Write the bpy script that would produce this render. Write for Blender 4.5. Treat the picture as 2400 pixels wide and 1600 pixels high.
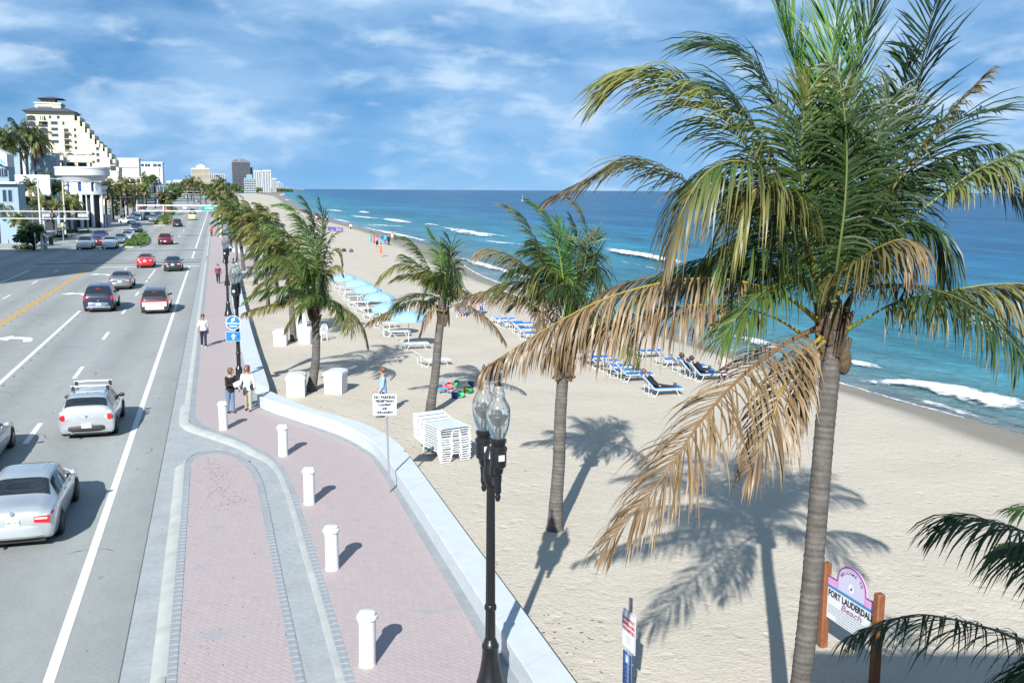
import bpy, bmesh, math, random
import numpy as np
from mathutils import Vector, Matrix, Quaternion
for o in list(bpy.data.objects): bpy.data.objects.remove(o, do_unlink=True)
SC = bpy.context.scene
COL = SC.collection
rnd = random.Random(7)
# ---------------------------------------------------------------- camera
CH, CF = 8.4, 2333.0                      # eye height (m), focal length in px of the 2400 px wide picture
PITCH, ROLL = math.atan((800 - 445.7) / CF), math.radians(0.34)
cam_data = bpy.data.cameras.new("camera"); cam = bpy.data.objects.new("camera", cam_data); COL.objects.link(cam)
CAMR = Matrix.Rotation(math.pi / 2 - PITCH, 3, 'X') @ Matrix.Rotation(ROLL, 3, 'Z')
cam.matrix_world = Matrix.Translation((0, 0, CH)) @ CAMR.to_4x4()
cam_data.sensor_fit = 'HORIZONTAL'; cam_data.sensor_width = 36.0; cam_data.lens = 36.0 * CF / 2400
cam_data.clip_start = 0.1; cam_data.clip_end = 150000
SC.camera = cam
# ---------------------------------------------------------------- sun, sky, exposure
SUN_AZ, SUN_EL = 10.5, 32.0               # azimuth the light travels towards (deg from +Y to +X), elevation
wd = bpy.data.worlds.new("World"); SC.world = wd; wd.use_nodes = True
nt = wd.node_tree; nt.nodes.clear()
def nn(t, **k):
    n = nt.nodes.new(t)
    for a, b in k.items(): setattr(n, a, b)
    return n
L_ = nt.links.new
tc = nn('ShaderNodeTexCoord')
sep = nn('ShaderNodeSeparateXYZ'); L_(tc.outputs['Generated'], sep.inputs[0])
def mth(op, a, b=None, c=None, clamp=False):
    m = nn('ShaderNodeMath', operation=op); m.use_clamp = clamp
    for i, v in enumerate((a, b, c)):
        if v is None: continue
        if isinstance(v, (int, float)): m.inputs[i].default_value = v
        else: L_(v, m.inputs[i])
    return m.outputs[0]
zc = mth('MAXIMUM', sep.outputs['Z'], 0.0)
zup = mth('ADD', mth('MULTIPLY', zc, 0.80), 0.20)       # sample the clear part of the sky, clean sea air
cmbs = nn('ShaderNodeCombineXYZ'); L_(sep.outputs['X'], cmbs.inputs[0]); L_(sep.outputs['Y'], cmbs.inputs[1]); L_(zup, cmbs.inputs[2])
nrm = nn('ShaderNodeVectorMath', operation='NORMALIZE'); L_(cmbs.outputs[0], nrm.inputs[0])
sky = nn('ShaderNodeTexSky'); sky.sky_type = 'NISHITA'; sky.sun_disc = False
sky.sun_elevation = math.radians(SUN_EL); sky.sun_rotation = math.radians(SUN_AZ + 180)
sky.altitude = 10; sky.air_density = 1.0; sky.dust_density = 0.4; sky.ozone_density = 2.0
L_(nrm.outputs[0], sky.inputs[0])
hue = nn('ShaderNodeHueSaturation'); hue.inputs['Saturation'].default_value = 1.34; hue.inputs['Value'].default_value = 1.22
L_(sky.outputs[0], hue.inputs['Color'])
# clouds: noise on a flat cloud deck seen in perspective
zst = mth('MULTIPLY', sep.outputs['Z'], 2.7)
cmb = nn('ShaderNodeCombineXYZ'); L_(sep.outputs['X'], cmb.inputs[0]); L_(sep.outputs['Y'], cmb.inputs[1]); L_(zst, cmb.inputs[2])
def noise(scale, detail, rough, off, sx=1.0, sy=1.0, dist=0.0):
    mp = nn('ShaderNodeMapping'); mp.inputs['Location'].default_value = off; mp.inputs['Scale'].default_value = (sx, sy, 1)
    L_(cmb.outputs[0], mp.inputs[0])
    t = nn('ShaderNodeTexNoise'); t.inputs['Scale'].default_value = scale; t.inputs['Detail'].default_value = detail
    t.inputs['Roughness'].default_value = rough; t.inputs['Distortion'].default_value = dist
    L_(mp.outputs[0], t.inputs['Vector']); return t.outputs['Fac']
def ramp(x, a, b, va=0.0, vb=1.0):
    m = nn('ShaderNodeMapRange', interpolation_type='SMOOTHSTEP'); L_(x, m.inputs[0])
    m.inputs[1].default_value = a; m.inputs[2].default_value = b; m.inputs[3].default_value = va; m.inputs[4].default_value = vb
    return m.outputs[0]
n1 = noise(7.0, 9, 0.53, (3.1, 1.7, 0.4), 1.0, 1.0, 0.2)
n2 = noise(15.0, 9, 0.50, (7.7, 4.2, 0.9), 1.0, 1.0, 0.3)
n3 = noise(2.6, 4, 0.5, (2.3, 9.4, 0), 1.0, 1.0)
cover = mth('MULTIPLY', ramp(mth('ADD', n1, mth('MULTIPLY', n3, 0.45)), 0.46, 0.90), 0.74)
puff = mth('MULTIPLY', ramp(mth('ADD', n2, mth('MULTIPLY', n1, 0.60)), 0.76, 1.04), 0.66)
fade = ramp(sep.outputs['Z'], 0.0, 0.05, 0.80, 1.0)
cover = mth('MULTIPLY', cover, fade); puff = mth('MULTIPLY', puff, fade)
def mixc(f, a, b):
    m = nn('ShaderNodeMixRGB'); L_(f, m.inputs[0])
    for i, v in ((1, a), (2, b)):
        if isinstance(v, tuple): m.inputs[i].default_value = v
        else: L_(v, m.inputs[i])
    return m.outputs[0]
CL1, CL2 = (4.2, 6.6, 9.7, 1), (7.0, 8.8, 10.8, 1)
c1 = mixc(cover, hue.outputs[0], CL1); c2 = mixc(puff, c1, CL2)
bg = nn('ShaderNodeBackground'); L_(c2, bg.inputs[0]); bg.inputs[1].default_value = 0.053
wo = nn('ShaderNodeOutputWorld'); L_(bg.outputs[0], wo.inputs[0])
sl = bpy.data.lights.new("sun", 'SUN'); sl.energy = 5.0; sl.angle = math.radians(0.53); sl.color = (1.0, 0.975, 0.93)
sun = bpy.data.objects.new("sun", sl); COL.objects.link(sun)
_a, _e = math.radians(SUN_AZ), math.radians(SUN_EL)
SUND = Vector((math.sin(_a) * math.cos(_e), math.cos(_a) * math.cos(_e), -math.sin(_e)))
sun.rotation_euler = SUND.to_track_quat('-Z', 'Y').to_euler(); sun.location = (-20, -60, 60)
vs = SC.view_settings
SC.display_settings.display_device = 'sRGB'
vs.view_transform = 'Standard'; vs.look = 'None'; vs.gamma = 1; vs.use_curve_mapping = False; vs.exposure = 0.92
SC.cycles.max_bounces = 8; SC.cycles.transparent_max_bounces = 12; SC.cycles.use_denoising = True
SC.cycles.caustics_reflective = False; SC.cycles.caustics_refractive = False
# ---------------------------------------------------------------- geometry helpers
UD, ND = Vector((-.2830, .9591, 0)), Vector((.9591, .2830, 0))     # along the road, across it to the sea
HEAD = math.atan2(.2830, .9591)                                   # turns local +Y into the road direction
def R(s, t, z=0.0): return UD * s + ND * t + Vector((0, 0, z))
def g(px, py, z=0.0):            # survey: the point at height z seen at picture position (px, py)
    d = CAMR @ Vector(((px - 1200) / CF, -(py - 800) / CF, -1)); k = (z - CH) / d.z
    return Vector((0, 0, CH)) + d * k
def at(px, py, Y):               # survey: the point at distance Y seen at (px, py)
    d = CAMR @ Vector(((px - 1200) / CF, -(py - 800) / CF, -1)); return Vector((0, 0, CH)) + d * (Y / d.y)
def st(p): return (p.x * UD.x + p.y * UD.y, p.x * ND.x + p.y * ND.y)
class MB:
    def __init__(s): s.v = []; s.f = []; s.mi = []; s.c = []; s.m = 0; s.col = (1, 1, 1)
    def add(s, vs, fs, M=None):
        b = len(s.v)
        for p in vs:
            p = Vector(p); s.v.append(M @ p if M else p); s.c.append(s.col)
        for f in fs: s.f.append([b + i for i in f]); s.mi.append(s.m)
        return s
    def box(s, x0, x1, y0, y1, z0, z1, M=None):
        v = [(x0, y0, z0), (x1, y0, z0), (x1, y1, z0), (x0, y1, z0), (x0, y0, z1), (x1, y0, z1), (x1, y1, z1), (x0, y1, z1)]
        return s.add(v, [(3, 2, 1, 0), (4, 5, 6, 7), (0, 1, 5, 4), (1, 2, 6, 5), (2, 3, 7, 6), (3, 0, 4, 7)], M)
    def bbox(s, x0, x1, y0, y1, z0, z1, b=0.02, M=None):       # box with chamfered upright edges and top
        def ring(i, z): return [(x0 + i, y0 + b, z), (x0 + b, y0 + i, z), (x1 - b, y0 + i, z), (x1 - i, y0 + b, z), (x1 - i, y1 - b, z), (x1 - b, y1 - i, z), (x0 + b, y1 - i, z), (x0 + i, y1 - b, z)]
        rs = [ring(0, z0), ring(0, z1 - b), ring(b * .8, z1)]
        return s.loft(rs, M=M)
    def loft(s, rings, close=True, caps=True, M=None):
        n = len(rings[0]); vs = [p for r in rings for p in r]; fs = []
        for k in range(len(rings) - 1):
            for i in range(n if close else n - 1):
                j = (i + 1) % n
                fs.append((k * n + i, k * n + j, (k + 1) * n + j, (k + 1) * n + i))
        if caps and close: fs.append(tuple(range(n - 1, -1, -1))); fs.append(tuple((len(rings) - 1) * n + i for i in range(n)))
        return s.add(vs, fs, M)
    def tube(s, pts, rad, n=8, M=None, caps=True):
        pts = [Vector(p) for p in pts]; rr = rad if isinstance(rad, (list, tuple)) else [rad] * len(pts)
        rings = []; prev = None
        for i, p in enumerate(pts):
            t = (pts[min(i + 1, len(pts) - 1)] - pts[max(i - 1, 0)]).normalized()
            if prev is None:
                a = Vector((0, 0, 1)) if abs(t.z) < .9 else Vector((1, 0, 0))
                x = t.cross(a).normalized()
            else: x = (prev - t * prev.dot(t)).normalized()
            prev = x; y = t.cross(x)
            rings.append([p + (x * math.cos(2 * math.pi * k / n) + y * math.sin(2 * math.pi * k / n)) * rr[i] for k in range(n)])
        return s.loft(rings, caps=caps, M=M)
    def lathe(s, prof, n=16, M=None, caps=True):
        rings = [[(max(r, 1e-4) * math.cos(2 * math.pi * k / n), max(r, 1e-4) * math.sin(2 * math.pi * k / n), z) for k in range(n)] for r, z in prof]
        return s.loft(rings, caps=caps, M=M)
    def prism(s, poly, z0, z1, M=None):
        n = len(poly); v = [(p[0], p[1], z0) for p in poly] + [(p[0], p[1], z1) for p in poly]
        f = [tuple(range(n - 1, -1, -1)), tuple(range(n, 2 * n))] + [(i, (i + 1) % n, n + (i + 1) % n, n + i) for i in range(n)]
        return s.add(v, f, M)
    def quad(s, a, b, c, d, M=None): return s.add([a, b, c, d], [(0, 1, 2, 3)], M)
    def ball(s, c, rx, ry=None, rz=None, n=12, m=8, M=None):
        ry = ry or rx; rz = rz or rx
        prof = [(math.sin(math.pi * k / m), -math.cos(math.pi * k / m)) for k in range(m + 1)]
        T = Matrix.Translation(Vector(c)) @ Matrix.Diagonal((rx, ry, rz, 1))
        return s.lathe(prof, n, M=(M @ T) if M else T)
    def build(s, name, mats, parent=None, smooth=True, colors=False, auto=0.6):
        me = bpy.data.meshes.new(name); me.from_pydata([tuple(p) for p in s.v], [], s.f)
        if not isinstance(mats, (list, tuple)): mats = [mats]
        for m in mats: me.materials.append(m)
        if len(mats) > 1: me.polygons.foreach_set('material_index', s.mi)
        if colors:
            ca = me.color_attributes.new('Col', 'FLOAT_COLOR', 'POINT')
            ca.data.foreach_set('color', [x for c in s.c for x in (c[0], c[1], c[2], 1.0)])
        me.validate(); 
        if smooth: 
            me.polygons.foreach_set('use_smooth', [True] * len(me.polygons))
            if auto: me.set_sharp_from_angle(angle=auto)
        me.update()
        o = bpy.data.objects.new(name, me); COL.objects.link(o)
        if parent: o.parent = parent
        return o
def empty(name, loc=(0, 0, 0), rz=0.0):
    o = bpy.data.objects.new(name, None); COL.objects.link(o); o.location = loc; o.rotation_euler = (0, 0, rz); o.empty_display_size = .2
    return o
def tag(o, label, cat, group=None, kind=None):
    if label: o['label'] = label
    if cat: o['category'] = cat
    if group: o['group'] = group
    if kind: o['kind'] = kind
    return o
def struct(o): o['kind'] = 'structure'; return o
def stuff(o): o['kind'] = 'stuff'; return o
def dup(root, loc=None, rz=None, label=None, group=None, scale=None):
    r = root.copy(); COL.objects.link(r)
    if loc is not None: r.location = loc
    if rz is not None: r.rotation_euler = (0, 0, rz)
    if scale is not None: r.scale = (scale,) * 3 if isinstance(scale, (int, float)) else scale
    if label: r['label'] = label
    if group: r['group'] = group
    for ch in list(root.children):
        c = ch.copy(); COL.objects.link(c); c.parent = r
        for gch in list(ch.children):
            d = gch.copy(); COL.objects.link(d); d.parent = c
    return r
def text_obj(txt, size, mat, parent, M, name='lettering', sx=1.0, align='CENTER', bold=0.0, spacing=1.0, depth=0.001, fit=None):
    cu = bpy.data.curves.new(name, 'FONT'); cu.body = txt; cu.size = size; cu.align_x = align; cu.align_y = 'CENTER'
    cu.extrude = depth; cu.offset = bold; cu.space_character = spacing; cu.resolution_u = 3
    t = bpy.data.objects.new(name, cu); COL.objects.link(t)
    bpy.context.view_layer.update()
    me = bpy.data.meshes.new_from_object(t.evaluated_get(bpy.context.evaluated_depsgraph_get()))
    bpy.data.objects.remove(t); bpy.data.curves.remove(cu)
    if fit: xs_ = [v.co.x for v in me.vertices]; sx = fit / (max(xs_) - min(xs_))
    me.name = name; me.transform(M @ Matrix.Diagonal((sx, 1, 1, 1)))
    me.materials.clear(); me.materials.append(mat)
    o = bpy.data.objects.new(name, me); COL.objects.link(o)
    if parent: o.parent = parent
    return o
# ---------------------------------------------------------------- materials
def pmat(name, col, rough=.6, var=.0, vscale=4.0, bump=0.0, bscale=30.0, metal=0.0, spec=.5, coat=0.0, attr=False, transl=0.0,
         var2=None, v2scale=.5, trans=0.0, alpha=1.0, detail=6, ior=1.45):
    if max(col) > .2 and metal < .3: col = tuple(c * .82 for c in col)
    m = bpy.data.materials.new(name); m.use_nodes = True; t = m.node_tree; b = t.nodes['Principled BSDF']; lk = t.links.new
    c4 = (*col, 1)
    b.inputs['Roughness'].default_value = rough; b.inputs['Metallic'].default_value = metal
    b.inputs['Specular IOR Level'].default_value = spec; b.inputs['Coat Weight'].default_value = coat; b.inputs['Coat Roughness'].default_value = .06
    b.inputs['IOR'].default_value = ior
    b.inputs['Transmission Weight'].default_value = trans; b.inputs['Alpha'].default_value = alpha
    b.inputs['Base Color'].default_value = c4
    tcn = t.nodes.new('ShaderNodeTexCoord')
    src = None
    if attr:
        a = t.nodes.new('ShaderNodeVertexColor'); a.layer_name = 'Col'; src = a.outputs[0]
    def nz(scale, det=6, ro=.6):
        n = t.nodes.new('ShaderNodeTexNoise'); n.inputs['Scale'].default_value = scale; n.inputs['Detail'].default_value = det; n.inputs['Roughness'].default_value = ro
        lk(tcn.outputs['Object'], n.inputs['Vector']); return n.outputs['Fac']
    def scl(src, fac, amt):
        mr = t.nodes.new('ShaderNodeMapRange'); lk(fac, mr.inputs[0]); mr.inputs[1].default_value = .3; mr.inputs[2].default_value = .7
        mr.inputs[3].default_value = 1 - amt; mr.inputs[4].default_value = 1 + amt
        v = t.nodes.new('ShaderNodeVectorMath'); v.operation = 'SCALE'
        if src is None: v.inputs[0].default_value = col
        else: lk(src, v.inputs[0])
        lk(mr.outputs[0], v.inputs['Scale']); return v.outputs[0]
    if var: src = scl(src, nz(vscale, detail), var)
    if var2: src = scl(src, nz(v2scale, 4), var2)
    if src is not None: lk(src, b.inputs['Base Color'])
    if bump:
        bn = t.nodes.new('ShaderNodeBump'); bn.inputs['Strength'].default_value = 1.0; bn.inputs['Distance'].default_value = bump
        lk(nz(bscale, 6, .65), bn.inputs['Height']); lk(bn.outputs[0], b.inputs['Normal'])
    if transl:
        tr = t.nodes.new('ShaderNodeBsdfTranslucent')
        if src is not None: lk(src, tr.inputs[0])
        else: tr.inputs[0].default_value = c4
        mx = t.nodes.new('ShaderNodeMixShader'); mx.inputs[0].default_value = transl
        out = t.nodes['Material Output']; lk(b.outputs[0], mx.inputs[1]); lk(tr.outputs[0], mx.inputs[2]); lk(mx.outputs[0], out.inputs[0])
    return m
M_ = {}
def mat(k, *a, **kw):
    if k not in M_: M_[k] = pmat(k, *a, **kw)
    return M_[k]
WHITE = mat('white_paint', (.66, .68, .68), .45, var=.03, vscale=3)
BLACKM = mat('black_metal', (.012, .013, .015), .28, spec=.6)
GALV = mat('galvanised_steel', (.42, .44, .45), .38, metal=.7, var=.1, vscale=20)
BLACKRUB = mat('tyre_rubber', (.015, .015, .016), .75)
GLASSD = mat('dark_car_glass', (.012, .016, .02), .04, spec=.9)
REDL = mat('red_lamp_lens', (.55, .012, .02), .15, spec=.7)
CHROME = mat('chrome', (.75, .76, .78), .12, metal=1.0)
BLACKP = mat('black_plastic', (.02, .02, .022), .5)
def fan_dir(a, b): return (b - a).normalized()
def frame_mat(origin, xdir, zdir=Vector((0, 0, 1))):
    """matrix whose local X runs along xdir, local Z up, local Y = Z x X"""
    x = Vector(xdir).normalized(); z = Vector(zdir); y = z.cross(x).normalized(); z = x.cross(y)
    m = Matrix((x, y, z)).transposed().to_4x4(); m.translation = origin; return m
def resample(pts, n):
    pts = [Vector(p) for p in pts]; d = [0]
    for a, b in zip(pts, pts[1:]): d.append(d[-1] + (b - a).length)
    out = []
    for k in range(n):
        x = d[-1] * k / (n - 1); i = 0
        while i < len(pts) - 2 and d[i + 1] < x: i += 1
        f = (x - d[i]) / max(1e-9, d[i + 1] - d[i])
        p0 = pts[max(i - 1, 0)]; p1 = pts[i]; p2 = pts[i + 1]; p3 = pts[min(i + 2, len(pts) - 1)]
        out.append(0.5 * ((2 * p1) + (p2 - p0) * f + (2 * p0 - 5 * p1 + 4 * p2 - p3) * f * f + (3 * p1 - p0 - 3 * p2 + p3) * f ** 3))
    return out
# ================================================================ SETTING
def local_obj(mb, name, m, parent=None, smooth=False, colors=False):
    """meshes laid out as (t, s, z): turned so that local Y runs along the road"""
    o = mb.build(name, m, parent, smooth=smooth, colors=colors)
    o.rotation_euler = (0, 0, HEAD); return o
def ipl(tab, s):
    a = np.array(tab); return float(np.interp(s, a[:, 0], a[:, 1]))
land_m = pmat('scrub_land', (.10, .11, .06), .9, var=.3, vscale=.02, var2=.2, v2scale=.2)
mb = MB(); mb.quad((-60000, -200, -.03), (2, -200, -.03), (2, 60000, -.03), (-60000, 60000, -.03))
o = local_obj(mb, 'land', land_m); struct(o)
# ---- road
def road_material():
    m = pmat('worn_concrete_road', (.275, .285, .285), .82); t = m.node_tree; b = t.nodes['Principled BSDF']; lk = t.links.new
    tcn = t.nodes['Texture Coordinate'] if 'Texture Coordinate' in t.nodes else t.nodes.new('ShaderNodeTexCoord')
    def nz(scale, sc, det=6, ro=.6):
        mp = t.nodes.new('ShaderNodeMapping'); mp.inputs['Scale'].default_value = sc; lk(tcn.outputs['Object'], mp.inputs[0])
        n = t.nodes.new('ShaderNodeTexNoise'); n.inputs['Scale'].default_value = scale; n.inputs['Detail'].default_value = det; n.inputs['Roughness'].default_value = ro
        lk(mp.outputs[0], n.inputs['Vector']); return n.outputs['Fac']
    def mr(x, a, b_, c, d):
        q = t.nodes.new('ShaderNodeMapRange'); lk(x, q.inputs[0])
        for i, v in enumerate((a, b_, c, d)): q.inputs[i + 1].default_value = v
        return q.outputs[0]
    def mul(a, b_):
        q = t.nodes.new('ShaderNodeMath'); q.operation = 'MULTIPLY'; lk(a, q.inputs[0])
        if isinstance(b_, float): q.inputs[1].default_value = b_
        else: lk(b_, q.inputs[1])
        return q.outputs[0]
    # wheel tracks and the oil line in the middle of each lane
    sp = t.nodes.new('ShaderNodeSeparateXYZ'); lk(tcn.outputs['Object'], sp.inputs[0])
    a = t.nodes.new('ShaderNodeMath'); a.operation = 'ADD'; lk(sp.outputs[0], a.inputs[0]); a.inputs[1].default_value = 3.07 + 33
    md = t.nodes.new('ShaderNodeMath'); md.operation = 'PINGPONG'; lk(a.outputs[0], md.inputs[0]); md.inputs[1].default_value = 1.64
    track = mr(md.outputs[0], .35, 1.6, 1.06, .88)
    big = mr(nz(.35, (1, .22, 1), 5), .3, .7, .90, 1.09); fine = mr(nz(14, (1, 1, 1), 5, .7), .3, .7, .88, 1.12); mid = mr(nz(2.2, (1, .5, 1), 6, .7), .3, .7, .93, 1.06)
    spots = mr(nz(3.1, (1, .6, 1), 3, .5), .70, .76, 1.0, .72)
    f = mul(mul(mul(mul(track, big), fine), mid), spots)
    v = t.nodes.new('ShaderNodeVectorMath'); v.operation = 'SCALE'; v.inputs[0].default_value = (.245, .258, .250); lk(f, v.inputs['Scale'])
    lk(v.outputs[0], b.inputs['Base Color'])
    bn = t.nodes.new('ShaderNodeBump'); bn.inputs['Distance'].default_value = .004; lk(nz(60, (1, 1, 1)), bn.inputs['Height']); lk(bn.outputs[0], b.inputs['Normal'])
    return m
ROADM = road_material()
mb = MB()
xs = [-60, -1.9]; mb.quad((-19.6, -60, 0), (-1.92, -60, 0), (-1.92, 3000, 0), (-19.6, 3000, 0))
o = local_obj(mb, 'road', ROADM); struct(o)
mb = MB(); mb.quad((-90, 117, -.002), (-19.6, 117, -.002), (-19.6, 150, -.002), (-90, 150, -.002)); mb.quad((-24.6, 150.002, -.002), (-19.602, 150.002, -.002), (-19.602, 3000, -.002), (-24.6, 3000, -.002))
mb.quad((-22.6, -60, -.002), (-19.602, -60, -.002), (-19.602, 116.998, -.002), (-22.6, 116.998, -.002))
o = local_obj(mb, 'side_street', ROADM); struct(o)
LINEW = pmat('road_paint_white', (.72, .74, .74), .7, var=.10, vscale=6, var2=.08, v2scale=40)
LINEY = pmat('road_paint_yellow', (.62, .33, .035), .7, var=.12, vscale=6)
def line(t0, s0, s1, w, m, name='lane_line', z=.005, dt=0.0):
    mb = MB(); mb.quad((t0 - w / 2, s0, z), (t0 + w / 2, s0, z), (t0 + dt + w / 2, s1, z), (t0 + dt - w / 2, s1, z)); return struct(local_obj(mb, name, m))
line(-3.07, -40, 113.6, .19, LINEW); line(-3.07, 127, 142, .19, LINEW); line(-3.05, 148, 900, .2, LINEW)
line(-9.30, 20, 74, .19, LINEW)
for dt in (-.14, .14): line(-13.1 + dt, 20, 113.5, .15, LINEY, 'centre_line')
for dt in (-.14, .14): line(-10.1 + dt * 2, 196, 270, .16, LINEY, 'centre_line', dt=-1.2)
for k in range(-4, 6): line(-6.37, 35.3 + 12.0 * k, 38.4 + 12.0 * k, .18, LINEW, 'lane_dash')
for a in (92.5, 103.5): line(-9.35, a, a + 9, .15, LINEW, 'lane_dash')
line(-6.37, 97.5, 110, .15, LINEW, 'lane_dash')
for k in range(-2, 8):
    if 30 < 83 + 12 * k < 112 or k > 5: line(-15.85, 83.2 + 12.6 * k, 86.2 + 12.6 * k, .16, LINEW, 'lane_dash')
line(-18.65, 20, 112, .17, LINEW)
for k in range(12): line(-6.5, 160 + 24 * k, 166 + 24 * k, .2, LINEW, 'lane_dash')
def band(s0, s1, t0, t1, m, name, z=.004):
    mb = MB(); mb.quad((t0, s0, z), (t1, s0, z), (t1, s1, z), (t0, s1, z)); return struct(local_obj(mb, name, m))
band(113.9, 114.6, -13.0, -1.9, LINEW, 'stop_line', .005)
PAVG = pmat('grey_paver_band', (.20, .205, .21), .85, var=.15, vscale=3)
JOINT = pmat('dark_joint', (.09, .095, .10), .9)
for s0, s1, tl in ((118.6, 122.2, -19.5), (142.2, 145.6, -19.5)):
    band(s0, s1, tl, -1.92, PAVG, 'crosswalk_band'); band(s0 - .45, s0 - .15, tl, -1.92, LINEW, 'crosswalk_line', .005); band(s1 + .15, s1 + .45, tl, -1.92, LINEW, 'crosswalk_line', .005)
band(123.7, 124.4, -16, -1.92, JOINT, 'road_joint'); band(157.2, 157.6, -9.9, -1.5, JOINT, 'road_joint')
band(176, 177.2, -9.9, -1.92, PAVG, 'crosswalk_band'); band(226, 229, -9.9, -1.92, PAVG, 'crosswalk_band'); band(223.5, 224.2, -9.9, -1.92, LINEW, 'crosswalk_line'); 
# seam between road slab and gutter
mb = MB(); mb.quad((-1.925, -60, .006), (-1.905, -60, .006), (-1.905, 117, .006), (-1.925, 117, .006)); struct(local_obj(mb, 'road_joint', JOINT))
# turn arrows (left-pointing hook)
def arrow(s, t, k=1.0):
    P = [(1.05, -.95), (1.05, -.30), (.78, .25), (.10, .52), (-.30, .55), (-.30, 1.0), (-1.15, .15), (-.30, -.45), (-.30, -.02), (.10, -.05), (.50, -.25), (.66, -.95)]
    mb = MB(); mb.add([(t + x * k * .95, s + y * k * 1.45, .005) for x, y in P], [tuple(range(len(P)))]); struct(local_obj(mb, 'turn_arrow', LINEW))
arrow(60.8, -11.1, 1.0); arrow(85.8, -11.1, 1.0); arrow(104.6, -11.1, 1.0)
# ---- right-hand apron, kerbs, pavements
CONC = pmat('light_concrete', (.345, .37, .375), .8, var=.10, vscale=1.2, var2=.10, v2scale=9, bump=.003, bscale=50)
KERB = pmat('kerb_concrete', (.40, .42, .405), .8, var=.12, vscale=2.0, bump=.003, bscale=40)
mb = MB(); mb.quad((-1.92, -60, .002), (4.9, -60, .002), (4.9, 26, .002), (-1.92, 26, .002)); mb.quad((-1.92, 26.001, .002), (1.4, 26.001, .002), (1.4, 38, .002), (-1.92, 38, .002)); mb.quad((-1.92, 38.001, .002), (1.4, 38.001, .002), (1.4, 3000, .002), (-1.92, 3000, .002))
o = local_obj(mb, 'driveway', CONC); struct(o)
def ramp_slab():
    L = [(-60, 2.0), (16.2, 1.17), (20.7, 1.09), (25.1, 1.05), (28.6, .98), (29.9, .84), (30.9, .66), (31.7, .42), (32.35, .05), (32.9, -.5), (33.4, -1.0)]; Rr = [(-60, 2.3), (16, 1.86), (22.9, 1.75), (28.1, 1.63), (30.0, 1.5), (31.0, 1.32), (31.9, 1.0), (32.8, .72), (33.6, .36), (34.6, -.18), (35.4, -.7)]
    A_ = resample([(a, b, 0) for a, b in L[1:]], 60); B_ = resample([(a, b, 0) for a, b in Rr[1:]], 60); A_ = [Vector((-60, 2.0, 0))] + A_; B_ = [Vector((-60, 2.3, 0))] + B_
    mb = MB(); rows = []
    for p, q in zip(A_, B_):
        z = .088 * max(0, min(1, (33.6 - (p.x + q.x) / 2) / 4.5)) + .003; rows.append([(p.y, p.x, z), ((p.y + q.y) / 2, (p.x + q.x) / 2, z), (q.y, q.x, z)])
    mb.loft(rows, close=False, caps=False); struct(local_obj(mb, 'driveway', CONC, smooth=True))
ramp_slab()
def paver_material():
    m = pmat('pink_stamped_concrete', (.34, .285, .28), .8); t = m.node_tree; b = t.nodes['Principled BSDF']; lk = t.links.new
    tcn = t.nodes['Texture Coordinate']
    mp = t.nodes.new('ShaderNodeMapping'); mp.inputs['Rotation'].default_value = (0, 0, math.radians(52)); lk(tcn.outputs['Object'], mp.inputs[0])
    br = t.nodes.new('ShaderNodeTexBrick'); br.inputs['Scale'].default_value = 4.6; br.inputs['Mortar Size'].default_value = .018; br.inputs['Mortar Smooth'].default_value = .4
    br.inputs['Brick Width'].default_value = 1.0; br.inputs['Row Height'].default_value = .5
    br.inputs['Color1'].default_value = (.365, .302, .298, 1); br.inputs['Color2'].default_value = (.335, .285, .288, 1); br.inputs['Mortar'].default_value = (.285, .25, .252, 1)
    lk(mp.outputs[0], br.inputs['Vector'])
    def nz(scale, sc=(1, 1, 1), det=5, ro=.6):
        q = t.nodes.new('ShaderNodeMapping'); q.inputs['Scale'].default_value = sc; lk(tcn.outputs['Object'], q.inputs[0])
        n = t.nodes.new('ShaderNodeTexNoise'); n.inputs['Scale'].default_value = scale; n.inputs['Detail'].default_value = det; n.inputs['Roughness'].default_value = ro; lk(q.outputs[0], n.inputs['Vector']); return n.outputs['Fac']
    def mr(x, a, b_, c, d):
        q = t.nodes.new('ShaderNodeMapRange'); lk(x, q.inputs[0])
        for i, v in enumerate((a, b_, c, d)): q.inputs[i + 1].default_value = v
        return q.outputs[0]
    def mix(f, a, c):
        q = t.nodes.new('ShaderNodeMixRGB'); lk(f, q.inputs[0]); lk(a, q.inputs[1]); q.inputs[2].default_value = c; return q.outputs[0]
    c = br.outputs['Color']
    c = mix(mr(nz(.5), .45, .75, 0, .35), c, (.33, .31, .31, 1))
    c = mix(mr(nz(1.7, (1, 1, 1), 2, .4), .66, .74, 0, .55), c, (.24, .275, .295, 1))       # grey-blue worn patches
    c = mix(mr(nz(9, (1, 1, 1), 3, .5), .70, .78, 0, .5), c, (.20, .16, .15, 1))
    f = mr(nz(30, (1, 1, 1), 5, .7), .3, .7, .88, 1.12)
    v = t.nodes.new('ShaderNodeVectorMath'); v.operation = 'SCALE'; lk(c, v.inputs[0]); lk(f, v.inputs['Scale']); lk(v.outputs[0], b.inputs['Base Color'])
    bn = t.nodes.new('ShaderNodeBump'); bn.inputs['Distance'].default_value = .004; bn.invert = True; lk(br.outputs['Fac'], bn.inputs['Height']); lk(bn.outputs[0], b.inputs['Normal'])
    return m
PINK = paver_material()
BORD = pmat('grey_border_concrete', (.285, .31, .33), .85, var=.12, vscale=3, bump=.002, bscale=60)
def poly(pts, z0, z1, name, m, parent=None):
    """prism over a plan outline given as (s, t)"""
    mb = MB(); q = [(t, s) for s, t in pts]
    a = sum(q[i][0] * q[(i + 1) % len(q)][1] - q[(i + 1) % len(q)][0] * q[i][1] for i in range(len(q)))
    if a < 0: q = q[::-1]
    mb.prism(q, z0, z1); return local_obj(mb, name, m, parent)
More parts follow.
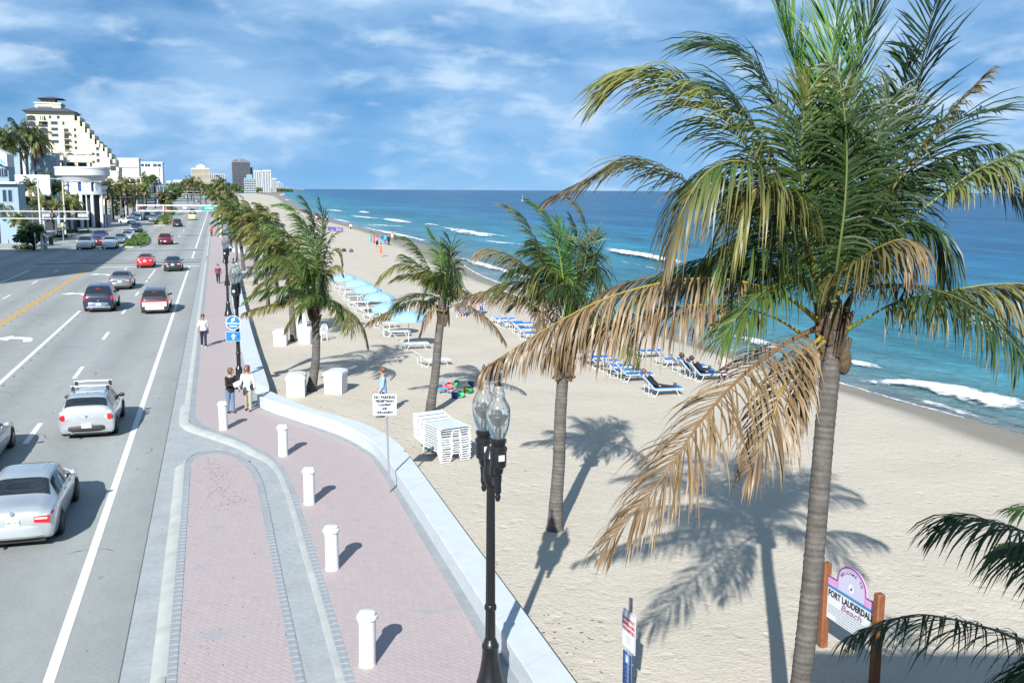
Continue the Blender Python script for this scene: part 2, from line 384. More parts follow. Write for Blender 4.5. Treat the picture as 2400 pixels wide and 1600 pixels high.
WT = [(-60, 4.95), (27, 4.93), (30.4, 4.85), (32.5, 4.35), (34.6, 3.45), (36.3, 2.65), (38.5, 1.75), (39.7, 1.5), (42, 1.45), (68, 1.25), (95, 1.3), (97, 2.0), (101, 4.3), (125, 4.6), (133, 3.6), (141, 1.6), (300, 1.3), (3000, 1.3)]
mk = [(-60, 1.95), (16, 1.81), (19.4, 1.78), (22.9, 1.72), (25.8, 1.69), (28.1, 1.61), (30.0, 1.48), (31.0, 1.30), (31.9, .98), (32.8, .70), (33.6, .34), (34.6, -.20), (35.6, -.80), (36.3, -1.10), (37.2, -1.26), (40, -1.28), (3000, -1.28)]
pk = [(-60, 2.12), (16, 1.97), (18.8, 1.94), (21.5, 1.90), (24.9, 1.85), (27.6, 1.78), (29.5, 1.67), (30.6, 1.50), (31.5, 1.25), (32.4, .97), (33.3, .68), (34.1, .32), (35.1, -.22), (36.2, -.72), (37.4, -1.02), (40, -1.06), (3000, -1.06)]
wl = [(s, t) for s, t in WT]
pav = poly(mk + wl[::-1], .0, .1, 'pavement', BORD); struct(pav)
wl2 = [(s, t - (.50 if s < 38 else .55)) for s, t in WT]          # grey strip along the foot of the wall
pp = poly(pk + [(s, max(t, -.9)) for s, t in wl2[::-1]], .1, .105, 'pink_paving', PINK, None); struct(pp)
def rolled_kerb(path, width, side, name='kerb', z1=.1, z0=.004):
    """kerb along (s, t) path; side = -1 puts the low side at smaller t"""
    mb = MB(); pts = [Vector((t, s, 0)) for s, t in path]; rings = []
    for i, p in enumerate(pts):
        d = (pts[min(i + 1, len(pts) - 1)] - pts[max(i - 1, 0)]).normalized(); nrm = Vector((d.y, -d.x, 0)) * (side)
        rings.append([p + nrm * a + Vector((0, 0, z)) for a, z in ((0, z0 - .01), (-.001, z1 + .004), (width * .30, z1 + .002), (width * .62, z1 * .72), (width * .9, z1 * .28), (width, z0))])
    mb.loft(rings, close=False, caps=False); 
    o = local_obj(mb, name, KERB, smooth=True); return struct(o)
rolled_kerb([(p.x, p.y) for p in resample([(s, t, 0) for s, t in mk[1:-1]], 90)], .34, -1)
rolled_kerb([(37.2, -1.26), (60, -1.28), (120, -1.28)], .22, -1); rolled_kerb([(128, -1.28), (400, -1.28), (3000, -1.28)], .22, -1)
bo = [(-60, -1.16), (16.8, -1.12), (21.5, -1.15), (27.1, -1.18), (31.0, -1.22), (31.8, -1.12), (32.35, -.80), (32.6, -.35), (32.35, .05), (31.7, .42), (30.9, .66), (29.9, .84), (28.6, .98), (26.5, 1.03), (25.1, 1.05), (20.7, 1.09), (16.2, 1.17), (-60, 2.0)]
isl = poly(bo, .0, .1, 'island_pavement', BORD); struct(isl)
bi = [(-60, -.93), (16.8, -.93), (22.6, -.97), (27.6, -1.0), (30.8, -1.03), (31.5, -.95), (31.95, -.70), (32.12, -.35), (31.9, -.02), (31.3, .28), (30.5, .52), (29.6, .69), (28.3, .80), (26.4, .84), (24.8, .87), (21.3, .92), (16.2, 1.0), (-60, 1.83)]
struct(poly(bi, .1, .105, 'island_paving', PINK))
rolled_kerb([(p.x, p.y) for p in resample([(-60, -1.16, 0), (10, -1.14, 0), (16.8, -1.12, 0), (21.5, -1.15, 0), (27.1, -1.18, 0), (31.0, -1.22, 0)], 40)], .28, -1)
rolled_kerb([(p.x, p.y) for p in resample([(31.0, -1.22, 0), (31.8, -1.12, 0), (32.35, -.80, 0), (32.6, -.35, 0), (32.35, .05, 0), (31.7, .42, 0), (30.9, .66, 0)], 30)], .10, -1)
# border bricks: soldier course, one object each, sharing one mesh
BRM = pmat('grey_border_brick', (.285, .315, .335), .85, var=.14, vscale=9, bump=.002, bscale=70)
mb = MB(); mb.bbox(-.085, .085, -.098, .098, 0, .012, .008); b0 = mb.build('brick', BRM, pav, smooth=False); bmesh_brick = b0.data; bpy.data.objects.remove(b0)
nb = 0
for path, par in (([(14.5, -1.02), (22, -1.06), (30.5, -1.12)], isl), ([(14.5, 1.09), (20.7, 1.0), (26, .95), (28.4, .90), (29.9, .76), (31, .54)], isl), ([(14.5, 1.90), (19.4, 1.86), (25.8, 1.76), (28.1, 1.69), (30, 1.56), (31.2, 1.32), (32, 1.02), (33.6, .42)], pav)):
    L = sum((Vector(a) - Vector(b)).length for a, b in zip(path, path[1:])); n = int(L / .205)
    P = resample([(s, t, 0) for s, t in path], n)
    for i, p in enumerate(P):
        q = P[min(i + 1, n - 1)] - P[max(i - 1, 0)]
        b = bpy.data.objects.new('brick', bmesh_brick); COL.objects.link(b); b.parent = par
        b.location = (p.y, p.x, .098 + rnd.uniform(-.002, .002)); b.rotation_euler = (rnd.uniform(-.01, .01), rnd.uniform(-.01, .01), -math.atan2(q.y, q.x) + rnd.uniform(-.02, .02)); nb += 1
# left pavement
LP = pmat('left_pavement', (.34, .35, .35), .85, var=.12, vscale=.6)
struct(poly([(-60, -22.6), (116, -22.6), (116, -60), (-60, -60)], -.02, .1, 'left_pavement', LP)); struct(poly([(150.5, -24.6), (3000, -24.6), (3000, -60), (150.5, -60)], -.02, .1, 'left_pavement', LP))
# ---- sea wall
WALLM = pmat('white_painted_wall', (.55, .60, .63), .6, var=.05, vscale=2.5, var2=.05, v2scale=18, bump=.002, bscale=25)
GROOVE = pmat('wall_joint', (.42, .45, .47), .8)
def wall(front, back, cuts, n, label, name='sea_wall'):
    root = empty(name, R(front[0][0], front[0][1])); tag(root, label, 'wall')
    F = resample([(s, t, 0) for s, t in front], n); B = resample([(s, t, 0) for s, t in back], n)
    prof = [(0, .0), (0, .40), (-.03, .415), (-.03, .535), (-.012, .55), (1.012, .55), (1.03, .535), (1.03, .415), (1.0, .40), (1.0, -.3), (0, -.3)]
    ids = [0] + [min(range(n), key=lambda i: abs(F[i].x - c)) for c in cuts] + [n - 1]
    for a, b in zip(ids, ids[1:]):
        if b <= a: continue
        mb = MB(); rings = []
        for i in range(a, b + 1):
            f = R(F[i].x, F[i].y); k = R(B[i].x, B[i].y); d = k - f
            tang = (R(F[min(i + 1, n - 1)].x, F[min(i + 1, n - 1)].y) - R(F[max(i - 1, 0)].x, F[max(i - 1, 0)].y)).normalized()
            sh = tang * (.007 if i == a else (-.007 if i == b else 0))
            w = d.length
            rings.append([f + d * (u if 0 <= u <= 1 else (u if u < 0 else 1 + (u - 1))) * (1 if w > 0 else 1) + sh + Vector((0, 0, z)) - root.location for u, z in prof])
        mb.loft(rings, close=True, caps=True); mb.build('wall_block', WALLM, root, auto=.5)
    return root
fr = [(-30, 4.66), (0, 4.66), (15.2, 4.66), (22, 4.65), (26.8, 4.61), (28.9, 4.58), (30.4, 4.50), (31.4, 4.31), (32.7, 3.98), (33.7, 3.62), (34.9, 3.05), (36.3, 2.34), (37.8, 1.62), (38.9, 1.25)]
bk = [(-30, 5.28), (0, 5.28), (15.0, 5.28), (22.6, 5.26), (28.2, 5.24), (29.9, 5.20), (31.3, 5.0), (32.5, 4.70), (33.6, 4.28), (34.6, 3.74), (35.6, 3.2), (37.0, 2.62), (38.5, 2.08), (39.5, 1.73)]
wall(fr, bk, [-20, -10, -2, 4, 8, 11.4, 13.1, 14.9, 16.8, 18.5, 20.2, 22.0, 23.7, 25.2, 27.9, 31.0], 240, 'white curved sea wall with flat top running beside the bollards in front of the tall lamp')
fr2 = [(41.6, 1.22), (43.7, 1.12), (46, 1.04), (55, .93), (68.7, .86), (82, .88), (95.4, .98)]
bk2 = [(40.0, 1.75), (43.2, 1.74), (46, 1.70), (55, 1.63), (68.7, 1.6), (82, 1.62), (95.4, 1.72)]
wall(fr2, bk2, [52, 60, 68, 77, 86], 120, 'long white straight sea wall behind the round blue evacuation sign')
wall([(96.6, 1.0), (97.6, 1.35), (99.5, 2.6), (102, 3.9), (106, 4.4), (116, 4.6)], [(95.8, 1.7), (97.0, 2.0), (98.9, 3.1), (101.4, 4.5), (105.6, 5.1), (116, 5.3)], [99, 104, 110], 60, 'white curved end of a sea wall under the leftmost palms')
wall([(126, 4.4), (132, 3.5), (138, 1.6), (142, 1.0), (200, .9), (420, .95)], [(126, 5.1), (132.6, 4.2), (138.8, 2.2), (142.5, 1.7), (200, 1.6), (420, 1.65)], [140, 160, 180, 220, 260, 320], 120, 'farthest white sea wall along the pavement towards the green street sign')
# ---- sand
Bpx = [(655, 462), (690, 484), (735, 513), (800, 529), (860, 549), (950, 592), (1046, 634), (1105, 658), (1174, 680), (1242, 700), (1967, 922), (2144, 990), (2246, 1030), (2400, 1090)]
Spx = [(689, 443.6), (662, 449.5), (655, 456), (678, 470), (705, 488), (735, 503), (769, 515.6), (814, 525), (866, 541), (918, 551), (1057, 595), (1085, 622), (1139, 653), (1225, 680), (1736, 833), (1981, 901), (2110, 939), (2212, 966), (2400, 1017)]
SEAZ = -1.0
Bt = sorted(st(g(x, y, 0)) for x, y in Bpx); Stb = sorted(st(g(x, y, SEAZ)) for x, y in Spx)
Stb = [(-200, Stb[0][1] + 3)] + [(-40, Stb[0][1] + 1.5)] + Stb
Bt = [(-200, Bt[0][1] + 2.5)] + [(-40, Bt[0][1] + 1)] + Bt
def s_t(s): return ipl(Stb, s)
def b_t(s): return min(ipl(Bt, s), s_t(s) - 1.5 - .01 * max(s, 0))
def sand_z(s, t):
    a, b = b_t(s), s_t(s)
    if t <= a: return .0
    return -(t - a) / (b - a) * 1.0 if t < b else -1.0 - (t - b) * .06
from mathutils import noise as mnoise
SANDM = pmat('beach_sand', (.47, .43, .36), .95, var=.05, vscale=.35, var2=.06, v2scale=9, bump=.045, bscale=2.1, attr=True, spec=.15)
_t = SANDM.node_tree; _b = _t.nodes['Principled BSDF']          # second, finer relief
_bn = [n for n in _t.nodes if n.type == 'BUMP'][0]; _b2 = _t.nodes.new('ShaderNodeBump'); _b2.inputs['Distance'].default_value = .022
_n2 = _t.nodes.new('ShaderNodeTexNoise'); _n2.inputs['Scale'].default_value = 13; _n2.inputs['Detail'].default_value = 6
_t.links.new(_t.nodes['Texture Coordinate'].outputs['Object'], _n2.inputs['Vector']); _t.links.new(_n2.outputs['Fac'], _b2.inputs['Height']); _t.links.new(_bn.outputs[0], _b2.inputs['Normal']); _t.links.new(_b2.outputs[0], _b.inputs['Normal'])
_vo = _t.nodes.new('ShaderNodeTexVoronoi'); _vo.inputs['Scale'].default_value = 1.9; _t.links.new(_t.nodes['Texture Coordinate'].outputs['Object'], _vo.inputs['Vector'])
_vm = _t.nodes.new('ShaderNodeMapRange'); _vm.interpolation_type = 'SMOOTHSTEP'; _t.links.new(_vo.outputs['Distance'], _vm.inputs[0]); _vm.inputs[1].default_value = .10; _vm.inputs[2].default_value = .30
_b3 = _t.nodes.new('ShaderNodeBump'); _b3.inputs['Distance'].default_value = .014; _t.links.new(_vm.outputs[0], _b3.inputs['Height']); _t.links.new(_b2.outputs[0], _b3.inputs['Normal']); _t.links.new(_b3.outputs[0], _b.inputs['Normal'])
mb = MB()
ss = list(np.arange(-60, 0, 4)) + list(np.arange(0, 100, .8)) + list(np.arange(100, 240, 3)) + list(np.arange(240, 1300, 40)) + [1300, 1600, 2000, 3000, 4500, 6000]
nt1, nt2 = 46, 10
rows = []
for s in ss:
    s = float(s); w = ipl(WT, s); a, b = b_t(s), s_t(s); row = []
    for k in range(nt1): row.append(w + (a - w) * (k / nt1) ** 1.0)
    for k in range(nt2 + 1): row.append(a + (b - a) * k / nt2)
    row += [b + 3, b + 12, b + 40]
    rows.append(row)
n = len(rows[0]); vv = []; 
DRY, WET = Vector((.408, .372, .310)), Vector((.225, .205, .172))
for s, row in zip(ss, rows):
    a, b = b_t(float(s)), s_t(float(s))
    for t in row:
        z = sand_z(float(s), t)
        if s < 240: z += .05 * mnoise.noise(Vector((t * .35, s * .35, 0))) + .03 * mnoise.noise(Vector((t * .9, s * .9, 5)))
        f = (t - a) / (b - a) + .12 * mnoise.noise(Vector((t * .15, s * .15, 2))); f = max(0, min(1, (f - .03) / .30)); f = f * f * (3 - 2 * f)
        mb.v.append(Vector((t, s, z))); mb.c.append(DRY.lerp(WET, f))
for i in range(len(rows) - 1):
    for k in range(n - 1): mb.f.append([i * n + k, i * n + k + 1, (i + 1) * n + k + 1, (i + 1) * n + k]); mb.mi.append(0)
o = local_obj(mb, 'beach_sand', SANDM, smooth=True, colors=True); struct(o)
# ---- sea
SEAM = pmat('sea_water', (.02, .1, .2), .24, attr=True, spec=.09, ior=1.33)
_t = SEAM.node_tree; _b = _t.nodes['Principled BSDF']; tcn = _t.nodes['Texture Coordinate']
def _nz(scale, sc, det, ro=.55):
    mp = _t.nodes.new('ShaderNodeMapping'); mp.inputs['Scale'].default_value = sc; _t.links.new(tcn.outputs['Object'], mp.inputs[0])
    q = _t.nodes.new('ShaderNodeTexNoise'); q.inputs['Scale'].default_value = scale; q.inputs['Detail'].default_value = det; q.inputs['Roughness'].default_value = ro; _t.links.new(mp.outputs[0], q.inputs['Vector']); return q.outputs['Fac']
_b1 = _t.nodes.new('ShaderNodeBump'); _b1.inputs['Distance'].default_value = 1.6; _t.links.new(_nz(.22, (1, .45, 1), 7, .62), _b1.inputs['Height'])
_b2 = _t.nodes.new('ShaderNodeBump'); _b2.inputs['Distance'].default_value = .4; _t.links.new(_nz(1.1, (1, .6, 1), 5, .6), _b2.inputs['Height']); _t.links.new(_b1.outputs[0], _b2.inputs['Normal'])
_t.links.new(_b2.outputs[0], _b.inputs['Normal'])
_vc = [q for q in _t.nodes if q.type == 'VERTEX_COLOR'][0]
_mr = _t.nodes.new('ShaderNodeMapRange'); _t.links.new(_nz(.035, (1, .25, 1), 6, .6), _mr.inputs[0])
for i, v in enumerate((.3, .7, .62, 1.38)): _mr.inputs[i + 1].default_value = v
_mr2 = _t.nodes.new('ShaderNodeMapRange'); _t.links.new(_nz(.30, (1, .35, 1), 6, .65), _mr2.inputs[0])
for i, v in enumerate((.3, .7, .66, 1.34)): _mr2.inputs[i + 1].default_value = v
_m1 = _t.nodes.new('ShaderNodeMath'); _m1.operation = 'MULTIPLY'; _t.links.new(_mr.outputs[0], _m1.inputs[0]); _t.links.new(_mr2.outputs[0], _m1.inputs[1])
_v = _t.nodes.new('ShaderNodeVectorMath'); _v.operation = 'SCALE'; _t.links.new(_vc.outputs[0], _v.inputs[0]); _t.links.new(_m1.outputs[0], _v.inputs['Scale']); _t.links.new(_v.outputs[0], _b.inputs['Base Color'])
SEAC = [(0, (.17, .20, .20)), (3, (.085, .185, .205)), (9, (.040, .165, .205)), (22, (.022, .150, .205)), (45, (.014, .125, .205)), (80, (.007, .085, .185)), (140, (.004, .075, .165)), (320, (.003, .062, .145)), (1500, (.003, .056, .128)), (1e6, (.003, .056, .128))]
def sea_col(d):
    xs_ = [a for a, _ in SEAC]; return tuple(float(np.interp(d, xs_, [c[i] for _, c in SEAC])) for i in range(3))
def sea_h(d, s):
    if d > 130: return 0.0
    A = .30 * max(0, min(1, d / 14)) * max(0, min(1, (130 - d) / 80)) * (1 if s < 330 else max(0, (500 - s) / 170))
    ph = d / 13.5 + .5 * mnoise.noise(Vector((d * .02, s * .012, 0)))
    q = ph - math.floor(ph); crest = math.exp(-((q - .5) / .13) ** 2)
    return A * (crest * (.6 + .8 * mnoise.noise(Vector((math.floor(ph) * 3.1, s * .03, 1)))) ) + .05 * min(1, d / 10) * mnoise.noise(Vector((d * .5, s * .25, 3)))
ss = list(np.arange(-120, 0, 6)) + list(np.arange(0, 160, 1.3)) + list(np.arange(160, 520, 4)) + [520, 600, 800, 1100, 1500, 2200, 3200, 5000, 9000, 20000, 60000]
dd = list(np.arange(-4, 0, 1)) + list(np.arange(0, 60, .7)) + list(np.arange(60, 132, 1.6)) + [132, 150, 175, 205, 250, 300, 380, 500, 700, 1000, 1600, 3000, 6000, 15000, 60000]
mb = MB(); n = len(dd)
for s in ss:
    s = float(s); b = s_t(min(s, 60000))
    if s > 9000: b = s_t(9000) 
    for d in dd:
        d = float(d); dj = d + .6 * mnoise.noise(Vector((s * .12, d * .05, 7))) * (1 if d < 3 else 0)
        z = SEAZ + (sea_h(d, s) if 0 < d and s < 520 else 0.0) + (0.004 if d < 1.5 else 0)
        mb.v.append(Vector((b + dj, s, z))); mb.c.append(sea_col(max(0, d)))
for i in range(len(ss) - 1):
    for k in range(n - 1): mb.f.append([i * n + k, i * n + k + 1, (i + 1) * n + k + 1, (i + 1) * n + k]); mb.mi.append(0)
o = local_obj(mb, 'sea', SEAM, smooth=True, colors=True); struct(o)
# ---- foam: lacy sheets of broken water
FOAM = pmat('sea_foam', (.84, .87, .89), .8, var=.10, vscale=1.5, bump=.05, bscale=7)
_t = FOAM.node_tree; _b = _t.nodes['Principled BSDF']; _tc = _t.nodes['Texture Coordinate']
_vc = _t.nodes.new('ShaderNodeVertexColor'); _vc.layer_name = 'Col'; _sx = _t.nodes.new('ShaderNodeSeparateColor'); _t.links.new(_vc.outputs[0], _sx.inputs[0])
def _fn(scale, sy, det, ro):
    mp = _t.nodes.new('ShaderNodeMapping'); mp.inputs['Scale'].default_value = (1, sy, 1); _t.links.new(_tc.outputs['Object'], mp.inputs[0])
    q = _t.nodes.new('ShaderNodeTexNoise'); q.inputs['Scale'].default_value = scale; q.inputs['Detail'].default_value = det; q.inputs['Roughness'].default_value = ro; _t.links.new(mp.outputs[0], q.inputs['Vector']); return q.outputs['Fac']
def _fm(op, a, b_):
    q = _t.nodes.new('ShaderNodeMath'); q.operation = op; _t.links.new(a, q.inputs[0])
    if isinstance(b_, float): q.inputs[1].default_value = b_
    else: _t.links.new(b_, q.inputs[1])
    return q.outputs[0]
_nz2 = _fm('ADD', _fm('MULTIPLY', _fn(.55, .45, 8, .62), 1.0), _fm('MULTIPLY', _fn(2.4, .7, 6, .6), .55))
_al = _t.nodes.new('ShaderNodeMapRange'); _al.interpolation_type = 'SMOOTHSTEP'; _t.links.new(_fm('ADD', _nz2, _sx.outputs[0]), _al.inputs[0]); _al.inputs[1].default_value = 1.13; _al.inputs[2].default_value = 1.42
_t.links.new(_al.outputs[0], _b.inputs['Alpha'])
def foam(top, bot, name, hole=.48, h=.22, res=.30, fz=-.93):
    T = [st(g(x, y, fz)) for x, y in top]; B = [st(g(x, y, fz)) for x, y in bot]
    L = max(2, int(sum(math.hypot(a[0] - b[0], a[1] - b[1]) for a, b in zip(T, T[1:])) / res)); L = min(L, 420)
    TT = resample([(a, b, 0) for a, b in T], L); BB = resample([(a, b, 0) for a, b in B], L)
    W = max(3, min(34, int(max((a - b).length for a, b in zip(TT, BB)) / (res * .8)) + 2))
    mb = MB(); idx = {}
    for i in range(L):
        for k in range(W + 1):
            f = k / W; p = TT[i].lerp(BB[i], f); e = math.sin(math.pi * f); ee = math.sin(math.pi * i / max(1, L - 1)) ** .5
            jit = .35 * res
            d = p.y - s_t(p.x)
            idx[(i, k)] = len(mb.v)
            mb.v.append(Vector((p.y + rnd.uniform(-jit, jit), p.x + rnd.uniform(-jit, jit), SEAZ + max(0, sea_h(max(d, 0), p.x)) + .03 + h * e * ee * (.6 + .8 * abs(mnoise.noise(Vector((p.x * .9, p.y * .9, 4)))))))); mb.c.append(((e ** .8 * ee) * (.98 - hole * .62) - .06,) * 3)
    for i in range(L - 1):
        for k in range(W):
            f = (k + .5) / W; p = TT[i].lerp(BB[i], f); e = math.sin(math.pi * f) * min(1, 6 * math.sin(math.pi * (i + .5) / L) + .15)
            mb.f.append([idx[(i, k)], idx[(i, k + 1)], idx[(i + 1, k + 1)], idx[(i + 1, k)]]); mb.mi.append(0)
    if mb.f:
        o = local_obj(mb, name, FOAM, smooth=True, colors=True); stuff(o); return o
foam([(1981, 889), (2060, 888), (2130, 884), (2180, 891), (2240, 899), (2300, 908), (2400, 928), (2480, 950)], [(1981, 900), (2060, 910), (2140, 918), (2200, 932), (2260, 952), (2330, 968), (2400, 985), (2480, 1008)], 'breaking_wave_foam', .38, .30)
foam([(1690, 815), (1736, 829), (1860, 862), (1981, 897), (2110, 935), (2212, 962), (2400, 1012), (2480, 1034)], [(1690, 818), (1736, 832), (1860, 866), (1981, 900), (2110, 938), (2212, 965), (2400, 1016), (2480, 1039)], 'wash_foam', .42, .02, .2)
foam([(2080, 905), (2160, 925), (2260, 955), (2400, 1000)], [(2080, 925), (2160, 945), (2260, 975), (2400, 1012)], 'wash_foam', .82, .02, .2)
foam([(1960, 838), (2000, 842), (2040, 850), (2085, 862)], [(1960, 846), (2000, 856), (2040, 866), (2085, 874)], 'breaking_wave_foam', .45, .2)
foam([(1700, 776), (1760, 788), (1800, 798), (1850, 815)], [(1700, 792), (1760, 812), (1800, 822), (1850, 830)], 'breaking_wave_foam', .42, .25)
foam([(1380, 575), (1430, 581), (1500, 592), (1580, 607), (1660, 622)], [(1380, 588), (1430, 596), (1500, 607), (1580, 624), (1660, 635)], 'breaking_wave_foam', .36, .5, .4)
foam([(1380, 600), (1480, 615), (1600, 640), (1700, 655), (1850, 672)], [(1380, 603), (1480, 619), (1600, 646), (1700, 660), (1850, 678)], 'wash_foam', .62, .05, .35)
foam([(1060, 596), (1105, 607), (1139, 615), (1175, 627), (1250, 650), (1320, 668)], [(1060, 604), (1105, 622), (1139, 632), (1175, 640), (1250, 664), (1320, 684)], 'breaking_wave_foam', .42, .2, .35)
foam([(1060, 592), (1084, 618), (1138, 648), (1225, 676), (1330, 706), (1480, 752), (1690, 815)], [(1060, 596), (1086, 622), (1140, 652), (1227, 680), (1330, 710), (1480, 756), (1690, 819)], 'wash_foam', .45, .02, .25)
foam([(1028, 531), (1070, 537), (1125, 545), (1180, 548), (1235, 551)], [(1028, 538), (1070, 548), (1125, 558), (1180, 562), (1235, 561)], 'breaking_wave_foam', .46, .35, .5)
foam([(1100, 556), (1160, 563), (1240, 570), (1330, 578)], [(1100, 562), (1160, 571), (1240, 577), (1330, 585)], 'wash_foam', .72, .05, .5)
foam([(892, 511), (930, 515), (980, 520)], [(892, 516), (930, 523), (980, 527)], 'breaking_wave_foam', .40, .3, .6)
foam([(835, 494), (850, 494), (872, 497)], [(835, 498), (850, 501), (872, 502)], 'breaking_wave_foam', .36, .3, .6)
foam([(818, 503), (845, 506), (880, 509), (930, 511)], [(818, 507), (845, 511), (880, 514), (930, 514)], 'breaking_wave_foam', .50, .15, .6)
foam([(750, 491), (775, 491), (806, 494)], [(750, 494.5), (775, 495.5), (806, 497)], 'breaking_wave_foam', .40, .3, .8)
foam([(992, 525), (1010, 524), (1030, 527)], [(992, 530), (1010, 531), (1030, 532)], 'breaking_wave_foam', .40, .2, .5)
foam([(838, 526), (870, 533), (920, 543), (970, 553), (1030, 570)], [(838, 531), (870, 541), (920, 551), (970, 562), (1030, 578)], 'breaking_wave_foam', .50, .1, .4)
foam([(775, 510), (800, 514), (825, 521)], [(775, 513), (800, 519), (825, 525)], 'breaking_wave_foam', .42, .1, .5)
foam([(850, 525), (900, 527), (970, 530)], [(850, 527.5), (900, 530), (970, 532.5)], 'wash_foam', .55, .05, .5)
foam([(644, 466.5), (665, 467), (690, 468.5)], [(644, 469.5), (665, 471), (690, 471)], 'breaking_wave_foam', .36, .3, 1.5)
foam([(640, 455), (655, 456), (670, 452)], [(640, 459), (655, 460), (670, 456)], 'wash_foam', .36, .1, 3)

TAR = pmat('tar_crack', (.055, .055, .055), .8)
rr = random.Random(77); mb = MB()
for (s0, t0, L, dr) in ((36, -6.9, 2.2, 1.6), (42, -5.0, 1.0, .2), (28, -7.2, 1.4, 1.3), (30, -4.4, .9, 2.1), (52, -4.2, 1.5, .9), (57, -8.0, 1.2, .3), (48, -5.6, 2.5, 1.5), (24, -2.6, 1.2, 1.8), (66, -10.8, 2, .4), (72, -12.2, 1.6, .2), (80, -6, 2, 1.4), (44, -8.3, 1.6, 1.7), (33, -2.5, .8, .5), (60, -5.2, 1.2, 2.4)):
    p = Vector((t0, s0, .0045)); a = dr
    for k in range(int(L / .12)):
        a += rr.uniform(-.5, .5); q = p + Vector((math.cos(a), math.sin(a), 0)) * .12; n_ = Vector((-math.sin(a), math.cos(a), 0)) * rr.uniform(.006, .016); mb.add([p - n_, q - n_, q + n_, p + n_], [(0, 1, 2, 3)]); p = q
stuff(local_obj(mb, 'road_cracks', TAR)); mb = MB()
for k in range(140):
    s0, t0 = rr.uniform(18, 110), rr.uniform(-12.8, -2); r_ = rr.uniform(.015, .05); mb.add([(t0 + r_ * math.cos(a) * rr.uniform(.6, 1.4), s0 + r_ * math.sin(a) * rr.uniform(.6, 1.8), .0045) for a in np.linspace(0, 6.28, 7)[:-1]], [tuple(range(6))])
for k in range(24):
    for tt in (-9.02,): mb.bbox(tt - .05, tt + .05, 22 + k * 2.2, 22.1 + k * 2.2, .004, .02, .008)
for k in range(34):
    for tt in (-13.45, -12.75): mb.bbox(tt - .05, tt + .05, 38 + k * 2.2, 38.1 + k * 2.2, .004, .02, .008)
stuff(local_obj(mb, 'road_specks', TAR))
# ================================================================ STREET FURNITURE
# ---- bollards
def make_bollard():
    r = empty('bollard')
    mb = MB(); mb.lathe([(.155, 0), (.155, .03), (.148, .04), (.148, .80), (.156, .805), (.156, .83), (.148, .835), (.148, .86)], 28); mb.build('post', WHITE, r)
    mb = MB(); mb.lathe([(.150, .858), (.185, .865), (.190, .885), (.185, .92), (.160, .935), (.155, .955), (.145, .985), (.120, .998), (0, 1.0)], 28); mb.build('cap', WHITE, r)
    return r
bp = [((861, 1557), 'white bollard nearest the camera, lowest in the row on the pink pavement'), ((779, 1333), 'white bollard on the pink pavement, second from the bottom of the row'),
      ((725, 1180), 'white bollard in the middle of the row of five beside the curved kerb'), ((664, 1067), 'white bollard at the top of the curved kerb left of the white wall'),
      ((524, 1006), 'white bollard just in front of the two standing women')]
B0 = make_bollard()
for i, ((x, y), lab) in enumerate(bp):
    o = B0 if i == 0 else dup(B0); p = g(x, y, .105); p.z = .105; o.location = p; tag(o, lab, 'bollard', 'white bollards on the pavement'); o.rotation_euler = (rnd.uniform(-.012, .012), rnd.uniform(-.012, .012), rnd.uniform(0, 3))
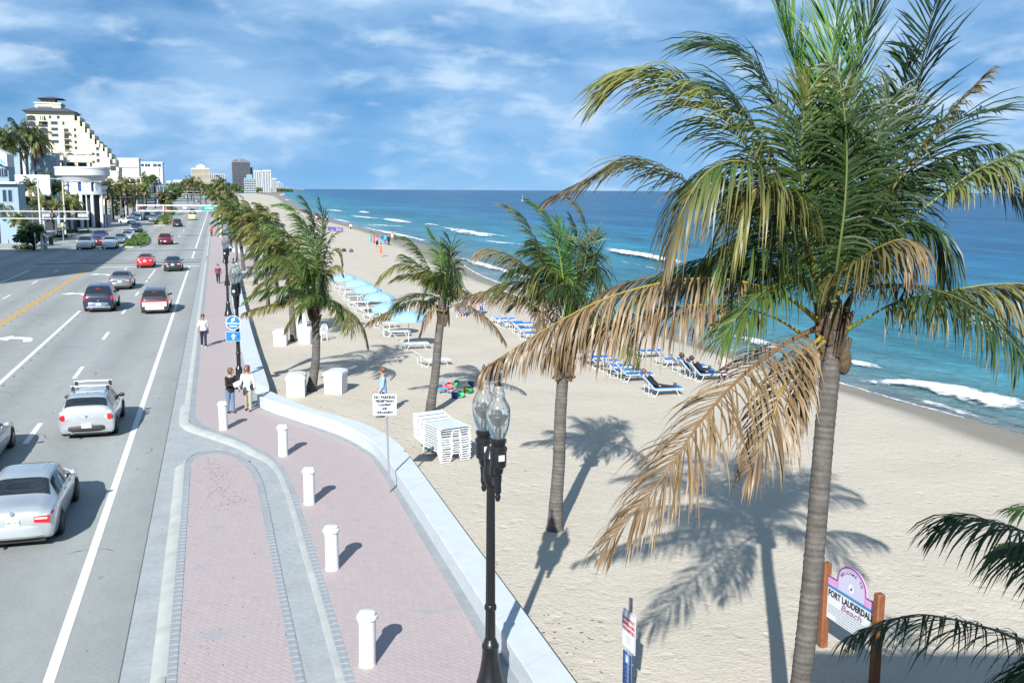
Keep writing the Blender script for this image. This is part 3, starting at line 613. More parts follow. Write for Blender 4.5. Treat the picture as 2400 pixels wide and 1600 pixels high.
# ---- twin acorn lamps
LGLASS = pmat('ribbed_lamp_glass', (.88, .94, .93), .10, trans=.92, spec=.6, ior=1.2)
LCORE = pmat('lamp_reflector', (.82, .84, .82), .3, metal=.3)
def make_lamp():
    r = empty('street_lamp')
    mb = MB(); mb.lathe([(.30, 0), (.30, .06), (.27, .10), (.25, .16), (.265, .20), (.24, .26), (.20, .42), (.165, .62), (.150, .80), (.165, .84), (.165, .88), (.135, .93), (.105, 1.0)], 24); mb.build('base', BLACKM, r)
    mb = MB(); n = 32
    prof = [(.098, 1.0), (.092, 1.6), (.080, 3.6), (.074, 4.35)]
    rings = [[(rr * (1 if k % 2 else .93) * math.cos(2 * math.pi * k / n), rr * (1 if k % 2 else .93) * math.sin(2 * math.pi * k / n), z) for k in range(n)] for rr, z in prof]
    mb.loft(rings); mb.lathe([(.10, 1.52), (.115, 1.55), (.115, 1.60), (.10, 1.63)], 24); mb.build('pole', BLACKM, r, auto=.9)
    mb = MB(); mb.lathe([(.085, 3.75), (.13, 3.84), (.145, 4.02), (.125, 4.10), (.12, 4.18), (.145, 4.26), (.10, 4.36), (.05, 4.50)], 20)
    for sy in (-1, 1):
        mb.tube([(0, sy * .06, 3.95), (0, sy * .20, 3.84), (0, sy * .33, 3.90), (0, sy * .34, 4.12)], [.055, .06, .06, .05], 10)
        mb.tube([(0, sy * .08, 4.22), (0, sy * .2, 4.30), (0, sy * .34, 4.22)], [.03, .035, .03], 8)
        mb.lathe([(0, 3.50), (.035, 3.52), (.055, 3.58), (.04, 3.63), (.065, 3.68), (.06, 3.80), (.075, 3.95)], 14, M=Matrix.Translation((0, sy * .33, .06)))
    mb.build('bracket', BLACKM, r)
    for sy in (-1, 1):
        T = Matrix.Translation((0, sy * .34, 0))
        mb = MB(); mb.lathe([(.05, 4.02), (.085, 4.06), (.10, 4.14), (.145, 4.18), (.15, 4.24), (.15, 4.44), (.165, 4.46), (.165, 4.50), (.125, 4.53), (.135, 4.57), (.15, 4.60), (.15, 4.64), (.10, 4.66)], 20, M=T); h = mb.build('lamp_housing', BLACKM, r)
        mb = MB(); mb.lathe([(.105, 4.64), (.135, 4.70), (.175, 4.80), (.205, 4.92), (.218, 5.04), (.215, 5.14), (.20, 5.20), (.165, 5.26), (.135, 5.31), (.115, 5.36), (.122, 5.38), (.122, 5.42), (.10, 5.45), (.092, 5.49), (.075, 5.54), (.06, 5.565)], 32, M=T, caps=False)
        mb.build('globe', LGLASS, r)
        mb = MB(); mb.lathe([(.045, 4.66), (.05, 4.82), (.03, 4.86), (.075, 4.90), (.15, 5.03), (.14, 5.05), (.06, 5.07), (.05, 5.12), (0, 5.14)], 18, M=T); mb.build('reflector', LCORE, r)
        mb = MB(); mb.lathe([(.075, 5.55), (.07, 5.575), (.03, 5.61), (.018, 5.64), (.03, 5.67), (.038, 5.71), (.032, 5.76), (.012, 5.80), (0, 5.81)], 14, M=T); mb.build('finial', BLACKM, r)
        mb = MB(); mb.box(-.055, .055, -.16, -.152, 4.30, 4.40, T); mb.build('plate', mat('lamp_highlight', (.7, .72, .72), .4), r)  # small pale panel stands in for the highlight on the black housing
    return r
LAMP = make_lamp()
lp = [(Vector((-.33, 15.6, .1)), 'tall black twin-globe street lamp standing beside the white sea wall, globes below the palm frond'),
      (Vector((-11.45, 41.1, .1)), 'black twin-globe street lamp carrying the round blue evacuation sign'),
      (Vector((-18.73, 65.2, .1)), 'black twin-globe street lamp rising directly behind the one with the evacuation sign'),
      (Vector((-24.7, 86.0, .1)), 'black twin-globe street lamp beside the woman in dark clothes far along the pavement'),
      (Vector((-32.5, 112.5, .1)), 'fifth twin-globe street lamp along the pavement, half hidden by palms'),
      (Vector((-39.6, 137.5, .1)), 'sixth twin-globe street lamp along the pavement, small and half hidden by palms')]
for i, (p, lab) in enumerate(lp):
    o = LAMP if i == 0 else dup(LAMP); o.location = p; o.rotation_euler = (0, 0, [math.radians(24), .05, .05, .05, .05, .05][i]); o.scale = (.88, .88, .95); tag(o, lab, 'street lamp', 'black twin-globe lamps along the pavement')
# ---- signs
SIGNW = pmat('sign_white', (.74, .78, .80), .4); SIGNB = pmat('sign_blue', (.015, .17, .55), .4); INK = pmat('sign_ink', (.012, .016, .03), .5); INKR = pmat('sign_ink_red', (.55, .03, .06), .5)
SWHITE = pmat('sign_white_print', (.80, .82, .84), .45); SGREEN = pmat('sign_green', (.0, .28, .25), .4)
def rrect(w, h, r, n=5):
    P = []
    for cx, cy, a0 in ((w / 2 - r, h / 2 - r, 0), (-w / 2 + r, h / 2 - r, 90), (-w / 2 + r, -h / 2 + r, 180), (w / 2 - r, -h / 2 + r, 270)):
        for k in range(n + 1): a = math.radians(a0 + 90 * k / n); P.append((cx + r * math.cos(a), cy + r * math.sin(a)))
    return P
UPR = Matrix.Rotation(math.pi / 2, 4, 'X')          # drawing plane (x, y) -> upright (x, z), facing -Y
def plate(parent, name, P, M, m, th=.004, y=0.0):
    mb = MB(); mb.prism(P, -th, 0, M @ Matrix.Translation((0, -y, 0)) @ UPR if False else M @ Matrix.Translation((0, y, 0)) @ UPR); return mb.build(name, m, parent, smooth=False)
def outline(parent, P, w, M, m, name='border'):
    c = Vector((sum(p[0] for p in P) / len(P), sum(p[1] for p in P) / len(P))); n = len(P)
    inner = [((p[0] - c.x) * (1 - w / max(.01, math.hypot(p[0] - c.x, p[1] - c.y))) + c.x, (p[1] - c.y) * (1 - w / max(.01, math.hypot(p[0] - c.x, p[1] - c.y))) + c.y) for p in P]
    mb = MB(); mb.add([(p[0], p[1], 0) for p in P] + [(p[0], p[1], 0) for p in inner], [(i, (i + 1) % n, n + (i + 1) % n, n + i) for i in range(n)], M @ UPR); return mb.build(name, m, parent, smooth=False)
# no parking sign
p = g(913, 1155, .1); r = empty('parking_sign', p); tag(r, 'white no parking sign for pedestrian loading on a thin steel post beside the sea wall', 'sign')
ztop = at(905, 924, p.y - .05).z - .1; zc = (ztop + at(905, 974, p.y - .05).z - .1) / 2; hh = (ztop - zc) * 2; ww = 56 / CF * p.y
mb = MB(); mb.tube([(0, .03, 0), (-.07, .03, ztop - .02)], .027, 10); mb.build('post', GALV, r)
Ms = Matrix.Translation((-.10, -.01, zc)) @ Matrix.Rotation(.06, 4, 'Z')
plate(r, 'sign_panel', rrect(ww, hh, .05), Ms, SIGNW); outline(r, rrect(ww * .94, hh * .93, .04), .012, Ms @ Matrix.Translation((0, -.003, 0)), INK)
for k, (tx, sz, sx) in enumerate((('NO PARKING', .112, .90), ('PEDESTRIAN', .088, .92), ('LOADING', .088, .98), ('AND', .088, 1.0), ('UNLOADING', .088, .95))):
    text_obj(tx, sz, INK, r, Ms @ Matrix.Translation((0, -.004, hh * (.345 - .175 * k))) @ UPR, fit=ww * (.88, .78, .56, .25, .72)[k], bold=.007)
mb = MB(); mb.lathe([(.03, -.01), (.03, .01), (.012, .014), (0, .014)], 12, Matrix.Translation((-.07, -.01, ztop - hh - .05)) @ Matrix.Rotation(math.pi / 2, 4, 'X')); mb.build('bolt', GALV, r)
# evacuation sign hung on the second lamp
p = Vector((-11.40, 40.78, .1)); r = empty('evacuation_sign', p); tag(r, 'round blue evacuation route sign above a blue arrow plate on the lamp post', 'sign')
zc = at(546, 756, p.y).z - .1; rad = 17.2 / CF * p.y
circ = [(rad * math.cos(2 * math.pi * k / 40), rad * math.sin(2 * math.pi * k / 40)) for k in range(40)]
Ms = Matrix.Translation((at(546.5, 756, p.y).x - p.x, 0, zc)) @ Matrix.Rotation(.10, 4, 'Z')
plate(r, 'sign_disc', circ, Ms, SIGNB); outline(r, circ, .018, Ms @ Matrix.Translation((0, -.003, 0)), SWHITE)
HUR = []
for k in range(13): a = math.radians(-60 + 240 * k / 12); HUR.append((.062 * math.cos(a), .062 * math.sin(a)))
mbh = MB(); T = Ms @ Matrix.Translation((0, -.004, rad * .42)) @ UPR
mbh.add([(.062 * math.cos(2 * math.pi * k / 20), .062 * math.sin(2 * math.pi * k / 20), 0) for k in range(20)], [tuple(range(20))], T)
for sg in (1, -1):
    A = [(sg * .0, sg * .062), (sg * .05, sg * .10), (sg * .115, sg * .118), (sg * .06, sg * .085), (sg * .062, sg * .02)]
    mbh.add([(x, y, .0005) for x, y in A], [tuple(range(len(A))) if sg > 0 else tuple(range(len(A)))], T)
mbh.build('hurricane_symbol', SWHITE, r, smooth=False)
text_obj('EVACUATION', .086, SWHITE, r, Ms @ Matrix.Translation((0, -.004, -rad * .12)) @ UPR, fit=rad * 1.72, bold=.003)
text_obj('ROUTE', .086, SWHITE, r, Ms @ Matrix.Translation((0, -.004, -rad * .52)) @ UPR, fit=rad * .95, bold=.003)
hw, h1, h0 = 17.5 / CF * p.y, at(546, 777.5, p.y).z - .1, at(546, 799.5, p.y).z - .1
Ma = Matrix.Translation((at(547, 788, p.y).x - p.x, 0, (h1 + h0) / 2)) @ Matrix.Rotation(.10, 4, 'Z')
plate(r, 'arrow_plate', rrect(hw * 2, h1 - h0, .02), Ma, SIGNB); outline(r, rrect(hw * 2, h1 - h0, .02), .012, Ma @ Matrix.Translation((0, -.003, 0)), SWHITE)
mb = MB(); mb.add([(-.028, -.13, 0), (.028, -.13, 0), (.028, 0, 0), (.10, 0, 0), (0, .125, 0), (-.10, 0, 0), (-.028, 0, 0)], [tuple(range(7))], Ma @ Matrix.Translation((0, -.004, 0)) @ UPR); mb.build('arrow', SWHITE, r, smooth=False)
mb = MB(); mb.box(-.02, .02, .004, .16, zc - .03, zc + .03, Matrix.Translation((.05, 0, 0))); mb.box(-.02, .02, .004, .16, (h1 + h0) / 2 - .03, (h1 + h0) / 2 + .03, Matrix.Translation((.05, 0, 0))); mb.build('clamp', BLACKM, r)
# alcohol sign: stands edge-on to the road
d = (at(1490.5, 1446, 14.60) - at(1459, 1419, 15.01)); d.z = 0
p0 = at(1459, 1419, 15.01); base = p0 + d * .5; base.z = 0; r = empty('beach_rules_sign', base); tag(r, 'narrow white alcoholic beverages prohibited sign above a blue plate on the sand', 'sign')
mb = MB(); mb.box(-.028, .028, .004, .045, -.3, 2.10, frame_mat(Vector((0, 0, 0)), d)); mb.build('post', GALV, r)
def fm(z): return frame_mat(Vector((0, 0, z)), d)
w_, zt, zb = d.length, p0.z, at(1458, 1510, 15.01).z
Mq = fm((zt + zb) / 2); plate(r, 'sign_panel', rrect(w_, zt - zb, .03), Mq, SIGNW); outline(r, rrect(w_ * .93, (zt - zb) * .95, .025), .008, Mq @ Matrix.Translation((0, -.003, 0)), INK)
for k, tx in enumerate(('ALCOHOLIC', 'BEVERAGES', 'PROHIBITED')): text_obj(tx, .072, INKR, r, Mq @ Matrix.Translation((0, -.004, (zt - zb) * (.27 - .135 * k))) @ UPR, fit=w_ * .84, bold=.003)
for k in range(4): text_obj('------------------' if k < 3 else '-', .04, INK, r, Mq @ Matrix.Translation((0, -.004, (zt - zb) * (-.17 - .06 * k))) @ UPR, sx=.6, name='fine_print')
zt2, zb2 = zb - .03, zb - .03 - .60; Mq2 = fm((zt2 + zb2) / 2) @ Matrix.Translation((-.03, .006, 0)); plate(r, 'blue_plate', rrect(w_ * .68, zt2 - zb2, .02), Mq2, pmat('sign_navy', (.02, .06, .19), .4)); outline(r, rrect(w_ * .68, zt2 - zb2, .02), .012, Mq2 @ Matrix.Translation((0, -.003, 0)), SWHITE)
mb = MB(); T = Mq2 @ Matrix.Translation((0, -.004, .17)) @ UPR; mb.quad((-.07, -.07, 0), (.07, -.07, 0), (.07, .07, 0), (-.07, .07, 0), T); mb.build('pictogram', pmat('sign_ink_blue', (.25, .38, .6), .5), r, smooth=False)
mb = MB(); T = Mq2 @ Matrix.Translation((0, -.006, .17)) @ UPR
mb.add([(.018 * math.cos(k) - .005, .018 * math.sin(k) + .045, 0) for k in np.linspace(0, 6.28, 12)[:-1]], [tuple(range(11))], T)
mb.add([(-.03, -.06, 0), (0, -.06, 0), (.03, .0, 0), (.02, .03, 0), (-.02, .03, 0)], [tuple(range(5))], T); mb.build('pictogram_figure', SWHITE, r, smooth=False)
for k in range(5): text_obj('--------' if k % 2 else '-----------', .05, pmat('sign_print_pale', (.35, .45, .62), .5) if 'pp' not in M_ else M_['pp'], r, Mq2 @ Matrix.Translation((0, -.004, .03 - .07 * k)) @ UPR, sx=.75, name='fine_print')
Mq3 = fm(zb2 - .2); plate(r, 'lower_plate', rrect(w_ * .68, .3, .02), Mq3 @ Matrix.Translation((-.03, .006, 0)), SIGNW)
# welcome sign
a = Vector((5.69, 18.3, 0)); a = g(1927, 1513, 0); b = Vector((6.30, 16.15, 0))
d = b - a; W = d.length; r = empty('welcome_sign', a); tag(r, 'arched welcome to the beach signboard between two brown posts behind the large palm', 'sign')
WOOD = pmat('stained_sign_wood', (.21, .075, .03), .6, var=.2, vscale=8)
def fw(x, z, y=0.0): return frame_mat(d.normalized() * x + Vector((0, 0, z)), d) @ Matrix.Translation((0, y, 0))
for x in (0, W):
    mb = MB(); mb.bbox(-.075, .075, -.075, .075, -.3, 1.64, .02, fw(x, 0)); mb.build('post', WOOD, r)
pw, pz0, pz1 = W - .15, .62, 1.24
plate(r, 'sign_panel', [(-pw / 2, pz0), (pw / 2, pz0), (pw / 2, pz1), (-pw / 2, pz1)], fw(W / 2, 0), SIGNW, .03)
AR = [(-pw / 2, 1.24), (pw / 2, 1.24), (pw / 2, 1.42), (pw * .30, 1.42)] + [(pw * .30 * math.cos(math.radians(x)), 1.46 + .33 * math.sin(math.radians(x))) for x in range(0, 181, 12)] + [(-pw * .30, 1.42), (-pw / 2, 1.42)]
plate(r, 'arch_panel', AR, fw(W / 2, 0), pmat('sign_pink', (.62, .33, .58), .5, var=.25, vscale=4), .03)
IN = [(pw * .27 * math.cos(math.radians(x)), 1.44 + .29 * math.sin(math.radians(x))) for x in range(0, 181, 12)] + [(-pw * .27, 1.27), (pw * .27, 1.27)]
mb = MB(); mb.add([(x, y, 0) for x, y in IN], [tuple(range(len(IN)))], fw(W / 2, 0, -.004) @ UPR); mb.build('arch_field', pmat('sign_lilac', (.58, .57, .75), .5), r, smooth=False)
mb = MB(); P = AR[2:]; 
for q0, q1 in zip(P, P[1:]):
    v = Vector((q1[0] - q0[0], q1[1] - q0[1])); nn_ = Vector((-v.y, v.x)).normalized() * .012
    mb.add([(q0[0] - nn_.x, q0[1] - nn_.y, 0), (q1[0] - nn_.x, q1[1] - nn_.y, 0), (q1[0] + nn_.x, q1[1] + nn_.y, 0), (q0[0] + nn_.x, q0[1] + nn_.y, 0)], [(0, 1, 2, 3)], fw(W / 2, 0, -.005) @ UPR)
mb.build('arch_border', pmat('sign_indigo', (.06, .05, .22), .5), r, smooth=False)
mb = MB(); mb.quad((-pw / 2, 1.215, 0), (pw / 2, 1.215, 0), (pw / 2, 1.265, 0), (-pw / 2, 1.265, 0), fw(W / 2, 0, -.006) @ UPR); mb.build('blue_band', pmat('sign_band_blue', (.03, .25, .55), .4), r, smooth=False)
for k, chs in enumerate('WELCOME TO'):
    ang = math.radians(150 - 120 * k / 9)
    if chs != ' ': text_obj(chs, .075, INK, r, fw(W / 2 + pw * .235 * math.cos(ang), 1.455 + .235 * math.sin(ang), -.008) @ UPR @ Matrix.Rotation(ang - math.pi / 2, 4, 'Z'), bold=.001)
mb = MB(); T = fw(W / 2, 1.42, -.007) @ UPR; mb.add([(.075 * math.cos(k), .085 * math.sin(k), 0) for k in np.linspace(0, 6.283, 21)[:-1]], [tuple(range(20))], T); mb.build('emblem', SWHITE, r, smooth=False)
mb = MB(); T = fw(W / 2, 1.42, -.009) @ UPR; mb.add([(-.03, -.04, 0), (.035, -.02, 0), (.025, .06, 0), (.0, .01, 0), (-.025, .0, 0)], [tuple(range(5))], T); mb.build('emblem_figure', pmat('sign_plum', (.25, .05, .25), .5), r, smooth=False)
text_obj('FORT LAUDERDALE', .17, INK, r, fw(W / 2, 1.115, -.008) @ UPR, fit=pw * .95, bold=.005)
text_obj('Beach', .17, pmat('sign_mauve', (.34, .20, .38), .5), r, fw(W / 2 + .05, .975, -.009) @ UPR @ Matrix(((1, .35, 0, 0), (0, 1, 0, 0), (0, 0, 1, 0), (0, 0, 0, 1))), fit=pw * .42, bold=.002)
FP = pmat('sign_fine_print', (.30, .36, .40), .5)
for k in range(6):
    mb = MB(); hw = pw * (.46 if k < 4 else .32); x = -hw
    while x < hw - .02:
        l = rnd.uniform(.03, .09); mb.quad((x, -.008, 0), (min(x + l, hw), -.008, 0), (min(x + l, hw), .008, 0), (x, .008, 0), fw(W / 2 + (0 if k < 4 else .06), .885 - .045 * k, -.006) @ UPR); x += l + .016
    mb.build('fine_print', FP, r, smooth=False)
# ================================================================ BEACH THINGS
PLASW = pmat('white_plastic', (.66, .68, .69), .45)
def make_bin():
    r = empty('beach_locker')
    mb = MB(); w, dp = .33, .36
    rings = [[(-x, -y, z), (x, -y, z), (x, y, z), (-x, y, z)] for x, y, z in ((w * .94, dp * .94, 0), (w, dp, .04), (w * 1.03, dp * 1.03, .70), (w * 1.03, dp * 1.03, .72))]
    mb.loft(rings); mb.build('body', PLASW, r, smooth=False)
    mb = MB(); prof = []
    for k in range(9): a = math.radians(180 * k / 8); prof.append((w * 1.12 * -math.cos(a), .80 + .10 * math.sin(a)))
    P = [(-w * 1.12, .71)] + prof + [(w * 1.12, .71)]
    rings = [[(x, y, z) for x, z in P] for y in (-dp * 1.12, -dp * 1.08, dp * 1.08, dp * 1.12)]
    mb.loft(rings); mb.build('lid', PLASW, r, auto=.5)
    return r
BN = make_bin()
for i, (x, y, rz, sc, lab) in enumerate(((691, 931, .10, 1.08, 'white plastic beach locker left of the near curved palm trunk, in front of the wall'), (784, 924, -.13, 1.12, 'white beach locker right of the near curved palm trunk, a palm shadow beside it'),
                                   (655, 811, .08, 1.0, 'white plastic beach locker on the left in the farther pair'), (714, 807, -.06, 1.0, 'white plastic beach locker on the right in the farther pair with a shaded lid'))):
    o = BN if i == 0 else dup(BN); p = g(x, y, 0); p += Vector((0, .36, 0)); o.location = (p.x, p.y, -.02); o.rotation_euler = (0, 0, rz); o.scale = (sc, sc, sc); tag(o, lab, 'locker', 'white beach lockers strapped to palms')
# strap between locker and trunk
# ---- loungers
VINYL = pmat('white_vinyl_strap', (.60, .66, .70), .5); FRAMEW = pmat('white_tube_frame', (.70, .72, .73), .4)
CUSH = pmat('blue_lounger_cloth', (.012, .165, .52), .7, var=.08, vscale=5)
def make_lounger(kind):
    """head at -Y, foot at +Y, 1.95 long"""
    r = empty('beach_lounger'); hw = .31
    ang = math.radians(48 if kind == 'blue' else 38); bl = .72; yb = -.30
    ub = Vector((0, -math.cos(ang), math.sin(ang)))
    seatz = .34
    for s in (-1, 1):
        mb = MB(); mb.tube([(s * hw, yb, seatz), (s * hw, .5, seatz - .01), (s * hw, .92, seatz - .02), (s * (hw - .06), .98, seatz - .02)], .017, 6)
        mb.build('side_rail', FRAMEW, r)
        mb = MB(); top = Vector((s * hw, yb, seatz)) + ub * bl
        mb.tube([(s * hw, yb, seatz), top, top + Vector((-s * .05, 0, 0)) + ub * .04], .017, 6); mb.build('back_rail', FRAMEW, r)
        for y0, y1 in ((.62, .78), (-.12, -.26)):
            mb = MB(); mb.tube([(s * hw, y0, seatz - .02), (s * (hw - .01), y1, .02), ], .016, 6); mb.build('leg', FRAMEW, r)
        mb = MB(); mb.tube([Vector((s * hw, yb, seatz)) + ub * bl * .55, (s * hw * .98, yb - .25, .05), (s * hw * .98, -.26, .03)], .013, 6); mb.build('brace', FRAMEW, r)
    for y in (.78, -.26):
        mb = MB(); mb.tube([(-hw, y, .02), (hw, y, .02)], .015, 6); mb.build('foot_bar', FRAMEW, r)
    def slat(p, u, w, m, nm, th=.012):
        mb = MB(); n_ = Vector((0, -u.z, u.y))
        M = Matrix((Vector((1, 0, 0)), u, n_)).transposed().to_4x4(); M.translation = p
        mb.bbox(-hw + .005, hw - .005, -w / 2, w / 2, -.004, th, .004, M); return mb.build(nm, m, r, smooth=False)
    ns, nb_ = (6, 4)
    for k in range(ns): slat(Vector((0, yb + .1 + k * (1.24 / ns), seatz + .002)), Vector((0, 1, 0)), 1.24 / ns - .035, VINYL, 'strap')
    for k in range(nb_): slat(Vector((0, yb, seatz)) + ub * (.12 + k * (bl - .06) / nb_), -ub, (bl - .06) / nb_ - .03, VINYL, 'strap')
    if kind == 'blue':
        mb = MB(); mb.bbox(-hw * .93, hw * .93, yb + .0, .93, seatz + .014, seatz + .045, .012); mb.build('seat_cloth', CUSH, r)
        n_ = Vector((0, math.sin(ang), math.cos(ang))); M = Matrix((Vector((1, 0, 0)), ub, -n_)).transposed().to_4x4(); M = Matrix((Vector((-1, 0, 0)), ub, n_)).transposed().to_4x4(); M.translation = Vector((0, yb, seatz + .02))
        mb = MB(); mb.bbox(-hw * .93, hw * .93, .0, bl, .010, .040, .012, M); mb.build('back_cloth', CUSH, r)
    return r
LW = make_lounger('white'); LB = make_lounger('blue')
RZ_N = math.atan2(-ND.x, ND.y)                    # local +Y -> towards the sea
wl_ = [(1010, 858, 'white slatted lounger closest to the camera, crossed by the middle palm trunk'), (963, 818, 'white slatted lounger under the nearest blue umbrella'), (922, 789, 'white slatted lounger behind the one under the nearest umbrella'),
       (897, 768, 'white slatted lounger fourth in the umbrella row'), (872, 748, 'white slatted lounger fifth in the umbrella row'), (852, 733, 'white slatted lounger sixth in the umbrella row'), (835, 718, 'white slatted lounger seventh in the umbrella row'),
       (822, 704, 'white slatted lounger eighth in the umbrella row beside the left palm'), (812, 692, 'white slatted lounger under the farthest umbrellas'), (800, 681, 'farthest white slatted lounger of the umbrella row')]
for i, (x, y, lab) in enumerate(wl_):
    o = LW if i == 0 else dup(LW); p = g(x, y, 0); o.location = (p.x, p.y, -.01); o.rotation_euler = (0, 0, RZ_N + rnd.uniform(-.12, .12)); tag(o, lab, 'lounger', 'white loungers under the umbrellas')
bl_ = [((1545, 927), 'front', 'blue lounger with a person in black lying on it'), ((1480, 893), '', 'blue lounger right behind the person lying in black'), ((1455, 884), '', 'blue lounger third from the lying person in the front row'),
       ((1437, 874), '', 'blue lounger fourth from the lying person in the front row'), ((1405, 862), '', 'blue lounger fifth from the lying person in the front row'), ((1388, 853), '', 'blue lounger sixth from the lying person, beside the brown frond tip'),
       ((1350, 842), '', 'blue lounger just right of the palm trunk with the cut leaf bases'), ((1240, 795), '', 'blue lounger under the tip of the long brown frond'), ((1225, 783), '', 'second blue lounger up from the tip of the long brown frond'),
       ((1190, 768), '', 'blue lounger second in the group left of the windswept palm'), ((1172, 760), '', 'leftmost blue lounger of the group below the brown fronds'), ((1212, 771), '', 'blue lounger behind the leftmost group'),
       ((1510, 838), '', 'blue lounger seen between hanging brown leaflets in the rear row'), ((1568, 858), '', 'blue lounger in the rear row left of the empty white frames'), ((1608, 874), '', 'blue lounger in the rear row behind the two seated people'),
       ((1626, 884), '', 'blue lounger of the person in black sitting farther left'), ((1650, 892), '', 'blue lounger of the person in black beside the pink bather'), ((1318, 815), '', 'blue lounger half hidden by the palm trunk top'), ((1455, 815), '', 'blue lounger hidden behind hanging leaflets in the rear row')]
for i, ((x, y), k, lab) in enumerate(bl_):
    o = LB if i == 0 else dup(LB); p = g(x, y, 0); o.location = (p.x, p.y, -.01); o.rotation_euler = (0, 0, RZ_N - .10 + rnd.uniform(-.07, .07)); tag(o, lab, 'lounger', 'blue loungers near the water')
LP0 = Vector(LB.location); LBROT = LB.rotation_euler[2]
# ---- stack of loungers
def make_flat_lounger():
    r = empty('stacked_lounger'); hw = .52
    prof = [(-1.0, .17), (-.72, .10), (-.38, .03), (-.1, .0), (.40, .0), (.95, 0.0)]
    for s in (-1, 1):
        mb = MB(); mb.tube([(s * hw, y, z) for y, z in prof], .017, 6); mb.build('side_rail', FRAMEW, r)
        for y0, y1 in ((.72, .93), (-.2, -.36)):
            mb = MB(); mb.tube([(s * hw, y0, 0), (s * (hw - .02), y1, -.30)], .022, 6); mb.build('leg', FRAMEW, r)
    mb = MB(); mb.tube([(-hw * .98, .93, -.30), (-.2, .945, -.30), (-.12, .94, -.06), (.12, .94, -.06), (.2, .945, -.30), (hw * .98, .93, -.30)], .02, 6); mb.build('foot_bar', FRAMEW, r)
    for k in range(7):
        y = -.95 + k * .27; z = float(np.interp(y, [a for a, _ in prof], [b for _, b in prof])); y2 = y + .20; z2 = float(np.interp(y2, [a for a, _ in prof], [b for _, b in prof]))
        mb = MB(); mb.loft([[(-hw, y, z), (hw, y, z), (hw, y2, z2), (-hw, y2, z2)], [(-hw, y, z + .014), (hw, y, z + .014), (hw, y2, z2 + .014), (-hw, y2, z2 + .014)]]); mb.build('strap', VINYL, r, smooth=False)
    return r
FLAT = make_flat_lounger()
foot = g(1100, 1078, 0); headp = g(1010, 1012, 0)
ax = Vector((.52, -.85, 0)).normalized(); rz = math.atan2(-ax.x, ax.y)
c0 = Vector((-2.22, 31.05, 0))
for k in range(11):
    o = FLAT if k == 0 else dup(FLAT)
    o.location = (c0.x + rnd.uniform(-.02, .02), c0.y + rnd.uniform(-.02, .02), .32 + k * .074); o.rotation_euler = (0, 0, rz + rnd.uniform(-.015, .015))
    tag(o, ('white lounger at the bottom of the stack, legs in the sand' if k == 0 else 'white lounger on top of the stack behind the near lamp' if k == 10 else 'white lounger within the stack behind the near lamp, %s from the top' % ['', 'ninth', 'eighth', 'seventh', 'sixth', 'fifth', 'fourth', 'third', 'second', 'next'][k] if k < 9 else 'white lounger directly under the top one of the stack'), 'lounger', 'stacked white loungers')
# ---- umbrellas
UMB = pmat('pale_blue_canvas', (.30, .50, .66), .75, transl=.15, var=.04, vscale=4)
def make_umbrella():
    r = empty('beach_umbrella')
    mb = MB(); mb.tube([(0, 0, -.2), (0, 0, 2.0)], .022, 8); mb.build('pole', FRAMEW, r)
    n, R0 = 8, 1.02
    for k in range(n):
        a0, a1 = 2 * math.pi * k / n, 2 * math.pi * (k + 1) / n; rows = []
        for j in range(6):
            f = j / 5; rr = R0 * math.sin(f * 1.25) / math.sin(1.25); zz = 2.0 - .50 * (1 - math.cos(f * 1.25)) / (1 - math.cos(1.25)) ** .9 * .78
            row = []
            for i in range(5):
                h = i / 4; a = a0 + (a1 - a0) * h; sag = 1 - .055 * math.sin(math.pi * h) * f
                row.append((rr * sag * math.cos(a), rr * sag * math.sin(a), zz - .02 * math.sin(math.pi * h) * f))
            rows.append(row)
        vs_ = [p for q in rows for p in q]; fs = [(j * 5 + i, j * 5 + i + 1, (j + 1) * 5 + i + 1, (j + 1) * 5 + i) for j in range(5) for i in range(4)]
        mb = MB(); mb.add(vs_, fs); e = [rows[5][i] for i in range(5)]; b = len(mb.v); mb.add(e + [(x, y, z - .10) for x, y, z in e], [(i, i + 1, 6 + i, 5 + i) for i in range(4)]); mb.build('canopy_panel', UMB, r, auto=1.2)
        mb = MB(); mb.tube([Vector(rows[j][0]) + Vector((0, 0, -.012)) for j in range(6)], .007, 4); mb.build('rib', FRAMEW, r)
    mb = MB(); mb.lathe([(.03, 1.99), (.025, 2.02), (.008, 2.07), (0, 2.075)], 8); mb.build('finial', FRAMEW, r)
    return r
UM = make_umbrella()
um = [((957, 727), 'pale blue beach umbrella nearest the camera, behind the middle palm trunk'), ((912, 707), 'pale blue beach umbrella second in the row, partly behind a palm frond'), ((889, 683), 'pale blue beach umbrella third from the camera'),
      ((862, 666), 'pale blue beach umbrella fourth from the camera'), ((837, 653), 'pale blue beach umbrella second from the far end of the row'), ((808, 641), 'pale blue beach umbrella at the far end of the row, largest overlap with the palm')]
for i, ((x, y), lab) in enumerate(um):
    o = UM if i == 0 else dup(UM); p = g(x, y, 2.03); o.location = (p.x, p.y, 0); o.rotation_euler = (rnd.uniform(-.04, .04), rnd.uniform(-.04, .04), rnd.uniform(0, 1)); o.scale = (1.0, 1.0, 1.0); tag(o, lab, 'beach umbrella', 'pale blue umbrellas in a row')
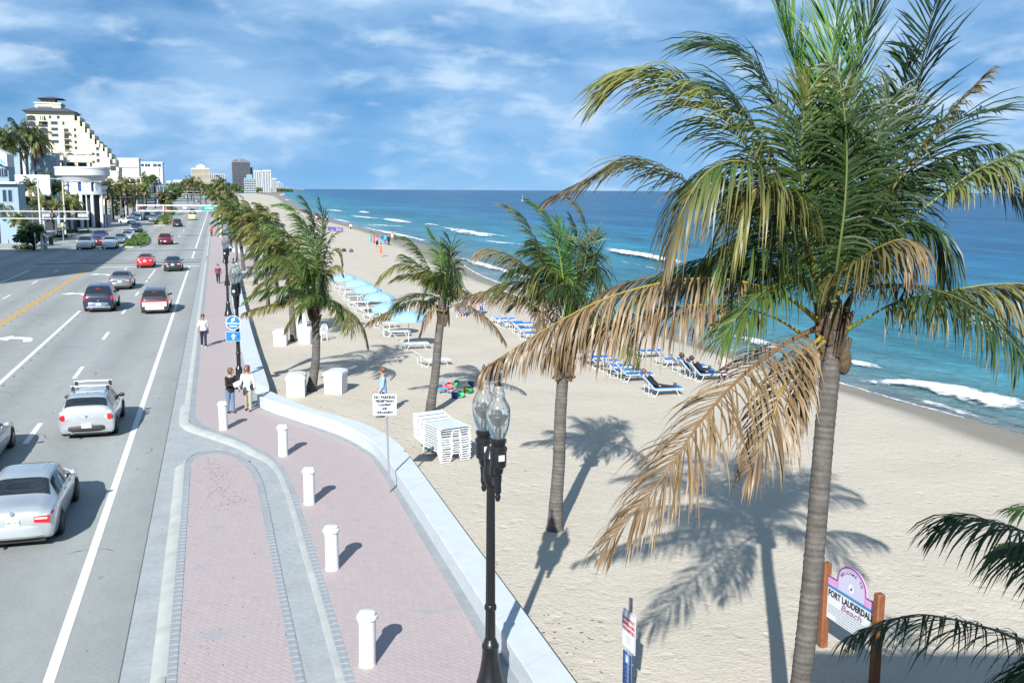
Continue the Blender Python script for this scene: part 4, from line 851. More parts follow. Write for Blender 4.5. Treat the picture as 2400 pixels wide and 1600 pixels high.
# ---- beach buckets and toys
def make_bucket(m):
    r = empty('toy_bucket'); mb = MB(); mb.lathe([(.10, 0), (.112, .02), (.142, .21), (.155, .215), (.155, .23), (.142, .23), (.105, .02), (0, .02)], 18, caps=False); mb.build('pail', m, r)
    mb = MB(); mb.tube([(.15 * math.cos(a), .02, .22 + .13 * math.sin(a)) for a in np.linspace(0, math.pi, 9)], .006, 5); mb.build('handle', PLASW, r); return r
TOY = {'orange': (.85, .22, .01), 'red': (.70, .02, .03), 'green': (.03, .42, .20), 'navy': (.015, .04, .28), 'dark green': (.01, .22, .05)}
tl = [((1043, 910), 'orange', 'orange toy bucket touching the red one on the sand'), ((1054, 911), 'red', 'red toy bucket on the sand behind the lamp globes'), ((1070, 906), 'green', 'green toy bucket right of the red bucket'), ((1104, 907), 'navy', 'navy toy bucket lying behind the orange bucket near the lamp globe'),
      ((1093, 919), 'orange', 'orange toy bucket just left of the lamp globe'), ((1105, 921), 'dark green', 'dark green toy bucket touching the lamp globe edge'), ((1065, 933), 'navy', 'navy toy bucket nearest the camera'), ((1083, 931), 'green', 'green toy bucket beside the nearest navy one')]
for i, ((x, y), c, lab) in enumerate(tl):
    r = make_bucket(mat('toy_' + c, TOY[c], .35)); p = g(x, y, 0); r.location = (p.x, p.y, .0); tag(r, lab, 'toy bucket', 'coloured toy buckets on the sand')
    if i in (1, 2, 5, 7): r.rotation_euler = (math.radians(75), 0, rnd.uniform(-.6, .6)); r.location.z = .13
p = g(1038, 922, 0); r = empty('step_stool', p, .3); tag(r, 'small light blue plastic step stool beside the middle palm trunk', 'stool')
SB = mat('toy_sky', (.10, .32, .75), .4)
mb = MB(); mb.bbox(-.20, .20, -.12, .12, .20, .24, .02); mb.build('top', SB, r); mb = MB(); mb.bbox(-.20, .20, .10, .30, .38, .42, .02); mb.build('upper_step', SB, r)
for x, y, h in ((-.18, -.1, .2), (.18, -.1, .2), (-.18, .28, .38), (.18, .28, .38)):
    mb = MB(); mb.box(x - .02, x + .02, y - .02, y + .02, 0, h); mb.build('leg', SB, r, smooth=False)
# ---- white paddle board propped on the palm and plastic chair
p = g(707, 800, 0); r = empty('surfboard', p, .35); tag(r, 'white surfboard leaning upright against the palm between the far lockers', 'surfboard')
mb = MB(); P = [(.28 * math.sin(math.pi * min(1, f * 1.02)) ** .55 if f < .98 else .03, f * 1.75) for f in np.linspace(0.01, .985, 16)]
ring = [(x, z) for x, z in P] + [(-x, z) for x, z in P[::-1]]
Mt = Matrix.Rotation(.16, 4, 'X'); mb.loft([[(x, -.03, z) for x, z in ring], [(x * 1.03, 0, z) for x, z in ring], [(x, .03, z) for x, z in ring]], M=Mt); mb.build('board', PLASW, r, auto=.8)
mb = MB(); mb.prism([(0, .1), (.16, .12), (.1, .28)], -.01, .01, Mt @ Matrix.Rotation(math.pi / 2, 4, 'Y') @ Matrix.Rotation(math.pi / 2, 4, 'Z')); mb.build('fin', PLASW, r)
p = g(752, 800, 0); r = empty('plastic_chair', p, -.5); tag(r, 'white plastic garden chair behind the near palm trunk', 'chair')
mb = MB(); mb.bbox(-.24, .24, -.22, .24, .40, .43, .015); mb.build('seat', PLASW, r)
mb = MB()
for k in range(5): x = -.19 + k * .095; mb.tube([(x, .22, .42), (x * .95, .30, .66), (x * .7, .34, .86)], .018, 5)
mb.tube([(-.24, .22, .40), (-.23, .31, .72), (-.14, .35, .90), (0, .36, .93), (.14, .35, .90), (.23, .31, .72), (.24, .22, .40)], .024, 6); mb.build('backrest', PLASW, r)
for s in (-1, 1):
    mb = MB(); mb.tube([(s * .25, .28, .62), (s * .28, 0, .63), (s * .27, -.2, .60), (s * .26, -.23, .42)], .022, 6); mb.build('armrest', PLASW, r)
    for y in (-.21, .24): mb = MB(); mb.tube([(s * .22, y, .42), (s * .25, y * 1.1, 0)], .022, 6); mb.build('leg', PLASW, r)
# ---- banner and bags far along the sand
PURP = pmat('purple_cloth', (.14, .09, .36), .7, var=.15, vscale=3)
a = g(768, 541, 0); b = g(804, 544, 0); d = b - a; r = empty('beach_banner', a); tag(r, 'low purple banner with white figures stretched across the far sand', 'banner')
Mb = frame_mat(Vector((0, 0, 0)), d); W = d.length
n = 16; mb = MB(); pts = [(W * k / n, .06 * math.sin(k * 1.9), 0) for k in range(n + 1)]
mb.loft([[Mb @ Vector((x, y, .08)) for x, y, _ in pts], [Mb @ Vector((x, y, .86)) for x, y, _ in pts]], close=False, caps=False)
mb.build('cloth', PURP, r)
for x in (0, W * .33, W * .66, W):
    mb = MB(); mb.tube([Mb @ Vector((x, .07, 0)), Mb @ Vector((x, .07, .95))], .03, 6); mb.build('pole', GALV, r)
mb = MB()
for x, w, z0, z1 in ((.30, .12, .12, .45), (.38, .25, .12, .30), (.60, .10, .2, .8), (.68, .12, .15, .75), (.76, .10, .2, .7), (.84, .14, .12, .78), (.92, .06, .2, .7)):
    mb.quad(Mb @ Vector((W * x - w, -.075, z0)), Mb @ Vector((W * x + w, -.075, z0)), Mb @ Vector((W * x + w * .4, -.075, z1)), Mb @ Vector((W * x - w * .4, -.075, z1)))
mb.build('print', SWHITE, r, smooth=False)
for (x, y), c, lab in (((806, 590), (.03, .03, .035), 'small black bag lying alone on the far sand'), ((823, 591), (.09, .085, .08), 'small grey bag lying right of the black bag on the far sand')):
    p = g(x, y, 0); r = empty('beach_bag', p, rnd.uniform(0, 2)); tag(r, lab, 'bag', 'bags left on the sand')
    m = pmat('bag_cloth', c, .8); mb = MB(); mb.ball((0, 0, .2), .34, .24, .24, 12, 8); mb.build('body', m, r); mb = MB(); mb.tube([(-.2, 0, .3), (-.1, 0, .5), (.1, 0, .5), (.2, 0, .3)], .02, 5); mb.build('strap', m, r)
# ---- litter: leaf scraps and seaweed, too many to count
DEB = pmat('dry_leaf_scraps', (.09, .07, .05), .9, var=.3, vscale=30)
def scatter(name, n, fn, size, m=DEB, zoff=.006):
    mb = MB()
    for _ in range(n):
        q = fn()
        if q is None: continue
        x, y, z = q; k = size * rnd.uniform(.4, 1.3); a = rnd.uniform(0, 6.28); l = rnd.uniform(1, 2.6)
        c, s_ = math.cos(a), math.sin(a); pts = []
        for j in range(5):
            an = 2 * math.pi * j / 5; rx, ry = k * l * math.cos(an) * rnd.uniform(.7, 1.2), k * math.sin(an) * rnd.uniform(.7, 1.2); pts.append((x + rx * c - ry * s_, y + rx * s_ + ry * c, z + zoff + rnd.uniform(0, .006)))
        mb.add(pts + [(x, y, z + zoff + k * .5)], [(j, (j + 1) % 5, 5) for j in range(5)])
    o = mb.build(name, m, None, smooth=False); stuff(o); return o
def in_px(x0, x1, y0, y1, z): 
    def f():
        p = g(rnd.uniform(x0, x1), rnd.uniform(y0, y1), z); return (p.x, p.y, z)
    return f
scatter('beach_litter', 55, in_px(1165, 1275, 1165, 1230, .0), .03); scatter('beach_litter', 90, in_px(1020, 1700, 1060, 1590, .0), .014)
scatter('beach_litter', 45, in_px(1240, 1420, 1430, 1600, .0), .022); scatter('beach_litter', 60, in_px(800, 1250, 930, 1150, .0), .02); scatter('beach_litter', 60, in_px(620, 760, 830, 960, .0), .02)
scatter('seaweed_scraps', 26, lambda: (lambda p: (p.x, p.y, p.z))(g(rnd.gauss(2240, 60), rnd.gauss(1058, 14), -.1)), .022, zoff=.1)
def mulch():
    f = rnd.random(); x = 490 + 55 * f + rnd.gauss(0, 14 + 12 * f); y = 1078 + 110 * f + rnd.gauss(0, 8); p = g(x, y, .105); return (p.x, p.y, .105)
scatter('leaf_litter', 300, mulch, .011); scatter('leaf_litter', 110, in_px(430, 680, 1090, 1600, .105), .010); scatter('leaf_litter', 40, in_px(700, 1080, 1150, 1600, .105), .007)
# ================================================================ CARS
def pchip(x, y, q):
    x = np.asarray(x, float); y = np.asarray(y, float); h = np.diff(x); dl = np.diff(y) / h; m = np.zeros_like(y)
    for i in range(1, len(x) - 1):
        if dl[i - 1] * dl[i] > 0:
            w1, w2 = 2 * h[i] + h[i - 1], h[i] + 2 * h[i - 1]; m[i] = (w1 + w2) / (w1 / dl[i - 1] + w2 / dl[i])
    m[0], m[-1] = dl[0], dl[-1]
    q = np.clip(q, x[0], x[-1]); k = np.clip(np.searchsorted(x, q) - 1, 0, len(x) - 2); t = (q - x[k]) / h[k]
    return (2 * t**3 - 3 * t**2 + 1) * y[k] + (t**3 - 2 * t**2 + t) * h[k] * m[k] + (-2 * t**3 + 3 * t**2) * y[k + 1] + (t**3 - t**2) * h[k] * m[k + 1]
# stations: fraction from the rear, underside, belt, roof (or deck) height, half width, roof half width
PROF = {
 'sedan': dict(L=4.75, W=1.82, wb=2.75, st=[(0, .40, .84, .87, .76, .62), (.012, .30, .90, .96, .85, .68), (.05, .23, .94, 1.04, .89, .70), (.14, .2, .96, 1.08, .91, .70), (.185, .2, .97, 1.11, .91, .69), (.33, .2, .97, 1.40, .91, .57), (.42, .2, .97, 1.46, .91, .58), (.52, .2, .96, 1.46, .91, .59), (.60, .2, .95, 1.40, .91, .58), (.745, .2, .93, 1.00, .90, .70), (.88, .2, .84, .89, .88, .66), (.97, .24, .70, .76, .82, .58), (1, .32, .58, .62, .70, .48)], roof=(.34, .59), rw=(.195, .325), ww=(.605, .735), side=(.24, .66), split=.47),
 'coupe': dict(L=4.5, W=1.80, wb=2.6, st=[(0, .40, .82, .86, .74, .60), (.012, .30, .87, .94, .84, .66), (.05, .22, .90, .99, .88, .68), (.10, .2, .92, 1.02, .90, .68), (.14, .2, .92, 1.05, .90, .66), (.34, .18, .93, 1.31, .90, .52), (.44, .18, .92, 1.36, .90, .53), (.52, .18, .91, 1.34, .90, .54), (.70, .18, .89, .96, .90, .68), (.88, .2, .80, .85, .88, .64), (.97, .22, .66, .72, .80, .55), (1, .3, .56, .60, .68, .45)], roof=(.36, .51), rw=(.15, .335), ww=(.53, .69), side=(.26, .62), split=.40),
 'hatch': dict(L=4.2, W=1.76, wb=2.58, st=[(0, .40, .94, .98, .78, .66), (.008, .28, .99, 1.06, .85, .68), (.016, .24, 1.0, 1.12, .87, .68), (.024, .22, 1.0, 1.16, .88, .67), (.085, .2, 1.0, 1.40, .88, .61), (.125, .2, 1.0, 1.465, .88, .585), (.33, .2, .98, 1.49, .88, .58), (.50, .2, .96, 1.46, .88, .58), (.57, .2, .95, 1.42, .88, .58), (.73, .2, .93, 1.01, .87, .68), (.87, .2, .86, .91, .86, .64), (.97, .22, .72, .78, .78, .56), (1, .3, .6, .64, .66, .46)], roof=(.13, .56), rw=(.026, .092), ww=(.575, .72), side=(.11, .65), split=.40),
 'suv': dict(L=5.0, W=1.98, wb=2.95, st=[(0, .46, 1.0, 1.03, .84, .72), (.01, .34, 1.08, 1.14, .93, .76), (.022, .30, 1.10, 1.24, .97, .77), (.065, .28, 1.12, 1.66, .985, .70), (.09, .28, 1.12, 1.76, .985, .68), (.3, .28, 1.11, 1.83, .985, .68), (.5, .28, 1.10, 1.80, .985, .68), (.575, .28, 1.10, 1.74, .985, .68), (.70, .28, 1.10, 1.20, .98, .78), (.86, .28, 1.06, 1.14, .96, .76), (.97, .3, .95, 1.02, .92, .70), (1, .36, .8, .86, .84, .62)], roof=(.095, .57), rw=(.024, .066), ww=(.58, .69), side=(.085, .63), split=.42),
 'van': dict(L=5.0, W=1.94, wb=2.9, st=[(0, .40, .98, 1.0, .80, .70), (.01, .28, 1.02, 1.08, .90, .74), (.02, .24, 1.04, 1.16, .94, .75), (.06, .2, 1.05, 1.56, .96, .68), (.085, .2, 1.05, 1.66, .96, .66), (.3, .2, 1.03, 1.74, .96, .66), (.52, .2, 1.0, 1.72, .96, .66), (.60, .2, .99, 1.64, .96, .66), (.80, .2, .96, 1.06, .94, .74), (.9, .2, .88, .94, .90, .68), (.97, .22, .76, .82, .84, .6), (1, .3, .62, .66, .72, .5)], roof=(.09, .59), rw=(.024, .066), ww=(.61, .79), side=(.08, .70), split=.40)}
PROF['truck'] = dict(L=5.4, W=1.95, wb=3.4, st=[(0, .50, .98, 1.0, .88, .80), (.008, .42, 1.04, 1.08, .94, .82), (.02, .38, 1.05, 1.10, .96, .82), (.40, .34, 1.07, 1.12, .97, .82), (.415, .34, 1.08, 1.40, .97, .74), (.44, .34, 1.08, 1.70, .97, .68), (.54, .34, 1.08, 1.78, .97, .67), (.62, .34, 1.07, 1.70, .97, .67), (.73, .34, 1.06, 1.16, .96, .78), (.88, .34, 1.02, 1.10, .94, .76), (.97, .36, .92, .98, .9, .7), (1, .4, .78, .84, .82, .62)], roof=(.45, .61), rw=(.416, .44), ww=(.625, .725), side=(.43, .67), split=.56)
def carpaint(name, col, metal=.0):
    return pmat('car_paint_' + name, col, .28, metal=metal, coat=1.0, spec=.5, var=.015, vscale=40)
RIM = pmat('alloy_rim', (.45, .46, .47), .3, metal=.8)
PLATE = pmat('number_plate', (.70, .75, .74), .4); HEADL = pmat('headlamp_lens', (.75, .78, .80), .08, spec=.8); AMBER = pmat('amber_lens', (.8, .25, .02), .2)
PLTX = pmat('plate_ink', (.02, .16, .10), .5)
def make_car(kind, paint, label, s, t, flip=False, sc=(1, 1, 1), lights='wide', lower=None, rack=False, plate_txt=None, extra_yaw=0.0, detail=True, brake=False, two_tone=None, cat='car', name=None, shelf=False):
    P = PROF[kind]; Lc, W, wb = P['L'], P['W'], P['wb']; S = np.array(P['st']); k = W / 2 / max(S[:, 4])
    root = empty(name or {'sedan': 'saloon_car', 'coupe': 'coupe_car', 'hatch': 'hatchback_car', 'suv': 'sport_utility_car', 'van': 'minivan', 'truck': 'pickup_truck'}[kind], R(s, t, .004), HEAD + (math.pi if flip else 0) + extra_yaw)
    root.scale = sc; tag(root, label, cat, None)
    vp = np.arange(9)
    def ring_ctrl(u):
        zb, zbelt, zr, w, wr = (float(pchip(S[:, 0], S[:, j], np.array([u]))[0]) for j in range(1, 6)); w *= k; wr *= k
        return [(0, zb), (w * .86, zb), (w * .965, zb + .10), (w, zb + (zbelt - zb) * .50), (w * .975, zbelt - .07), (w * .945, zbelt), (wr + (w * .945 - wr) * .12, zr - .055 - (zr - zbelt) * .02), (wr * .72, zr), (0, zr + .018)]
    def surf(u, v):
        c = ring_ctrl(u); a = abs(v); i = min(int(a), 7); f = a - i
        if i in (5,): x = c[i][0] + (c[i + 1][0] - c[i][0]) * f; z = c[i][1] + (c[i + 1][1] - c[i][1]) * f
        else:
            x = float(pchip(vp, [q[0] for q in c], np.array([a]))[0]) if i < 5 else None
            if i < 5: z = float(pchip(vp, [q[1] for q in c], np.array([a]))[0])
            else:
                p0, p1, p2 = c[6], c[7], c[8]; g_ = (a - 6) / 2; x = p0[0] * (1 - g_ ** 1.0) if False else (p0[0] * (1 - g_)**2 + 2 * (1 - g_) * g_ * p0[0] * .92 + 0 * g_ * g_); z = p0[1] * (1 - g_)**2 + 2 * (1 - g_) * g_ * (p2[1] + (p1[1] - p0[1]) * .25) + p2[1] * g_ * g_
        return Vector((math.copysign(x, v) if v else 0.0, (u - .5) * Lc, z))
    us = sorted(set([0, .006, .012, .025, .04] + list(np.linspace(.05, .95, 30 if detail else 16)) + [.965, .98, .99, 1.0] + list(S[:, 0])))
    va = [0, 1, 1.5, 2, 2.5, 3, 3.5, 4, 4.5, 5, 5.5, 6, 6.4, 6.8, 7.3, 8]; vsx = va + [-x for x in va[-2:0:-1]]
    mb = MB(); mb.loft([[surf(u, v) for v in vsx] for u in us], close=True, caps=True)
    if lower: 
        pass
    mats = [paint]
    for f in mb.f: f.reverse()
    body = mb.build('body', mats, root, auto=.9)
    def patch(u0, u1, v0, v1, m, nm, nu=8, nv=6, off=.006, tu=(0, 0), parent=None, sk=None):
        mb = MB(); rows = []
        for i in range(nu + 1):
            row = []
            for j in range(nv + 1):
                vf = j / nv; a0 = u0 + tu[0] * vf; a1 = u1 + tu[1] * vf
                u = a0 + (a1 - a0) * i / nu; v = v0 + (v1 - v0) * vf; e = 1e-3
                p = surf(u, v); du = surf(min(u + e, 1), v) - surf(max(u - e, 0), v); dv = surf(u, v + e) - surf(u, v - e); nrm = du.cross(dv)
                if nrm.length > 1e-9: nrm.normalize()
                c = Vector((0, p.y, .8)); 
                if nrm.dot(p - c) < 0: nrm = -nrm
                row.append(p + nrm * off)
            rows.append(row)
        n_ = nv + 1; mb.add([p for r_ in rows for p in r_], [(i * n_ + j, i * n_ + j + 1, (i + 1) * n_ + j + 1, (i + 1) * n_ + j) for i in range(nu) for j in range(nv)])
        return mb.build(nm, m, parent or root, auto=None)
    r0, r1 = P['rw']; patch(r0 + .004, r1 - .003, -6.75, 6.75, GLASSD, 'rear_window', 8, 16) if False else None
    def topglass(u0, u1, m, nm, wbot, wtop, off=.007):
        mb = MB(); rows = []; nu, nv = 8, 12
        for i in range(nu + 1):
            f = i / nu; u = u0 + (u1 - u0) * f; wv = 6.0 + (wbot + (wtop - wbot) * f); row = []
            for j in range(nv + 1):
                h = -1 + 2 * j / nv; v = (8 - (8 - wv) * abs(h)) * (1 if h >= 0 else -1) if abs(h) > 1e-6 else 8.0
                p = surf(u, v); e = 2e-3; du = surf(u + e, v) - surf(u - e, v); nrm = Vector((0, -du.z, du.y)); nrm = nrm if nrm.z > 0 else -nrm; nrm.normalize(); row.append(p + nrm * off)
            rows.append(row)
        n_ = nv + 1; mb.add([p for r_ in rows for p in r_], [(i * n_ + j, i * n_ + j + 1, (i + 1) * n_ + j + 1, (i + 1) * n_ + j) for i in range(nu) for j in range(nv)])
        return mb.build(nm, m, root, auto=None)
    rwin = topglass(r0 + (r1 - r0) * .03, r1 - (r1 - r0) * .06, GLASSD, 'rear_window', .12, .12)
    wwin = topglass(P['ww'][0] + .006, P['ww'][1] - .008, GLASSD, 'windscreen', .12, .12)
    if shelf:
        mb = MB(); mb.box(-.5, .45, -.32 * Lc + .2, -.32 * Lc + .55, 1.08, 1.13); mb.build('rear_shelf', mat('shelf_white', (.7, .75, .65), .5), root)
    su0, su1 = P['side']; sp = P['split']
    for sg in (-1, 1):
        lean = (P['rw'][1] - P['rw'][0]) * .55
        patch(su0, sp - .006, sg * 5.10, sg * 5.92, GLASSD, 'side_window', 6, 4, .005, tu=(lean * .8, 0))
        patch(sp + .006, su1, sg * 5.10, sg * 5.92, GLASSD, 'side_window', 6, 4, .005, tu=(0, -(P['ww'][1] - P['ww'][0]) * .62))
        # door seams
        if detail:
            for u in (sp, su1 - .005, .30 if kind != 'coupe' else .33): patch(u - .0012, u + .0012, sg * 2.2, sg * 5.05, BLACKP, 'door_seam', 1, 6, .003)
            for u in (sp - .05, su1 - .075):
                p = surf(u, sg * 4.35); mb = MB(); mb.bbox(-.015, .015, -.08, .08, -.015, .015, .006, Matrix.Translation(p + Vector((sg * .012, 0, 0)))); mb.build('door_handle', paint, root)
        # mirror
        p = surf(su1 - .015, sg * 5.2); mb = MB(); mb.ball((0, 0, 0), .10, .055, .075, 10, 6, Matrix.Translation(p + Vector((sg * .12, 0, .02)))); mb.tube([p, p + Vector((sg * .08, 0, .01))], .025, 5); mb.build('mirror', BLACKP if two_tone or lower else paint, root)
        # tail lights and headlights follow the body corners
        yb = -Lc / 2
        if lights == 'wide':
            tl = patch(.0135, .050, sg * 4.05, sg * 4.95, REDL, 'tail_light', 4, 5, .010); mb = MB(); x0, x1 = sg * W * .255, sg * W * .44
            zt, zl = float(np.interp(.008, S[:, 0], S[:, 2])) - .02, float(np.interp(.008, S[:, 0], S[:, 2])) - .21
            mb.prism([(x0, zl + .03), (x1, zl), (x1, zt), (x0, zt - .02)] if sg > 0 else [(x1, zl), (x0, zl + .03), (x0, zt - .02), (x1, zt)], -.02, .02, Matrix.Translation((0, yb + .0, 0)) @ Matrix.Rotation(math.pi / 2, 4, 'X')); mb.build('tail_light', REDL, root, smooth=False)
            mb = MB(); mb.box(min(x0, x1) + .02, max(x0, x1) - .05, yb - .024, yb - .015, zt - .085, zt - .04); mb.build('reversing_lamp', HEADL, root, smooth=False)
        elif lights == 'round':
            for q, rr in ((.385, .125),):
                mb = MB(); mb.lathe([(rr, -.02), (rr * .92, .03), (0, .045)], 18, Matrix.Translation((sg * W * q, yb + .035, .80)) @ Matrix.Rotation(sg * -.30, 4, 'Z') @ Matrix.Diagonal((1.35, 1, .95, 1)) @ Matrix.Rotation(math.pi / 2, 4, 'X')); mb.build('tail_light', REDL, root)
                mb = MB(); mb.lathe([(.045, .0), (.0, .02)], 12, Matrix.Translation((sg * W * (q - .035), yb - .005, .80)) @ Matrix.Rotation(math.pi / 2, 4, 'X')); mb.build('reversing_lamp', HEADL, root)
        else:
            mb = MB(); z0_, z1_ = (.86, 1.16) if kind == 'suv' else (.78, 1.10); mb.bbox(-.065, .065, -.03, .05, z0_, z1_, .02, Matrix.Translation((sg * (W / 2 - .115), yb + .02, 0))); mb.build('tail_light', REDL, root)
        zf = float(np.interp(.985, S[:, 0], S[:, 2])); mb = MB(); mb.ball((0, 0, 0), .17, .10, .075, 12, 6, Matrix.Translation((sg * W * .36, Lc / 2 - .10, zf - .02)) @ Matrix.Rotation(sg * .4, 4, 'Z')); mb.build('headlight', HEADL, root)
        for yy in (wb / 2, -wb / 2):
            rr = .325 if kind not in ('suv', 'truck') else .375; yo = yy + (.06 * Lc / 4.5 if True else 0)
            if kind == 'truck': yo = yy + .1
            xo = sg * (W / 2 - .015); c = Vector((xo, yo, rr))
            MW = Matrix.Translation(c) @ Matrix.Rotation(math.pi / 2 * sg, 4, 'Y')
            mb = MB(); mb.lathe([(rr * .62, .03), (rr * .9, .035), (rr, .0), (rr, -.17), (rr * .9, -.20), (rr * .5, -.20)], 24, MW); wh = mb.build('wheel', BLACKRUB, root)
            mb = MB(); mb.lathe([(rr * .66, .030), (rr * .64, .012), (rr * .60, .0), (rr * .2, -.005), (rr * .16, .02), (0, .024)], 24, MW); mb.build('rim', RIM if detail else CHROME, wh)
            if detail:
                mb = MB()
                for q in range(5):
                    a = 2 * math.pi * q / 5; mb.box(-.022, .022, rr * .15, rr * .63, .002, .016, MW @ Matrix.Rotation(a, 4, 'Z'))
                mb.build('spoke', RIM, wh, smooth=False)
            mb = MB(); n_ = 14; arc = [(1.16 * rr * math.cos(math.pi * q / n_), 1.16 * rr * math.sin(math.pi * q / n_)) for q in range(n_ + 1)]; arc = [(1.16 * rr, -.10)] + arc + [(-1.16 * rr, -.10)]
            mb.add([(W / 2 * .998 * sg, yo + a, rr + b) for a, b in arc], [tuple(range(len(arc))) if sg > 0 else tuple(range(len(arc)))[::-1]]); mb.build('wheel_arch', BLACKP, root, smooth=False)
    yb = -Lc / 2
    zbm = (.52 if lower else .62) if kind not in ('suv', 'truck') else .70
    cv = [(W * .462 * q, yb - .045 + .13 * abs(q) ** 3.2) for q in np.linspace(-1, 1, 13)]; back_ = [(W * .46, yb + .3), (-W * .46, yb + .3)]
    def bump_ring(i, z): return [(x * (1 - i), y + i * .8, z) for x, y in cv] + [(x, y, z) for x, y in back_]
    mb = MB(); mb.loft([bump_ring(.06, .30), bump_ring(.0, .36), bump_ring(0, zbm - .05), bump_ring(.02, zbm - .01), bump_ring(.08, zbm)]); mb.build('rear_bumper', lower[0] if lower else (two_tone or paint), root)
    mb = MB(); mb.bbox(-W * .40, W * .40, Lc / 2 - .25, Lc / 2 + .05, .30, .58, .05); mb.build('front_bumper', paint, root)
    mb = MB(); mb.bbox(-.42, .42, Lc / 2 - .06, Lc / 2 + .03, float(np.interp(1, S[:, 0], S[:, 2])) - .14, float(np.interp(1, S[:, 0], S[:, 2])) - .02, .02); mb.build('grille', CHROME if kind in ('suv', 'truck') else BLACKP, root)
    mb = MB(); mb.box(-W * .36, W * .36, yb + .15, Lc / 2 - .15, .16, .34); mb.build('underbody', BLACKP, root, smooth=False)
    pz = zbm + .10 if lights == 'wide' else (.52 if kind == 'hatch' else zbm - .12)
    py_ = yb - .012 if lights == 'wide' else yb - .05
    pl = MB().box(-.155, .155, py_ - .008, py_ + .02, pz - .078, pz + .078).build('number_plate', PLATE, root, smooth=False)
    if plate_txt:
        tx = text_obj(plate_txt, .085, PLTX, None, Matrix.Translation((0, py_ - .0105, pz)) @ UPR, sx=.95, bold=.001); tx.parent = pl
    if detail:
        mb = MB(); mb.lathe([(.055, 0), (.05, .012), (0, .016)], 16, Matrix.Translation((0, yb - (.012 if lights != 'round' else -.012), pz + .22 if lights == 'wide' else .82)) @ Matrix.Rotation(math.pi / 2, 4, 'X')); mb.build('badge', CHROME, root)
        mb = MB(); mb.lathe([(.035, 0), (.035, .1)], 10, Matrix.Translation((-.45, yb - .05, .30)) @ Matrix.Rotation(math.pi / 2, 4, 'X')); mb.build('exhaust', CHROME, root)
    if brake:
        z3 = float(pchip(S[:, 0], S[:, 3], np.array([r1]))[0]); mb = MB(); mb.box(-.16, .16, (r1 - .5) * Lc - .07, (r1 - .5) * Lc - .03, z3 - .06, z3 - .025); mb.build('brake_lamp', REDL, root, smooth=False)
    if rack:
        for y, z in ((-.55, 1.60), (.35, 1.61)):
            mb = MB(); mb.tube([(-.62, y, z), (-.3, y, z + .012), (.3, y, z + .012), (.62, y, z)], .028, 8); mb.build('roof_bar', pmat('roof_bar_alloy', (.72, .74, .72), .3, metal=.3), root)
            for sg in (-1, 1): mb = MB(); mb.bbox(-.05, .05, -.06, .06, -.17, .02, .015, Matrix.Translation((sg * .56, y, z))); mb.build('rack_foot', BLACKP, root)
        mb = MB(); mb.lathe([(.03, 0), (.012, .04), (.006, .12), (0, .13)], 8, Matrix.Translation((0, -1.25, 1.47)) @ Matrix.Rotation(.9, 4, 'X')); mb.build('antenna', BLACKP, root)
    return root
SIL = carpaint('silver', (.46, .50, .52), .55); SIL2 = carpaint('pale_silver', (.46, .50, .52), .5); GREY = carpaint('grey', (.15, .17, .18), .4); NAVY = carpaint('navy', (.008, .012, .035)); WHT = carpaint('white', (.75, .77, .78)); REDC = carpaint('red', (.52, .008, .015)); DKGR = carpaint('dark_green', (.01, .025, .03)); WINE = carpaint('wine', (.075, .006, .014)); BLK = carpaint('black', (.008, .009, .012)); BLUEC = carpaint('blue', (.02, .035, .12)); TEAL = carpaint('teal', (.01, .09, .10)); YELC = carpaint('pale_yellow', (.62, .62, .30)); STEEL = carpaint('steel_blue', (.12, .17, .22), .4)
def car_st(x, y): return st(g(x, y, 0))
make_car('sedan', SIL, 'silver saloon car cut by the left picture edge, nearest of all the cars', 26.95, -4.82, plate_txt='Q80 1R25', sc=(1, 1, .96), lights='wide', shelf=True)
make_car('hatch', SIL, 'silver hatchback with two white roof bars and black lower bumper', 37.45, -4.46, plate_txt='L48 7KD', sc=(1, 1, .97), lights='round', lower=(BLACKP, .47), rack=True)
make_car('coupe', SIL2, 'pale silver car at the left edge with only its front right corner in view', 33.6, -7.55)
make_car('suv', NAVY, 'dark navy sport utility car with chrome bumper in the turn lane', 74.9, -7.95, lights='tall', plate_txt='N21 VXA', two_tone=CHROME, brake=True)
mv = make_car('van', carpaint('charcoal', (.03, .032, .036)), 'dark minivan with a white rear bumper and red light band', 73.1, -4.25, lights='tall', sc=(.93, 1, .96), plate_txt='K77 0TP', two_tone=WHT, brake=True)
mb = MB(); mb.bbox(-.84, .84, -2.535, -2.40, .56, .86, .03); mb.build('tailgate', WHT, mv); mb = MB(); mb.bbox(-.72, .72, -2.53, -2.38, .865, .945, .015); mb.build('light_band', REDL, mv)
make_car('sedan', GREY, 'grey saloon car with red tail lights ahead of the navy one', 90.6, -7.95, brake=True, plate_txt='F30 2LM')
make_car('coupe', REDC, 'red car near the stop line', 114.2, -7.5, plate_txt='R55 9BC', sc=(.95, 1, 1.08))
make_car('sedan', DKGR, 'dark green saloon car to the right of the red car', 109.0, -4.5, sc=(.97, 1, 1), plate_txt='D14 6HJ')
make_car('suv', WINE, 'dark wine red car beside the planted median', 160.5, -7.6, sc=(1.0, 1, .93), lights='tall', detail=False)
make_car('suv', BLK, 'black sport utility car beyond the planted median below the traffic signals', 233.5, -8.4, sc=(1, 1, .95), lights='tall', detail=False)
make_car('truck', YELC, 'pale yellow truck behind the signal frame in the right lane', 283, -6.4, detail=False, cat='truck', lights='tall')
make_car('suv', DKGR, 'small dark car far up the right-hand lanes above the pale yellow truck', 345, -7.6, detail=False, lights='tall')
make_car('sedan', WHT, 'small white car far up the road left of the dark one', 420, -12.0, detail=False); make_car('sedan', SIL2, 'tiny pale car farthest up the road', 640, -10.5, detail=False)
